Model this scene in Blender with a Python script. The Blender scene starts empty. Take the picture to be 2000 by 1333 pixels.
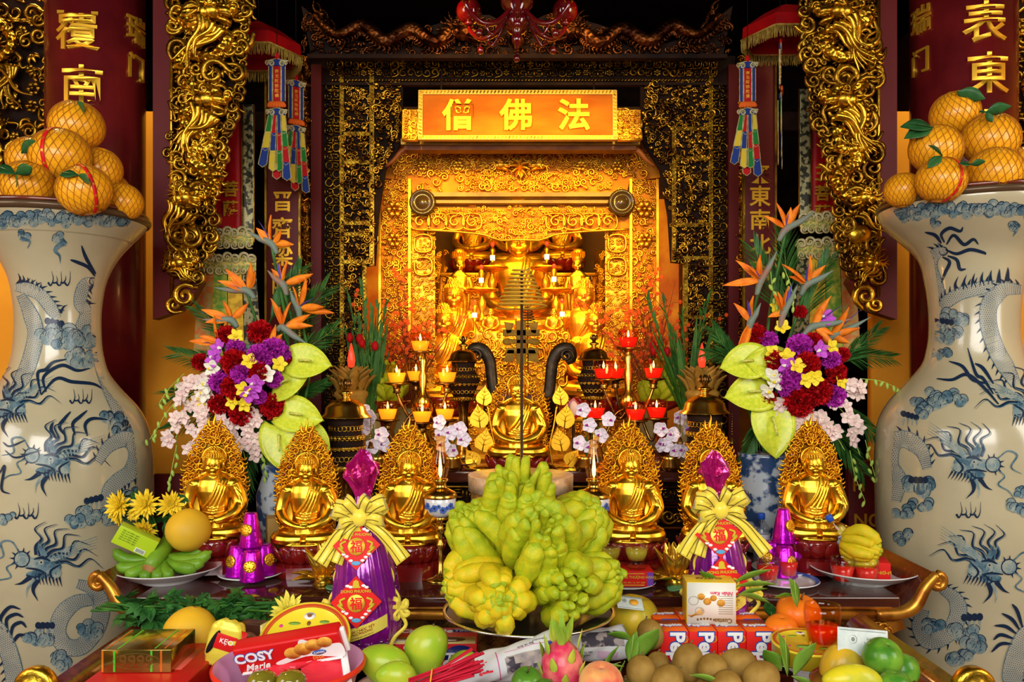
import bpy, bmesh, math, random
import numpy as np
from mathutils import Vector, Matrix, Euler
PI = math.pi
C = bpy.context.scene.collection
# ---------------------------------------------------------------- camera, light, exposure
F, HY, CZ = 1600.0, 720.0, 1.6          # focal length in pixels, eye level row, eye height in metres
sc = bpy.context.scene
cam = bpy.data.cameras.new('camera'); cam_o = bpy.data.objects.new('camera', cam); C.objects.link(cam_o)
cam_o.location = (0, 0, CZ); cam_o.rotation_euler = (PI/2, 0, 0)
cam.sensor_width = 36; cam.lens = 36*F/2000; cam.shift_y = (HY-666.5)/2000; cam.clip_start = .05; cam.clip_end = 60
sc.camera = cam_o
sc.view_settings.view_transform = 'Standard'; sc.view_settings.look = 'None'
sc.view_settings.gamma = 1; sc.view_settings.use_curve_mapping = False
sc.view_settings.exposure = 0.0
sc.cycles.use_denoising = True; sc.cycles.max_bounces = 6; sc.cycles.transparent_max_bounces = 12
sc.cycles.sample_clamp_indirect = 6
w = bpy.data.worlds.new('world'); sc.world = w; w.use_nodes = True
w.node_tree.nodes['Background'].inputs[0].default_value = (.75, .82, 1, 1)
w.node_tree.nodes['Background'].inputs[1].default_value = .05

def light(kind, loc, aim, col, power, size=.1, size_y=None, spot=60, blend=.6):
    l = bpy.data.lights.new(kind.lower()+'_lamp', kind); l.color = col; l.energy = power
    if kind == 'AREA':
        l.shape = 'RECTANGLE'; l.size = size; l.size_y = size_y or size
    else:
        l.shadow_soft_size = size
    if kind == 'SPOT': l.spot_size = math.radians(spot); l.spot_blend = blend
    o = bpy.data.objects.new(kind.lower()+'_light', l); C.objects.link(o); o.location = loc
    o.rotation_euler = (Vector(aim)-Vector(loc)).to_track_quat('-Z', 'Y').to_euler()
    return o
WARM, AMBER = (1, .72, .36), (1, .58, .07)
light('AREA', (-.5, -2.3, 2.9), (0, 3, 1.2), (1, .97, .93), 255, 3.4, 2.4)       # open temple doors behind the viewer
light('AREA', (-3.6, .2, 2.6), (0, 3.4, 1.1), (.93, .97, 1), 60, 1.4, 2.2)     # soft side light added for reflections, left
light('AREA', (3.6, .2, 2.6), (0, 3.4, 1.1), (1, .97, .92), 75, 1.4, 2.2)      # its added counterpart on the right
light('SPOT', (-1.05, 2.4, 3.5), (.02, 4.7, 3.0), AMBER, 170, .08, spot=34)     # ceiling spots on the name board
light('SPOT', (1.05, 2.4, 3.5), (.02, 4.7, 3.0), AMBER, 150, .08, spot=34)
light('SPOT', (-.7, 2.6, 3.3), (.05, 5.2, 2.2), AMBER, 420, .08, spot=40)      # ceiling spots on the shrine
light('SPOT', (.8, 2.6, 3.3), (.05, 5.2, 2.2), AMBER, 420, .08, spot=40)
light('AREA', (.05, 5.75, 3.0), (.05, 6.2, 1.6), AMBER, 38, 1.5, .5)          # lamp box in the shrine roof
light('AREA', (.05, 5.22, 2.5), (.05, 6.4, 1.7), AMBER, 13, 1.0, .1)         # strip lamp behind the shrine lintel

light('AREA', (-2.35, 4.15, 4.1), (-2.3, 4.46, 1.4), (1, .7, .3), 34, .7, .2)     # unseen pair of lights added to brighten the ochre cross walls
light('AREA', (2.45, 4.15, 4.1), (2.5, 4.46, 1.4), (1, .7, .3), 34, .7, .2)
# ---------------------------------------------------------------- helpers
def P(x, y, d): return np.array([(x-1000)*d/F, d, CZ-(y-HY)*d/F])
rng = np.random.default_rng(7); R = random.Random(11)

def new_mesh(name, V, faces, mi, sm, mats):
    me = bpy.data.meshes.new(name)
    V = np.asarray(V, np.float32); me.vertices.add(len(V)); me.vertices.foreach_set('co', V.ravel())
    tot = np.concatenate([np.full(len(f), f.shape[1], np.int32) for f in faces])
    idx = np.concatenate([f.ravel() for f in faces]).astype(np.int32)
    me.loops.add(len(idx)); me.loops.foreach_set('vertex_index', idx)
    me.polygons.add(len(tot)); me.polygons.foreach_set('loop_start', np.concatenate([[0], np.cumsum(tot)[:-1]]).astype(np.int32))
    me.polygons.foreach_set('material_index', np.concatenate([np.full(len(f), m, np.int32) for f, m in zip(faces, mi)]))
    me.polygons.foreach_set('use_smooth', np.concatenate([np.full(len(f), s, bool) for f, s in zip(faces, sm)]))
    me.update(calc_edges=True); me.validate()
    for m in mats: me.materials.append(m)
    return me

class MB:
    """Collects shapes and links them as one mesh object."""
    def __init__(s, k=1.0): s.V = []; s.F = []; s.m = []; s.s = []; s.n = 0; s.k = k
    def add(s, g, m=0, sm=True, at=(0, 0, 0), rot=None, sc=1.0):
        V, Fs = g; V = np.asarray(V, float)*sc
        if rot is not None:
            Rm = np.array(Euler(rot).to_matrix()) if not isinstance(rot, np.ndarray) else rot
            V = V @ Rm.T
        V = V+np.asarray(at, float)
        if isinstance(Fs, np.ndarray): Fs = [Fs]
        for f in Fs:
            f = np.asarray(f)
            if f.size: s.F.append(f+s.n); s.m.append(m); s.s.append(sm)
        s.V.append(V); s.n += len(V); return s
    def build(s, name, mats, parent=None, loc=None, rot=None, label=None):
        if not isinstance(mats, (list, tuple)): mats = [mats]
        me = new_mesh(name, np.concatenate(s.V)*s.k, s.F, s.m, s.s, mats)
        o = bpy.data.objects.new(name, me); C.objects.link(o)
        if parent is not None: o.parent = parent
        if loc is not None: o.location = loc
        if rot is not None: o.rotation_euler = rot
        if label: o['label'] = label
        return o

def tag(o, label=None, cat=None, group=None, kind=None):
    for k, v in (('label', label), ('category', cat), ('group', group), ('kind', kind)):
        if v: o[k] = v
    return o
def thing(name, label, cat, loc=(0, 0, 0), rot=(0, 0, 0), group=None, scale=1):
    o = bpy.data.objects.new(name, None); C.objects.link(o); o.empty_display_size = .05
    o.location = loc; o.rotation_euler = rot; o.scale = (scale,)*3
    return tag(o, label, cat, group)
def dup(root, loc=None, rot=None, label=None, scale=None, group=None):
    r = root.copy(); C.objects.link(r)
    def kids(a, b):
        for ch in list(a.children):
            c = ch.copy(); C.objects.link(c); c.parent = b; kids(ch, c)
    kids(root, r)
    if loc is not None: r.location = loc
    if rot is not None: r.rotation_euler = rot
    if scale is not None: r.scale = (scale,)*3 if not hasattr(scale, '__len__') else scale
    if label: r['label'] = label
    if group: r['group'] = group
    return r

def gridf(a, b, ca=False, cb=False):
    i = np.arange(a if ca else a-1); j = np.arange(b if cb else b-1)
    I, J = np.meshgrid(i, j, indexing='ij'); I2 = (I+1) % a; J2 = (J+1) % b
    return np.stack([I*b+J, I2*b+J, I2*b+J2, I*b+J2], -1).reshape(-1, 4)
def tube(path, r, n=7, up=(0, 1, 0), flat=1.0, cap=True):
    p = np.asarray(path, float); N = len(p); r = np.broadcast_to(np.asarray(r, float), (N,))
    T = np.gradient(p, axis=0); T /= np.linalg.norm(T, axis=1)[:, None]+1e-12
    U = np.asarray(up, float); U = np.broadcast_to(U, p.shape)
    A = U-(U*T).sum(1)[:, None]*T; A /= np.linalg.norm(A, axis=1)[:, None]+1e-9; B = np.cross(T, A)
    th = np.arange(n)*2*PI/n
    V = p[:, None]+r[:, None, None]*(np.cos(th)[None, :, None]*A[:, None]*flat+np.sin(th)[None, :, None]*B[:, None])
    V = V.reshape(-1, 3); Fs = [gridf(N, n, False, True)]
    if cap: Fs += [np.arange(n)[None], (np.arange(n)[::-1]+(N-1)*n)[None]]
    return V, Fs
def lathe(prof, n=28, cap=False, a0=0, a1=2*PI):
    p = np.asarray(prof, float); full = abs(a1-a0-2*PI) < 1e-6
    th = a0+np.arange(n)*(a1-a0)/(n if full else n-1)
    V = np.stack([p[:, None, 0]*np.cos(th), p[:, None, 0]*np.sin(th), np.broadcast_to(p[:, None, 1], (len(p), n))], -1).reshape(-1, 3)
    Fs = [gridf(len(p), n, False, full)[:, ::-1]]
    if cap: Fs += [np.arange(n)[None], (np.arange(n)[::-1]+(len(p)-1)*n)[None]]
    return V, Fs
def ell(rx, ry=None, rz=None, nu=14, nv=9):
    ry = rx if ry is None else ry; rz = rx if rz is None else rz
    ph = np.linspace(.02, PI-.02, nv)
    V, Fs = lathe(np.stack([np.sin(ph), np.cos(ph)], -1), nu, True)
    return V*np.array([rx, ry, rz]), Fs
_box = {}
def box(sx, sy, sz, b=0.0):
    if b <= 0:
        V = np.array([[x, y, z] for x in (-.5, .5) for y in (-.5, .5) for z in (-.5, .5)])*np.array([sx, sy, sz])
        return V, [np.array([[0, 1, 3, 2], [4, 6, 7, 5], [0, 4, 5, 1], [2, 3, 7, 6], [0, 2, 6, 4], [1, 5, 7, 3]])]
    bm = bmesh.new(); bmesh.ops.create_cube(bm, size=1); bmesh.ops.scale(bm, vec=(sx, sy, sz), verts=bm.verts)
    bmesh.ops.bevel(bm, geom=bm.edges[:], offset=b, segments=2, profile=.6, affect='EDGES')
    bm.verts.index_update(); V = np.array([v.co[:] for v in bm.verts])
    by = {}
    for f in bm.faces: by.setdefault(len(f.verts), []).append([v.index for v in f.verts])
    bm.free(); return V, [np.array(x) for x in by.values()]
def prism(out, d, y0=0.0):
    """Outline in x,z extruded along y from y0 to y0+d."""
    o = np.asarray(out, float); n = len(o)
    V = np.concatenate([np.stack([o[:, 0], np.full(n, y), o[:, 1]], -1) for y in (y0, y0+d)])
    i = np.arange(n); j = (i+1) % n
    return V, [i[None], (i[::-1]+n)[None], np.stack([j, i, i+n, j+n], -1)]
def cr(pts, n=8, closed=False):
    """Catmull-Rom through the points."""
    p = np.asarray(pts, float)
    q = np.concatenate([[p[-1]], p, p[:2]]) if closed else np.concatenate([[2*p[0]-p[1]], p, [2*p[-1]-p[-2]]])
    t = np.linspace(0, 1, n, endpoint=False)[:, None]; out = []
    for i in range(len(q)-3):
        a, b, c, d = q[i:i+4]
        out.append(.5*(2*b+(c-a)*t+(2*a-5*b+4*c-d)*t*t+(3*b-a-3*c+d)*t**3))
    if not closed: out.append(p[-1][None])
    return np.concatenate(out)
def band(path, wd, nrm, th=.0006):
    """Flat strip of width wd along path, lying square to nrm, with a little thickness."""
    p = np.asarray(path, float); N = len(p); T = np.gradient(p, axis=0); T /= np.linalg.norm(T, axis=1)[:, None]+1e-12
    nn = np.broadcast_to(np.asarray(nrm, float), p.shape); Bv = np.cross(T, nn); Bv /= np.linalg.norm(Bv, axis=1)[:, None]+1e-12
    nn = np.cross(Bv, T); wd = np.broadcast_to(np.asarray(wd, float), (N,))[:, None]/2
    V = np.stack([p-Bv*wd-nn*th/2, p+Bv*wd-nn*th/2, p+Bv*wd+nn*th/2, p-Bv*wd+nn*th/2], 1).reshape(-1, 3)
    return V, [gridf(N, 4, False, True), np.array([[0, 1, 2, 3], [4*N-1, 4*N-2, 4*N-3, 4*N-4]])]
def leaf(L, W, bend=.3, cup=.15, n=9, pw=1.0, tip=1.0, fold=0.0, th=.03):
    """Blade from the origin along +x, broad across y, bending towards -z; closed with a little thickness."""
    t = np.linspace(0, 1, n); wv = W*np.sin(PI*np.clip(t, .0, 1)**pw)**tip+W*.03
    s = np.array([-1, -.5, 0, .5, 1.]); x = L*t; z = -bend*L*t*t
    Vt = np.stack([np.broadcast_to(x[:, None], (n, 5)), wv[:, None]*s*.5, z[:, None]+cup*W*(s**2)[None]*np.sin(PI*t)[:, None]+fold*W*np.abs(s)[None]], -1)
    Vb = Vt.copy(); Vb[..., 2] -= th*W
    V = np.concatenate([Vt[..., :, :], Vb[:, ::-1, :]], 1).reshape(-1, 3)
    return V, [gridf(n, 10, False, True)]
def rotm(*e): return np.array(Euler(e).to_matrix())
def aim(d, roll=0.0):
    """Rotation that carries +x to direction d, +z kept as upright as can be, then rolled."""
    x = np.asarray(d, float); x = x/np.linalg.norm(x); u = np.array([0, 0, 1.]) if abs(x[2]) < .95 else np.array([0, -1., 0])
    y = np.cross(u, x); y /= np.linalg.norm(y); z = np.cross(x, y)
    c, s = math.cos(roll), math.sin(roll); return np.stack([x, c*y+s*z, -s*y+c*z], 1)
def aimz(d):
    z = np.asarray(d, float); z = z/np.linalg.norm(z); u = np.array([0, 1., 0]) if abs(z[1]) < .9 else np.array([1., 0, 0])
    x = np.cross(u, z); x /= np.linalg.norm(x); return np.stack([x, np.cross(z, x), z], 1)
def remesh(g, voxel, smooth=2, fac=.5):
    """Fuses overlapping shapes into one continuous skin."""
    mb = MB().add(g) if not isinstance(g, MB) else g
    me = new_mesh('tmp', np.concatenate(mb.V), mb.F, mb.m, mb.s, []); o = bpy.data.objects.new('tmp', me); C.objects.link(o)
    m = o.modifiers.new('r', 'REMESH'); m.mode = 'VOXEL'; m.voxel_size = voxel
    if smooth: m2 = o.modifiers.new('s', 'SMOOTH'); m2.iterations = smooth; m2.factor = fac
    dg = bpy.context.evaluated_depsgraph_get(); e = o.evaluated_get(dg).to_mesh()
    V = np.empty(len(e.vertices)*3, np.float32); e.vertices.foreach_get('co', V)
    fs = {}
    for p in e.polygons: fs.setdefault(len(p.vertices), []).append(tuple(p.vertices))
    bpy.data.objects.remove(o); bpy.data.meshes.remove(me)
    return V.reshape(-1, 3).astype(float), [np.array(x) for x in fs.values()]
_tx = {}
def text(s, size=1.0, bold=0.0, depth=.02, shear=0.0, width=1.0):
    """Lettering centred on the origin in the x,z plane, facing -y."""
    key = (s, bold, round(depth/size, 3), shear)
    if key not in _tx:
        cu = bpy.data.curves.new('t', 'FONT'); cu.body = s; cu.size = 1; cu.offset = bold; cu.extrude = depth/size; cu.shear = shear; cu.resolution_u = 3
        cu.align_x = 'CENTER'; o = bpy.data.objects.new('t', cu); C.objects.link(o)
        dg = bpy.context.evaluated_depsgraph_get(); e = o.evaluated_get(dg).to_mesh()
        V = np.empty(len(e.vertices)*3, np.float32); e.vertices.foreach_get('co', V); V = V.reshape(-1, 3).astype(float)
        fs = {}
        for p in e.polygons: fs.setdefault(len(p.vertices), []).append(tuple(p.vertices))
        bpy.data.objects.remove(o); bpy.data.curves.remove(cu)
        if len(V):
            c = (V.max(0)+V.min(0))/2; V = V-c
        V = np.stack([V[:, 0], -V[:, 2], V[:, 1]], -1)
        _tx[key] = (V, [np.array(x) for x in fs.values()])
    V, fs = _tx[key]; return V*size*np.array([width, 1, 1]), fs
def basis(o, x, z):
    """Rotation matrix whose columns are right x, away (into the surface) and up z; for text and labels on faces."""
    x = np.asarray(x, float); x = x/np.linalg.norm(x); z = np.asarray(z, float); z = z-x*(x@z); z /= np.linalg.norm(z)
    return np.stack([x, np.cross(z, x), z], 1)

# ---------------------------------------------------------------- materials
def M(name, col, rough=.5, metal=0.0, col2=None, ns=6.0, nd=4, lo=.4, hi=.6, bump=0.0, bs=60.0, bt='noise', spec=None,
      trans=0.0, coat=0.0, emit=None, es=0.0, ior=None, alpha=None, sub=0.0, axis=None, sheen=0.0, dist=.002):
    m = bpy.data.materials.new(name); m.use_nodes = True; nt = m.node_tree; N = nt.nodes; L = nt.links; b = N['Principled BSDF']
    I = b.inputs; c4 = lambda c: (*c, 1)
    I['Base Color'].default_value = c4(col); I['Roughness'].default_value = rough; I['Metallic'].default_value = metal
    if spec is None and metal < .5 and rough >= .25: spec = .22
    if spec is not None: I['Specular IOR Level'].default_value = spec
    if trans: I['Transmission Weight'].default_value = trans
    if coat: I['Coat Weight'].default_value = coat*(.45 if rough >= .25 else 1); I['Coat Roughness'].default_value = .08
    if emit: I['Emission Color'].default_value = c4(emit); I['Emission Strength'].default_value = es
    if ior: I['IOR'].default_value = ior
    if alpha is not None: I['Alpha'].default_value = alpha
    if sub: I['Subsurface Weight'].default_value = sub; I['Subsurface Radius'].default_value = (.02, .01, .005)
    if sheen: I['Sheen Weight'].default_value = sheen
    tc = N.new('ShaderNodeTexCoord')
    if col2:
        n = N.new('ShaderNodeTexNoise'); n.inputs['Scale'].default_value = ns; n.inputs['Detail'].default_value = nd
        if axis:
            mp = N.new('ShaderNodeMapping'); mp.inputs['Scale'].default_value = axis; L.new(tc.outputs['Object'], mp.inputs[0]); L.new(mp.outputs[0], n.inputs['Vector'])
        else: L.new(tc.outputs['Object'], n.inputs['Vector'])
        r = N.new('ShaderNodeValToRGB'); r.color_ramp.elements[0].position = lo; r.color_ramp.elements[1].position = hi
        r.color_ramp.elements[0].color = c4(col); r.color_ramp.elements[1].color = c4(col2)
        L.new(n.outputs['Fac'], r.inputs[0]); L.new(r.outputs[0], I['Base Color'])
    if bump:
        if bt == 'voronoi': t = N.new('ShaderNodeTexVoronoi'); out = t.outputs['Distance']
        elif bt == 'wave': t = N.new('ShaderNodeTexWave'); out = t.outputs['Fac']; t.inputs['Distortion'].default_value = 3
        else: t = N.new('ShaderNodeTexNoise'); out = t.outputs['Fac']; t.inputs['Detail'].default_value = 3
        t.inputs['Scale'].default_value = bs; L.new(tc.outputs['Object'], t.inputs['Vector'])
        bp = N.new('ShaderNodeBump'); bp.inputs['Strength'].default_value = bump; bp.inputs['Distance'].default_value = dist
        L.new(out, bp.inputs['Height']); L.new(bp.outputs[0], I['Normal'])
    return m
def thin_glass(name, tint, ior=1.45):
    """Clear wall that tints what is seen through it and glints at grazing angles."""
    m = bpy.data.materials.new(name); m.use_nodes = True; nt = m.node_tree; N = nt.nodes; N.remove(N['Principled BSDF']); tr = N.new('ShaderNodeBsdfTransparent'); gl = N.new('ShaderNodeBsdfGlossy'); fr = N.new('ShaderNodeLayerWeight'); pw = N.new('ShaderNodeMath'); pw.operation = 'POWER'; pw.inputs[1].default_value = 3.0; ml = N.new('ShaderNodeMath'); ml.operation = 'MULTIPLY_ADD'; ml.inputs[1].default_value = .4; ml.inputs[2].default_value = .035; mx = N.new('ShaderNodeMixShader')
    tr.inputs[0].default_value = (*tint, 1); gl.inputs['Roughness'].default_value = .03; nt.links.new(fr.outputs['Facing'], pw.inputs[0]); nt.links.new(pw.outputs[0], ml.inputs[0]); nt.links.new(ml.outputs[0], mx.inputs[0]); nt.links.new(tr.outputs[0], mx.inputs[1]); nt.links.new(gl.outputs[0], mx.inputs[2]); nt.links.new(mx.outputs[0], N['Material Output'].inputs[0]); return m
gold = M('polished_gold', (.92, .56, .04), .29, 1.0, (.82, .45, .025), 14, bump=.06, bs=30)
gold_leaf = M('gilded_carving', (.8, .5, .04), .3, 1.0, (.34, .17, .012), 9, 5, .42, .66, bump=.3, bs=90, dist=.004)
gold_dark = M('aged_gilding', (.46, .26, .02), .32, 1.0, (.1, .042, .006), 8, 5, .4, .65, bump=.4, bs=60, dist=.004)
gold_flame = M('gilded_flame', (.72, .34, .012), .34, 1.0, (.5, .19, .008), 30)
gold_bright = M('bright_gilding', (.9, .5, .04), .35, .85, (.72, .3, .02), 12)
scale_gold = M('gilded_scales', (.72, .44, .035), .28, 1.0, (.36, .18, .01), 7, bump=1.0, bs=48, bt='voronoi', dist=.012)
brass = M('brass', (.72, .46, .08), .22, 1.0, (.5, .28, .04), 20)
brass_dark = M('dark_brass', (.34, .2, .05), .3, 1.0, (.12, .06, .02), 25)
bronze = M('dark_bronze', (.07, .045, .02), .45, .6, (.03, .02, .01), 30, bump=.3, bs=80)
lacquer = M('red_lacquer', (.075, .004, .006), .25, 0, (.13, .008, .008), 3, coat=.25)
lacquer_d = M('dull_red_board', (.085, .004, .005), .5, 0, (.09, .006, .006), 3, spec=.2)
lacquer_b = M('brown_lacquer', (.09, .014, .006), .2, 0, (.16, .03, .01), 5, axis=(1, 8, 8), coat=.6)
lacquer_r = M('bright_red_lacquer', (.2, .008, .006), .18, 0, (.13, .005, .005), 15, coat=.6)
darkwood = M('blackened_wood', (.008, .003, .002), .75, 0, (.02, .007, .003), 6, spec=.15)
wall_m = M('ochre_plaster', (.88, .4, .03), .8, 0, (.8, .33, .02), 2.5, bump=.05, bs=40)
amber_m = M('amber_lacquer', (.75, .3, .02), .4, .2, (.55, .13, .01), 5)
orange_m = M('orange_lacquer', (.6, .22, .008), .6, 0, (.5, .15, .006), 6, spec=.15)
floor_m = M('floor_tile', (.2, .06, .03), .35, 0, (.16, .05, .03), 3)
ceil_m = M('dark_ceiling_wood', (.02, .011, .007), .6, 0, (.035, .018, .01), 4)
char_gold = M('gold_lettering', (.85, .47, .03), .35, .7)
red_silk = M('red_silk', (.36, .004, .006), .45, 0, (.24, .002, .004), 6, spec=.15)
brocade = M('green_gold_brocade', (.3, .26, .12), .4, .3, (.025, .025, .015), 38, 2, .46, .54)
lace = M('pale_lace', (.55, .5, .28), .6, 0, (.35, .3, .1), 40)
fringe_m = M('ochre_fringe', (.42, .3, .05), .7, 0, (.25, .17, .03), 60)
def flat(name, c, rough=.6, **k): return M(name, c, rough, spec=.12, **k)
blue_c = flat('blue_satin', (.012, .035, .2)); yel_c = flat('yellow_satin', (.6, .45, .03)); grn_c = flat('green_satin', (.012, .18, .025))
red_c = flat('red_satin', (.42, .006, .008)); white_c = flat('white_paper', (.82, .82, .8)); black_c = flat('black_ink', (.008, .007, .007))
orange_c = flat('orange_satin', (.7, .12, .012))
# ---------------------------------------------------------------- setting
def struct(name, mb, m): return tag(mb.build(name, m), kind='structure')
struct('floor', MB().add(box(9, 13, .1), at=(0, 3.5, -.05)), floor_m)
struct('ceiling', MB().add(box(9, 13, .1), at=(0, 3.5, 5.05)), ceil_m)
struct('wall_back', MB().add(box(9, .1, 5), at=(0, 9.05, 2.5)), darkwood)
struct('wall_left', MB().add(box(.1, 10.5, 5), at=(-4.05, 4.0, 2.5)), wall_m)
struct('wall_right', MB().add(box(.1, 10.5, 5), at=(4.05, 4.0, 2.5)), wall_m)
# ochre cross walls behind the two big pillars
struct('wall_cross_left', MB().add(box(2.32, .08, 3.0), at=(-2.81, 4.5, 1.5)), wall_m)
struct('wall_cross_right', MB().add(box(2.0, .08, 3.0), at=(2.97, 4.5, 1.5)), wall_m)
struct('trim_1', MB().add(box(3.2, .18, .2, .01), at=(-2.5, 4.42, 4.1)), darkwood)
struct('trim_2', MB().add(box(3.2, .18, .2, .01), at=(2.5, 4.42, 4.1)), darkwood)
struct('trim_3', MB().add(box(6.4, .18, .16, .01), at=(0, 6.9, 3.66)), darkwood)
# pillars with gilded characters
def cyl(r, z0, z1, n=48): return lathe([(0, z0), (r, z0), (r, z1), (0, z1)], n)
def on_pillar(mb, ch, cx, d, r, px, py, size, m=0, bold=.012):
    V, fs = text(ch, size, bold, .006)
    ang = math.asin(max(-.98, min(.98, ((px-1000)*d/F-cx)/r)))
    for _ in range(3):
        y = d-r*math.cos(ang); ang = math.asin(max(-.98, min(.98, ((px-1000)*y/F-cx)/r)))
    y = d-r*math.cos(ang); z = CZ-(py-HY)*y/F
    a = ang+V[:, 0]/r; rr = r+.004-V[:, 1]
    mb.add((np.stack([cx+rr*np.sin(a), d-rr*np.cos(a), z+V[:, 2]], -1), fs), m)
def pillar(n, cx, d, r, chars, lab):
    t = tag(thing('pillar', lab, None, (cx, d, 0)), kind='structure')
    MB().add(cyl(r, 0, 5), sm=True).build('shaft', lacquer, t)
    mb = MB()
    for c in chars: on_pillar(mb, c[0], cx, d, r, *c[1:])
    mb.build('gilded_characters', char_gold, t, loc=(-cx, -d, 0))
    return t
pillar(1, -2.03, 4.0, .222, [('覆', 150, 58, .2), ('南', 160, 165, .19), ('瑞', 254, 60, .14), ('门', 254, 132, .13)], 'dark red lacquered pillar with gilded characters behind the left vase')
pillar(2, 2.2, 4.0, .235, [('表', 1925, 42, .2), ('東', 1931, 142, .2), ('瑞', 1815, 40, .14), ('门', 1815, 120, .13), ('山', 1925, 250, .18)], 'dark red lacquered pillar with gilded characters behind the right vase')
# carved stamp library, each about one unit across in x,z
def spiral(turns=1.5, r0=1., r1=.12, n=22, tail=.5, t0=.3, t1=.15, k=6, a0=0.):
    a = np.linspace(0, turns*2*PI, n); r = r0*(1-np.linspace(0, 1, n))+r1*np.linspace(0, 1, n)
    p = np.stack([r*np.cos(a+a0), np.zeros(n), r*np.sin(a+a0)], -1)
    if tail:
        d = np.array([-math.sin(a0), 0, math.cos(a0)]); q = p[0]-d*tail*np.array([1, .66, .33])[:, None]+np.array([math.cos(a0), 0, math.sin(a0)])*(tail*.35*np.array([1, .4, .1])[:, None])
        p = np.concatenate([q, p])
    N = len(p); return tube(p*.5, np.interp(np.arange(N), [0, N*.3, N-1], [t0*.25, t0*.5, t1*.5]), k)
def cat(*gs):
    V = []; Fs = []; n = 0
    for g in gs:
        V.append(g[0]); Fs += [np.asarray(f)+n for f in (g[1] if isinstance(g[1], list) else [g[1]])]; n += len(g[0])
    return np.concatenate(V), Fs
def tf(g, at=(0, 0, 0), rot=None, sc=1.0):
    V = g[0]*sc
    if rot is not None: V = V @ (rotm(*rot) if not isinstance(rot, np.ndarray) else rot).T
    return V+np.asarray(at), g[1]
def petal3():
    out = []
    for a, L in ((-.7, .8), (0, 1.0), (.7, .8)):
        t = np.linspace(0, 1, 7); p = np.stack([np.sin(a)*t*L*.6+.12*np.sin(a)*np.sin(PI*t), -.05*np.sin(PI*t), t*L*.55-.25], -1)
        out.append(tube(p, np.array([.03, .1, .14, .13, .1, .06, .02]), 5, flat=.6))
    return cat(*out)
def rosette(n=6):
    g = [tf(ell(.13, .09, .1, 8, 5), (0, -.08, 0))]
    for i in range(n):
        a = 2*PI*i/n; g.append(tf(ell(.17, .07, .13, 8, 5), (.27*math.cos(a), 0, .27*math.sin(a)), (0, -a, 0)))
    return cat(*g)
def fretkey():
    p = np.array([[-.5, 0, -.5], [-.5, 0, .5], [.5, 0, .5], [.5, 0, -.25], [-.2, 0, -.25], [-.2, 0, .2], [.2, 0, .2]])*.9
    g = []
    for a, b in zip(p[:-1], p[1:]):
        c = (a+b)/2; s = np.abs(b-a)+.1; g.append(tf(box(s[0], .14, s[2]), c))
    return cat(*g)
def ellring(): return tube(np.stack([.42*np.cos(np.linspace(0, 2*PI, 15)), np.zeros(15), .42*np.sin(np.linspace(0, 2*PI, 15))], -1), .08, 5, cap=False)
def cloudlet(): return cat(tf(spiral(1.3, .8, .15, 16, .2), (-.2, 0, 0), sc=.7), tf(spiral(1.3, .8, .15, 16, .2), (.25, 0, .05), (0, 0, PI), .6), tf(ell(.25, .08, .12, 8, 5), (0, 0, -.25)))
def scurve():
    t = np.linspace(0, 1, 14); return tube(np.stack([.3*np.sin(2*PI*t), -.06*np.sin(PI*t), t-.5], -1), .1*np.sin(PI*t)**.5+.015, 5)
ST = {'spi': spiral(), 'spb': spiral(1.1, 1., .3, 16, .8), 'pet': petal3(), 'ros': rosette(), 'fre': fretkey(), 'clo': cloudlet(), 'scu': scurve(), 'bal': ell(.3, .15, .3, 9, 6), 'rin': ellring()}
def stamp(mb, kind, x, y, z, s, a=0.0, flip=False, m=0, ys=1.0):
    V, fs = ST[kind]; V = V*np.array([-s if flip else s, s*ys, s]); c, q = math.cos(a), math.sin(a)
    V = np.stack([V[:, 0]*c-V[:, 2]*q+x, V[:, 1]+y, V[:, 0]*q+V[:, 2]*c+z], -1)
    mb.add((V, fs if not flip else [f[:, ::-1] for f in fs]), m)
def fill(mb, x0, x1, z0, z1, step, kinds, seed, size=(.9, 1.5), y=0.0, m=0, mask=None, relief=.5, aligned=False, skip=0.0):
    r = random.Random(seed); nx = max(1, int(round((x1-x0)/step))); nz = max(1, int(round((z1-z0)/step)))
    for i in range(nx):
        for j in range(nz):
            jt = 0 if aligned else .38
            x = x0+(i+.5+r.uniform(-jt, jt))*(x1-x0)/nx; z = z0+(j+.5+r.uniform(-jt, jt))*(z1-z0)/nz
            if (mask and not mask(x, z)) or r.random() < skip: continue
            k = r.choice(kinds); a = (r.choice((0, PI/2, PI, -PI/2)) if aligned or k == 'fre' else r.uniform(0, 2*PI))
            stamp(mb, k, x, y-r.uniform(0, relief)*step, z, step*r.uniform(*size), a, r.random() < .5, m)
def wavy(p0, ang, L, amp, n=18, cyc=1.3, ph=0.0, curl=0.0):
    """Flowing strand in the x,z plane starting at p0 and heading along ang."""
    t = np.linspace(0, 1, n); a = ang+curl*t*t+amp*np.sin(2*PI*cyc*t+ph)
    d = np.stack([np.cos(a), np.zeros(n), np.sin(a)], -1)*L/n
    return np.asarray(p0)+np.cumsum(d, 0)-d[0]
def beard(mb, x, y, z, n, ang, spread, L, w, seed, m=0, dep=6):
    r = random.Random(seed)
    for i in range(n):
        u = (i/(n-1)-.5) if n > 1 else 0
        p = wavy((x+u*w*math.sin(ang), y-r.uniform(0, dep), z-u*w*math.cos(ang)), ang+u*spread, L*r.uniform(.7, 1.1), r.uniform(.35, .6), 18, 1.2, r.uniform(-.4, .4)+1, r.uniform(-.5, .5))
        mb.add(tube(p, L*.05*np.linspace(1, .15, 18)**.7, 6, flat=.8), m)
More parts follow.
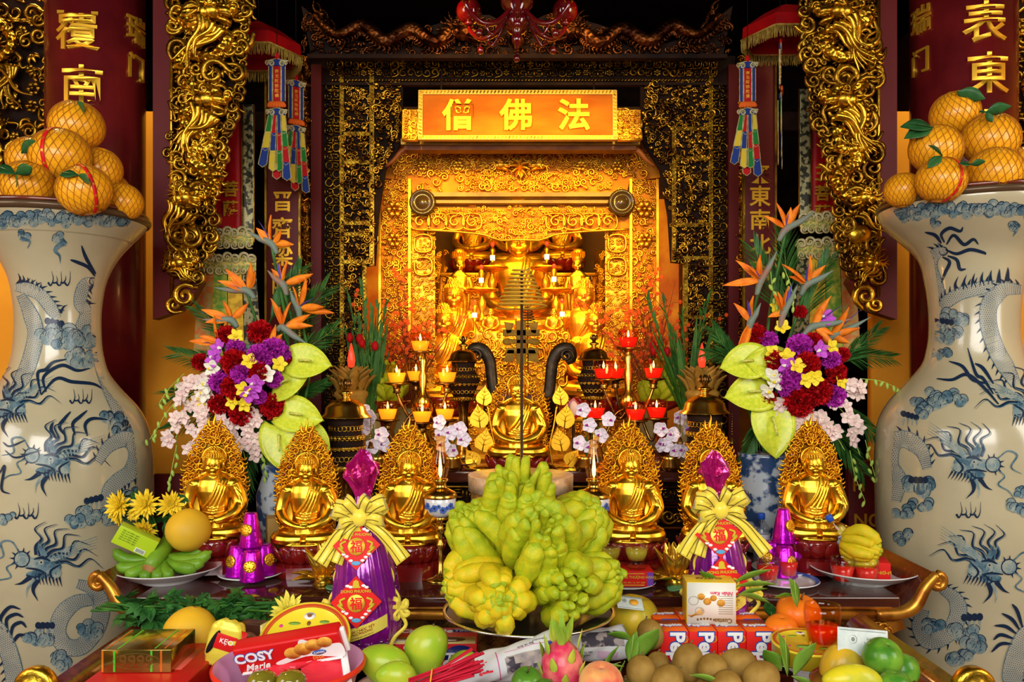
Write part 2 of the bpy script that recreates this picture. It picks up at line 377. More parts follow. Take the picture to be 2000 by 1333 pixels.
def dragon_head(mb, x, y, z, s, f, seed, m=0):
    """Chinese dragon head of size s looking to side f (-1 left, 1 right), drawn in x,z with relief towards -y."""
    E = lambda a, b, rx, ry, rz, dy=0, ro=0: mb.add(ell(rx*s, ry*s, rz*s, 12, 8), m, at=(x+f*a*s, y+dy*s, z+b*s), rot=(0, ro*f, 0))
    E(0, 0, .34, .3, .28); E(.36, -.02, .3, .24, .15, -.04, .15); E(.62, .04, .13, .16, .12, -.06); E(.3, -.25, .27, .18, .09, 0, .35)
    E(.12, .14, .1, .1, .1, -.24); E(.62, .14, .06, .07, .06, -.14); E(-.05, .2, .2, .14, .1, -.15, -.4); E(-.2, -.05, .16, .2, .22, -.14); E(.42, -.14, .2, .1, .05, -.2, .2)
    for k in range(4): mb.add(ell(.035*s, .04*s, .07*s, 6, 5), m, at=(x+f*(.3+.1*k)*s, y-.17*s, z-.13*s))
    for k, (a, L) in enumerate(((2.2, .75), (2.6, .7))): mb.add(tube(wavy((x-f*.1*s, y-.05*s*k, z+.22*s), a if f > 0 else PI-a, L*s, .4, 14, .8), s*.07*np.linspace(1, .2, 14), 6), m)
    for k in range(7):
        a = 1.9+k*.36; a = a if f > 0 else PI-a
        mb.add(tube(wavy((x-f*.22*s, y-.1*s, z), a, .62*s, .5, 14, 1.0, k), s*.075*np.linspace(1, .12, 14), 6), m)
    stamp(mb, 'spi', x+f*.66*s, y-.14*s, z+.12*s, .26*s, 0, f < 0, m); stamp(mb, 'spi', x-f*.22*s, y-.22*s, z-.08*s, .34*s, 1, f < 0, m); stamp(mb, 'spi', x-f*.02*s, y-.28*s, z+.24*s, .3*s, 2, f < 0, m)
def fins(mb, path, r, m=0, step=2, s=1.0, side=1):
    p = np.asarray(path); T = np.gradient(p, axis=0)
    for i in range(1, len(p)-1, step):
        t = T[i]/(np.linalg.norm(T[i])+1e-9); nrm = np.array([-t[2], 0, t[0]])*side
        q = p[i]+nrm*r*.8; mb.add(tube(np.stack([q-t*r*.3, q+nrm*r*.5*s, q+nrm*r*1.0*s-t*r*.5]), np.array([.3, .2, .03])*r, 5), m)
# ---- big gilded dragon brackets hanging from the pillars
def bracket(f, cx, d, lab):
    """f=+1: board on the left edge, carving grows right (left bracket)."""
    k = d/F; X = lambda px: (px-cx); Zp = lambda py: (HY-py)
    t = thing('dragon_bracket', lab, 'carving', (P(cx, HY, d)), group=None)
    mb = MB(k)
    post = [(f*-32, 800), (f*6, 800), (f*6, 190), (f*52, 190), (f*62, 170), (f*40, 132), (f*16, 112), (f*-32, 96)]
    mb.add(prism(post if f < 0 else post[::-1], 30, 8), 0, False); mb.build('mounting_board', lacquer_d, t)
    # thin back board that closes the carving
    mb = MB(k); out = [(0, 800), (140, 800), (142, 640), (128, 520), (100, 420), (80, 320), (72, 245), (54, 200), (0, 200)]
    out = [(f*a, b) for a, b in out]; mb.add(prism(out if f < 0 else out[::-1], 6, 26), 0, False); mb.build('back_board', darkwood, t)
    mb = MB(k); mb.add(box(5, 10, 720), at=(f*8, 2, 500)); mb.build('gilded_edge', gold_leaf, t)
    edge = lambda z: np.interp(z, [120, 200, 245, 320, 420, 520, 620, 720, 800], [30, 66, 84, 92, 112, 138, 150, 156, 150])
    body = MB(k); rr = []
    for sgn, z0, amp in ((1, 650, 52), (-1, 500, 40), (1, 380, 24)):
        pts = [(f*(75+sgn*amp), z0+52), (f*(70-sgn*amp*.7), z0+34), (f*(70+sgn*amp*.2), z0+6), (f*(75+sgn*amp*.9), z0-8), (f*(70+sgn*amp*.4), z0-44), (f*(66-sgn*amp*.7), z0-40), (f*(60-sgn*amp*.6), z0-70)]
        pp = cr([(a, R.uniform(-14, -4), b) for a, b in pts], 7); r = np.interp(np.arange(len(pp)), [0, len(pp)*.3, len(pp)-1], [11, 15, 8])
        body.add(tube(pp, r, 10)); rr.append(pp)
    body.build('dragon_body', scale_gold, t)
    mb = MB(k)
    for pp, sd in zip(rr, (1, -1, 1)): fins(mb, pp, 14, 0, 2, 1.0, sd)
    for k2, (hx, hz, hs, n) in enumerate(((95, 690, 66, 13), (84, 520, 64, 13), (42, 330, 50, 8), (64, 425, 38, 0))):
        dragon_head(mb, f*hx, -16, hz, hs, f if k2 != 3 else -f, 5+k2)
        if n: beard(mb, f*(hx-2), -22, hz-22, n, -PI/2-f*.55, 1.1, 112 if k2 < 2 else 72, 64, 40+k2, dep=16)
    mb.build('dragon_heads', gold_leaf, t)
    mb = MB(k); msk = lambda x, z: 6 < x*f < edge(z)-4
    fill(mb, *sorted((f*6, f*160)), 195, 800, 24, ['spi', 'spb', 'clo', 'scu', 'spi', 'pet'], 3, (.95, 1.7), 8, 0, msk, .55)
    fill(mb, *sorted((f*6, f*160)), 195, 800, 40, ['clo', 'spi', 'spb'], 9, (.9, 1.3), 0, 0, msk, .3)
    for z in range(205, 800, 17):      # scalloped outline
        stamp(mb, 'spi', f*(edge(z)-3+R.uniform(-5, 5)), 4-R.uniform(0, 10), z, R.uniform(20, 32), R.uniform(0, 6), R.random() < .5)
    # lower tip, a crouching beast above a curled scroll
    for i in range(16):
        a = R.uniform(0, 6); stamp(mb, R.choice(['spi', 'clo']), f*R.uniform(10, 62), R.uniform(-10, 4), R.uniform(170, 240), R.uniform(24, 36), a, R.random() < .5)
    mb.build('scrollwork', gold_dark, t)
    mb = MB(k); dragon_head(mb, f*30, -14, 205, 46, f, 77); beard(mb, f*26, -14, 200, 6, -PI/2+f*.7, .9, 60, 40, 5)
    mb.add(ell(26, 12, 20), at=(f*48, -2, 262)); stamp(mb, 'spi', f*34, 0, 142, 46, 1, f < 0); stamp(mb, 'spi', f*14, 0, 125, 34, 2, f > 0)
    mb.build('carved_beast', gold_leaf, t)
    return t
bracket(1, 327, 3.85, 'gilded openwork dragon bracket between the left pillar and the red hanging banner')
bracket(-1, 1724, 3.85, 'gilded openwork dragon bracket between the right pillar and the red hanging banner')
# openwork panels between pillar and outer wall
for x0, x1, y0, y1, lab, sd in ((-70, 98, -20, 330, 'gilded openwork panel beside the pillar on the left edge', 1), (1978, 2080, -20, 480, 'gilded openwork panel beside the pillar on the right edge', 2)):
    d = 4.05; k = d/F; t = thing('openwork_panel', lab, 'carving', P(x0, HY, d)); w_ = x1-x0
    MB(k).add(box(w_, 6, y1-y0), at=(w_/2, 24, HY-(y0+y1)/2), sm=False).build('back_board', darkwood, t)
    mb = MB(k); fill(mb, 0, w_, HY-y1, HY-y0, 26, ['spi', 'spb', 'clo', 'pet', 'ros', 'scu'], sd, (.9, 1.5), 8, 0, None, .5)
    beard(mb, w_*.5, -8, HY-y0-150, 9, -PI/2, 1.6, 110, 50, sd)
    mb.build('scrollwork', gold_dark, t)
    mb = MB(k); mb.add(box(w_, 10, 5), at=(w_/2, 2, HY-40)); mb.add(tube(cr([(w_*.3, -8, HY-20), (w_*.6, -12, HY-90), (w_*.2, -8, HY-160), (w_*.45, -10, HY-250), (w_*.1, -8, HY-310)], 8), 9, 8)); mb.build('dragon_body', scale_gold, t)
# ---------------------------------------------------------------- seated Buddha figures (unit: one hundred-seventieth of the figure's height)
def tb(pts, r, n=10, sub=5):
    p = cr(pts, sub); rr = np.interp(np.linspace(0, 1, len(p)), np.linspace(0, 1, len(r)), r); return tube(p, rr, n)
def face(mb, z, y=-20, s=1.0):
    E = lambda x, dy, dz, a, b, c, ro=(0, 0, 0): mb.add(ell(a*s, b*s, c*s, 12, 8), at=(x*s, y+dy*s, z+dz*s), rot=ro)
    for q in (-1, 1):
        E(q*7.2, 4.6, 1.5, 5, 3, 1.9, (0, q*.12, 0)); E(q*7.5, 4.9, 6.2, 6, 2.2, 1.2, (0, q*.25, 0)); E(q*8, 5.8, -7, 6.5, 5, 6)
        E(q*18.6, 17, -3, 2.4, 4, 10)
    mb.add(tb([(0, y+3.2*s, z+5*s), (0, y-.5*s, z-1*s), (0, y-2*s, z-5*s)], [1.5*s, 1.9*s, 2.6*s]))
    for q in (-1, 1): E(q*2.6, 2.2, -5.6, 1.9, 2, 1.7)
    E(0, 2.6, -10.5, 5, 2.2, 1.25); E(0, 3.1, -13.2, 4, 2.2, 1.5); E(0, 5.5, -17.5, 6, 4.5, 4)
def seated():
    mb = MB(); A = lambda g, **k: mb.add(g, **k)
    prof = [(2, 0, 2), (34, 3, 24), (33, 14, 23), (28, 34, 20), (27, 52, 18.5), (30, 70, 19), (34, 86, 20), (35, 97, 18.5), (30, 108, 15), (20, 115, 11), (11, 120, 9), (2, 122, 2)]
    th = np.linspace(0, 2*PI, 28, endpoint=False); V = np.concatenate([np.stack([a*np.cos(th), c*np.sin(th)+2, np.full(28, b)], -1) for a, b, c in prof]); A((V, [gridf(len(prof), 28, False, True)[:, ::-1], np.arange(28)[None], (np.arange(28)[::-1]+28*(len(prof)-1))[None]]))
    for q in (-1, 1):
        A(ell(15, 13, 12), at=(q*33, 3, 100))
        A(tb([(q*36, 2, 101), (q*44, 4, 82), (q*49, 0, 62), (q*47, -6, 52)], [13, 12.5, 11.5, 11] if q < 0 else [14, 15, 15, 14]))
        A(tb([(q*48, -4, 56), (q*38, -20, 44), (q*22, -31, 37), (q*8, -36, 34)], [11, 9.5, 7.5, 6] if q < 0 else [14, 12, 9, 6.5]))
        A(tb([(q*14, 2, 16), (q*36, -8, 15), (q*50, -20, 13.5), (q*48, -31, 12), (q*30, -38, 11), (q*4, -41, 12)], [16, 16.5, 14, 13, 12, 9]))
        for k in range(4): A(tb([(q*(10-k*.5), -38+k*1.2, 36+k*1.6), (q*1, -41+k*1.2, 35.5+k*1.6), (-q*6, -40+k*1.2, 35.5+k*1.6)], [2.2, 2.2, 1.5], 6))
        A(tb([(q*7, -36, 38), (q*3, -39, 43), (0, -39, 44)], [2.5, 2, 1.6], 6))
    A(ell(34, 20, 9), at=(0, -22, 8)); A(ell(11, 8, 4.5), at=(0, -36, 34)); A(ell(7, 6, 5), at=(30, -38, 14), rot=(0, 0, -.4))
    # robe: diagonal hem over the breast, sleeve and lap folds
    def on(x, z, off=0):
        rx = np.interp(z, [34, 52, 70, 86, 97, 108, 115], [28, 27, 30, 34, 35, 30, 20]); ry = np.interp(z, [34, 52, 70, 86, 97, 108, 115], [20, 18.5, 19, 20, 18.5, 15, 11])
        return (x, 2-ry*math.sqrt(max(.03, 1-(x/rx)**2))-off, z)
    for o, w_ in ((0, 2.6), (7, 1.9), (14, 1.9), (20, 1.6)):
        A(tb([on(10+o*.9, 117-o*.35, .4), on(8+o*.8, 100-o*.2, .6), on(2+o*.9, 82, .6), on(-8+o*1.1, 66, .7), on(-20+o*1.5, 54-o*.1, .5)], [w_*.8, w_, w_, w_*.9, w_*.6], 6))
    for k in range(3): A(tb([on(-24+k*2, 60-k*6, .6), on(0, 55-k*5, 1), on(22, 58-k*5, .6)], [1, 1.6, 1], 6))
    for k in range(4): A(tb([(36+k*3, -10-k, 98-k*6), (52+k*.6, -12, 78-k*7), (58-k*3, -16, 62-k*5)], [1, 1.9, 1.2], 6))
    for k in range(3): A(tb([(50-k*9, -17-k*6, 62-k*5), (45-k*9, -27-k*4, 46-k*2), (38-k*9, -33-k*2, 36)], [1.4, 2, 1], 6))
    for q in (-1, 1):
        for k in range(5):
            x0 = q*(8+k*10); A(tb([(x0*.35, -42, 21-k*.4), (x0*.8, -47+k*1.6, 14-k*.2), (x0*1.05, -47+k*2.6, 6), (x0*1.15, -42+k*2, 1.5)], [1.1, 1.9, 1.8, 1.2], 6))
    A(tb([(-54, -25, 4), (-30, -45, 2), (0, -49, 1.5), (30, -45, 2), (54, -25, 4)], [2, 3, 3, 3, 2], 8))
    A(tb([(0, 1, 110), (0, 0, 124), (0, 0, 132)], [12, 9.5, 10])); A(ell(18.6, 20, 22.5, 24, 16), at=(0, 0, 140)); A(ell(15, 14, 12), at=(0, -5, 128))
    for z in (119.5, 122.5): A(tb([(-9.5, -1, z), (0, -10, z-1), (9.5, -1, z)], [.9, 1.2, .9], 6))
    face(mb, 138)
    return remesh(mb, 1.05, 3, .5)
def curls(z0=140, y0=0, rx=19.2, ry=20.6, rz=23):
    """Snail-curl hair cap with its crown bump."""
    mb = MB(); mb.add(ell(rx, ry, rz*.9, 20, 12), at=(0, y0+2.2, z0+2.8)); mb.add(ell(11, 11, 9), at=(0, y0+2, z0+22))
    for i in range(10):
        lat = math.radians(12+i*8.2); n = max(3, int(26*math.cos(lat)))
        for j in range(n):
            a = 2*PI*(j+.5*(i % 2))/n; x, y = math.cos(a)*math.cos(lat), math.sin(a)*math.cos(lat)
            if y < -.25 and lat < .42: continue
            mb.add(ell(2.2, 2.2, 2.2, 6, 4), at=(x*rx*1.0, y0+2.2+y*ry, z0+2.5+math.sin(lat)*rz*.92))
    for i in range(4):
        lat = math.radians(5+i*22); n = max(1, int(14*math.cos(lat)))
        for j in range(n):
            a = 2*PI*(j+.5*(i % 2))/n; mb.add(ell(2, 2, 2, 6, 4), at=(11*math.cos(a)*math.cos(lat), y0+2+11*math.sin(a)*math.cos(lat), z0+22+9*math.sin(lat)))
    return mb
SEAT = seated(); CURL = curls(); CURL = (np.concatenate(CURL.V), CURL.F)
HW = lambda z: np.interp(z, [-10, 10, 40, 70, 110, 145, 175, 200, 222], [42, 52, 61, 65, 66, 58, 44, 27, 7])
def mandorla():
    """Flame-edged nimbus with head and body discs."""
    pl = MB(); zz = np.linspace(-8, 216, 26); out = [(HW(z)-9, z) for z in zz]+[(-(HW(z)-9), z) for z in zz[::-1]]
    out = [(max(a, 1.5) if i < 26 else min(a, -1.5), b) for i, (a, b) in enumerate(out)]; pl.add(prism(out, 3, 22), 0, False)
    fl = MB(); r = random.Random(4)
    for row, (ins, n, L) in enumerate(((3, 25, 19), (15, 21, 17), (28, 17, 16))):
        for i in range(n):
            z = -8+(226-ins*.8)*(i/(n-1))**.93; h = max(1, HW(z)-ins); slope = (HW(z+3)-HW(z-3))/6
            for q in (-1, 1):
                if math.hypot(h, z-152) < 29 or math.hypot(h, z-76) < 50: continue
                a = math.atan2(1.0 if slope > -.5 else 1.4, .9 if z < 150 else .5)+r.uniform(-.25, .25); a = a if q > 0 else PI-a
                p = wavy((q*h, 19-row*2.5, z-6), a, L*r.uniform(.75, 1.1), .75*q, 9, .9, 1.8); fl.add(tube(p, np.array([1.2, 2.6, 3.2, 3.1, 2.7, 2.2, 1.6, 1., .25]), 5, flat=.7))
                stamp(fl, 'spi', q*(h-4), 18-row*2.5, z-2, r.uniform(14, 21), r.uniform(0, 6), q < 0)
    for q in (-1, 0, 1): fl.add(tube(wavy((q*7, 17, 206), PI/2-q*.25, 38 if q == 0 else 27, .3, 11, 1, 1+q), np.array([2, 4, 4.6, 4.4, 3.8, 3.2, 2.6, 2, 1.5, .9, .2]), 6))
    rd = MB()
    for i in range(16):
        z = 5+i*12.5
        for q in (-1, 1): rd.add(ell(2.6, 1.5, 3.4, 7, 5), at=(q*(HW(z)-13-(i % 2)*7), 15.5, z))
    dc = MB(); R90 = (-PI/2, 0, 0)
    dc.add(lathe([(0, 3), (19, 2.5), (21, 4), (23, 3.5), (24, 0), (0, 0)], 40), at=(0, 11, 150), rot=(PI/2, 0, 0)); dc.add(lathe([(0, 3), (44, 2.5), (47, 4), (50, 3.5), (51, 0), (0, 0)], 52), at=(0, 15, 76), rot=(PI/2, 0, 0))
    return pl, fl, rd, dc
def lotus(mb, rx, z0, z1, n=14, up=True, m=0):
    """Ring of fat lotus petals between z0 and z1."""
    h = z1-z0; mb.add(lathe([(0, z0), (rx*.82, z0), (rx*.78, (z0+z1)/2), (rx*.86, z1), (0, z1)], 32), m)
    for i in range(n):
        a = 2*PI*(i+(0 if up else .5))/n; t = np.linspace(0, 1, 9); w_ = rx*2*PI/n*.6*np.sin(PI*np.clip(t*.8+.12, 0, 1))**.7
        rad = rx*(.8+.22*np.sin(PI*.5*t)+(.1*t*t)); z = (z0+h*t*1.02) if up else (z1-h*t*1.02)
        p = np.stack([rad*np.cos(a), rad*np.sin(a), z], -1); mb.add(tube(p, w_, 8, up=(np.cos(a), np.sin(a), 0), flat=.34), m)
PL, FL, RD, DC = mandorla()
def pack(mb): return np.concatenate(mb.V), mb.F
PL, FL, RD, DC = map(pack, (PL, FL, RD, DC))
def buddha(label, px, py, d, h=171, rz=0.0, group=None, halo=True, base=62, mats=None, name='buddha_statue', curl=True, hr=0.0, hs=(.88, 1.0)):
    k = d/F*h/171; t = thing(name, label, 'statue', P(px, py, d), (0, 0, rz), group); gm = mats or gold
    b = MB(k).add(SEAT).build('body', gm, t)
    if curl: MB(k).add(CURL).build('curled_hair', gm, b)
    if halo:
        hq = lambda g: (g[0]*np.array([hs[0], 1, hs[1]]), g[1]); hl = MB(k).add(hq(FL)).build('flame_halo', gold_flame, t, rot=(0, 0, hr))
        MB(k).add(hq(PL), sm=False).build('halo_plate', lacquer_r if halo == 2 else gold_dark, hl); MB(k).add(hq(RD)).build('red_inlay', lacquer_r, hl); MB(k).add(DC).build('halo_disc', gold, hl)
    if base:
        m = MB(k); lotus(m, 62, -34, 0, 15); m.build('lotus_seat', lacquer_r, t)
        if base > 40: MB(k).add(lathe([(0, -base), (72, -base), (74, -36), (60, -33), (0, -33)], 8), sm=False, rot=(0, 0, PI/8)).build('octagonal_plinth', lacquer_r, t)
    return t
b0 = buddha('golden seated Buddha beside the pomelo and banana plate, its flame halo half behind the chrysanthemums', 418, 1046, 3.1, 172, .16, 'small golden Buddhas on the altar table', hr=.1)
def bcopy(px, py, d, rz, label, s=1.0): return dup(b0, P(px, py, d), (0, 0, rz), label, s)
bcopy(599, 1058, 3.1, .1, 'golden seated Buddha between the stacked purple cones and the tall purple cone', 1.0)
bcopy(800, 1057, 3.06, .05, 'golden seated Buddha directly left of the oil lamp nearest the tall wrapped cone')
bcopy(1232, 1052, 3.08, -.06, 'golden seated Buddha behind the two cups of pale yellow drink')
bcopy(1392, 1052, 3.1, -.1, 'golden seated Buddha whose face is hidden behind the tall purple cone with crooked bow')
bcopy(1590, 1047, 3.1, -.14, 'golden seated Buddha behind the purple cones, beside the tilted water bottle')
buddha('large golden Buddha with flame halo in the middle, behind the incense pole', 1012, 891, 3.75, 158, 0, base=24, halo=2, hs=(.98, .83), name='large_buddha_statue')
# golden bodhi leaf sprays on both sides of the large Buddha
def bodhi(mb, x, z, L, a, k=1):
    o = []; n = 9
    for i in range(n): t = i/(n-1); o.append((t*L, .47*L*(math.sin(PI*min(1, t*1.05+.08))**.75)*(1-.55*t)**.8 if t < .85 else .06*L*(1-t)/.15))
    o = [(0, 0)]+[(p, q) for p, q in o[1:]]+[(p, -q) for p, q in o[::-1][1:]]
    c, s = math.cos(a), math.sin(a); mb.add(prism([(x+p*c-q*s, z+p*s+q*c) for p, q in o], 3, -2), 0, False)
    mb.add(tube([(x, -2.6, z), (x+L*.9*c, -2.6, z+L*.9*s)], [1.3, .6], 5))
    for t in (.25, .45, .62):
        for q in (-1, 1): mb.add(tube([(x+t*L*c, -2.4, z+t*L*s), (x+(t+.16)*L*c-q*.3*L*s*(1-.5*t), -2.4, z+(t+.16)*L*s+q*.3*L*c*(1-.5*t))], [.8, .4], 4))
for f, cx, lab in ((-1, 940, 'spray of golden bodhi leaves left of the large Buddha'), (1, 1100, 'spray of golden bodhi leaves right of the large Buddha')):
    d = 3.72; k = d/F; t = thing('bodhi_leaf_spray', lab, 'ornament', P(cx, 912, d), group='golden bodhi leaf sprays')
    for x, z, L, a in ((-f*4, 120, 40, PI/2-f*.9+f*1.0), (f*2, 76, 48, PI/2-f*.12), (-f*2, 30, 48, PI/2+f*.5-f*.3), (f*8, 2, 40, PI/2-f*.6)):
        m = MB(k); bodhi(m, x, z, L, a); m.build('bodhi_leaf', gold, t)
    MB(k).add(tube(cr([(-f*20, 2, 0), (-f*26, 2, 40), (-f*18, 2, 80), (-f*12, 2, 120)], 6), 2, 6)).build('stem', gold, t)
    m = MB(k); m.add(ell(20, 12, 6), at=(0, 4, -6)); m.build('foot', gold_dark, t)
# standing bodhisattvas
def standing():
    mb = MB(); prof = [(2, 0, 2), (27, 0, 20), (25, 30, 19), (22, 80, 17), (21, 120, 16), (24, 150, 16), (29, 176, 16), (28, 190, 15), (18, 200, 11), (9, 206, 8), (2, 208, 2)]
    th = np.linspace(0, 2*PI, 24, endpoint=False); V = np.concatenate([np.stack([a*np.cos(th), c*np.sin(th), np.full(24, b)], -1) for a, b, c in prof]); mb.add((V, [gridf(len(prof), 24, False, True)[:, ::-1], np.arange(24)[None], (np.arange(24)[::-1]+24*(len(prof)-1))[None]]))
    for q in (-1, 1):
        mb.add(tb([(q*27, 0, 186), (q*33, -2, 160), (q*30, -8, 140)], [10, 10, 9])); mb.add(tb([(q*31, -6, 142), (q*18, -18, 148), (q*4, -22, 160)], [9, 8, 5])); mb.add(tb([(q*26, -10, 145), (q*25, -10, 110), (q*22, -8, 70)], [9, 7, 3]))
    for k in range(5): mb.add(tb([(-14+k*7, -17, 130), (-15+k*7.5, -20, 60), (-16+k*8, -21, 4)], [1.5, 2, 2.4], 6))
    mb.add(ell(5, 4, 10), at=(0, -22, 166)); mb.add(tb([(0, 0, 200), (0, 0, 214)], [9, 9])); mb.add(ell(15, 16.5, 19, 20, 14), at=(0, 0, 226)); face(mb, 224, -16.5, .8)
    return remesh(mb, 1.3, 2)
STAND = standing()
def bodhisattva(label, px, py, d, h, rz=0):
    k = d/F*h/270; t = thing('bodhisattva_statue', label, 'statue', P(px, py, d), (0, 0, rz)); MB(k).add(STAND).build('body', gold, t)
    m = MB(k); m.add(lathe([(15, 232), (17, 240), (19, 258), (12, 268), (0, 270)], 12)); 
    for i in range(7): a = -PI/2+(i-3)*.38; m.add(leaf(24, 9, -.2, .1), at=(15*math.cos(a), 15*math.sin(a), 238), rot=aim((.25*math.cos(a), .25*math.sin(a), 1)))
    m.build('crown', gold_bright, t); m = MB(k); lotus(m, 34, -22, 0, 12); m.build('lotus_base', lacquer_r, t); return t
# ---------------------------------------------------------------- carved altar screen with its opening (4.9 m away)
d = 4.9; k = d/F; cx = 1022; Xs = lambda px: px-cx; Zs = lambda py: HY-py
t = thing('altar_screen', 'tall dark altar screen carved with gilded scrolls, framing the glowing shrine', 'screen', P(cx, HY, d))
for side, outer, inn in ((-1, 608, [(786, 150), (786, 268), (770, 300), (752, 330), (738, 420), (732, 518), (714, 520), (714, 640), (700, 1010)]), (1, 1438, [(1252, 150), (1252, 268), (1272, 300), (1290, 330), (1306, 420), (1312, 512), (1334, 514), (1334, 640), (1345, 1010)])):
    o = [(Xs(outer), Zs(150)), (Xs(outer), Zs(1010))]+[(Xs(a), Zs(b)) for a, b in inn[::-1]]
    m = MB(k); m.add(prism(o if side < 0 else o[::-1], 10, 6), 0, False); m.build('side_panel', darkwood, t)
    ie = lambda z: np.interp(HY-z, [b for a, b in inn], [a for a, b in inn])
    msk = lambda x, z: (Xs(outer)+4 < x < ie(z)-cx-4) if side < 0 else (ie(z)-cx+4 < x < Xs(outer)-4)
    m = MB(k)
    lo, hi = (outer+58, 790) if side < 0 else (1250, outer-48)
    fill(m, Xs(lo), Xs(hi), Zs(1000), Zs(160), 9.5, ['spi', 'spb', 'ros', 'pet', 'clo', 'scu', 'bal', 'bal'], 5+side, (1.0, 1.9), 3, 0, msk, .9, skip=.05)
    m.build('gilded_scrollwork', M('speckled_gilding', (.6, .33, .03), .3, 1, (.08, .03, .005), 14, 4, .42, .58, bump=.3, bs=60), t)
    m = MB(k)
    a0, a1 = (outer+28, outer+56) if side < 0 else (outer-46, outer-18)
    fill(m, Xs(a0), Xs(a1), Zs(1000), Zs(160), 17, ['fre', 'fre', 'rin', 'fre'], 8, (.95, 1.1), 2, 0, None, .2, True); m.build('key_fret', gold_dark, t)
    m = MB(k)                       # gilded ladder frames
    x0, x1 = (668, 722) if side < 0 else (1325, 1388)
    if side < 0: cols = ((664, 672, 150, 1000), (722, 731, 150, 520), (708, 716, 520, 1000)); rows = (262, 318, 436, 458, 512)
    else: cols = ((1384, 1392, 150, 1000), (1312, 1320, 250, 512), (1334, 1343, 512, 1000)); rows = (252, 310, 440, 505, 620)
    for a, b, c, e in cols:
        m.add(box(b-a, 7, e-c), at=(Xs((a+b)/2), 1, Zs((c+e)/2)), sm=False)
        for z in np.arange(c, e, 7.5): stamp(m, 'rin', Xs((a+b)/2), -3, Zs(z), 8)
    for y in rows:
        a, b = (668, 728 if y < 515 else 712) if side < 0 else (1316 if y < 510 else 1340, 1388)
        m.add(box(b-a, 7, 8), at=(Xs((a+b)/2), 1, Zs(y)), sm=False)
        for x in np.arange(a, b, 7.5): stamp(m, 'rin', Xs(x), -3, Zs(y), 8)
    m.build('gilded_ladder_frame', M('frame_gilding', (.42, .25, .02), .38, 1, (.16, .07, .008), 20), t)
    xo = outer+12 if side < 0 else outer-8
    MB(k).add(box(20, 22, 880), at=(Xs(xo), 0, Zs(570)), sm=False).build('corner_post', lacquer_d, t)
    m = MB(k); a0, a1 = (582, 607) if side < 0 else (1439, 1460)       # outer carved fringe
    fill(m, Xs(a0), Xs(a1), Zs(720), Zs(110), 11, ['spi', 'clo', 'pet', 'scu'], 3, (1, 1.7), -2, 0, None, .8); m.add(box(4, 8, 610), at=(Xs(a0 if side < 0 else a1), 4, Zs(415))); m.add(box(a1-a0, 5, 610), 0, at=(Xs((a0+a1)/2), 9, Zs(415)))
    m.build('carved_fringe', M('reddish_gilding', (.5, .2, .015), .35, 1, (.1, .03, .005), 10), t)
# head of the screen: key-fret band and rope moulding
m = MB(k); m.add(box(830, 10, 56), at=(0, 8, Zs(136)), sm=False); m.add(box(830, 12, 5), at=(0, 2, Zs(165)), sm=False); m.build('head_board', darkwood, t)
m = MB(k); fill(m, Xs(640), Xs(1400), Zs(150), Zs(118), 15.5, ['fre', 'ros', 'fre', 'spb'], 12, (.95, 1.15), 2, 0, None, .3, True); m.build('head_fret', gold_dark, t)
m = MB(k)
for x in np.arange(650, 1395, 6.5): m.add(ell(4.2, 3, 1.8, 7, 5), at=(Xs(x), 0, Zs(157)), rot=(0, -.7, 0))
m.build('rope_moulding', gold_dark, t)
# dragon crest leaning out over the screen
d = 4.6; k = d/F; cx = 1010; t = thing('dragon_crest', 'dark carved crest with two dragons facing a pearl, above the altar screen', 'carving', P(cx, HY, d))
top = lambda x: np.interp(abs(x), [0, 60, 150, 230, 300, 380, 425], [668, 700, 682, 655, 640, 680, 715])
m = MB(k); xs = np.linspace(-425, 425, 40); o = [(x, 612) for x in (-405, 405)]+[(x, top(x)) for x in xs[::-1]]; m.add(prism(o[::-1], 8, 14), 0, False); m.add(box(820, 16, 8), at=(0, 6, 610), sm=False); m.build('back_board', darkwood, t)
crest = M('crest_bronze_gilding', (.16, .05, .012), .4, 1, (.03, .008, .004), 12, bump=.8, bs=45, bt='voronoi', dist=.008)
m = MB(k)
for f in (-1, 1):
    p = cr([(f*395, -4, 690), (f*350, -8, 650), (f*300, -6, 668), (f*255, -10, 636), (f*205, -6, 660), (f*160, -10, 634), (f*128, -8, 655)], 9); m.add(tube(p, np.interp(np.arange(len(p)), [0, 20, len(p)], [5, 13, 14]), 9)); fins(m, p, 13, 0, 1, .9, f)
    dragon_head(m, f*105, -12, 652, 56, -f, 3)
    for q in range(5): m.add(tube(wavy((f*(380-q*8), 0, 690-q*12), PI/2-f*.5, 50, .6, 12, 1, q), np.linspace(5, .6, 12), 5))
fill(m, -420, 420, 616, 715, 15, ['spi', 'clo', 'pet', 'scu', 'spb'], 21, (.8, 1.4), 10, 0, lambda x, z: z < top(x)-4, .5)
m.build('dragons_and_clouds', crest, t)
m = MB(k); m.add(ell(16, 10, 16), at=(0, -6, 640)); m.build('pearl', crest, t)
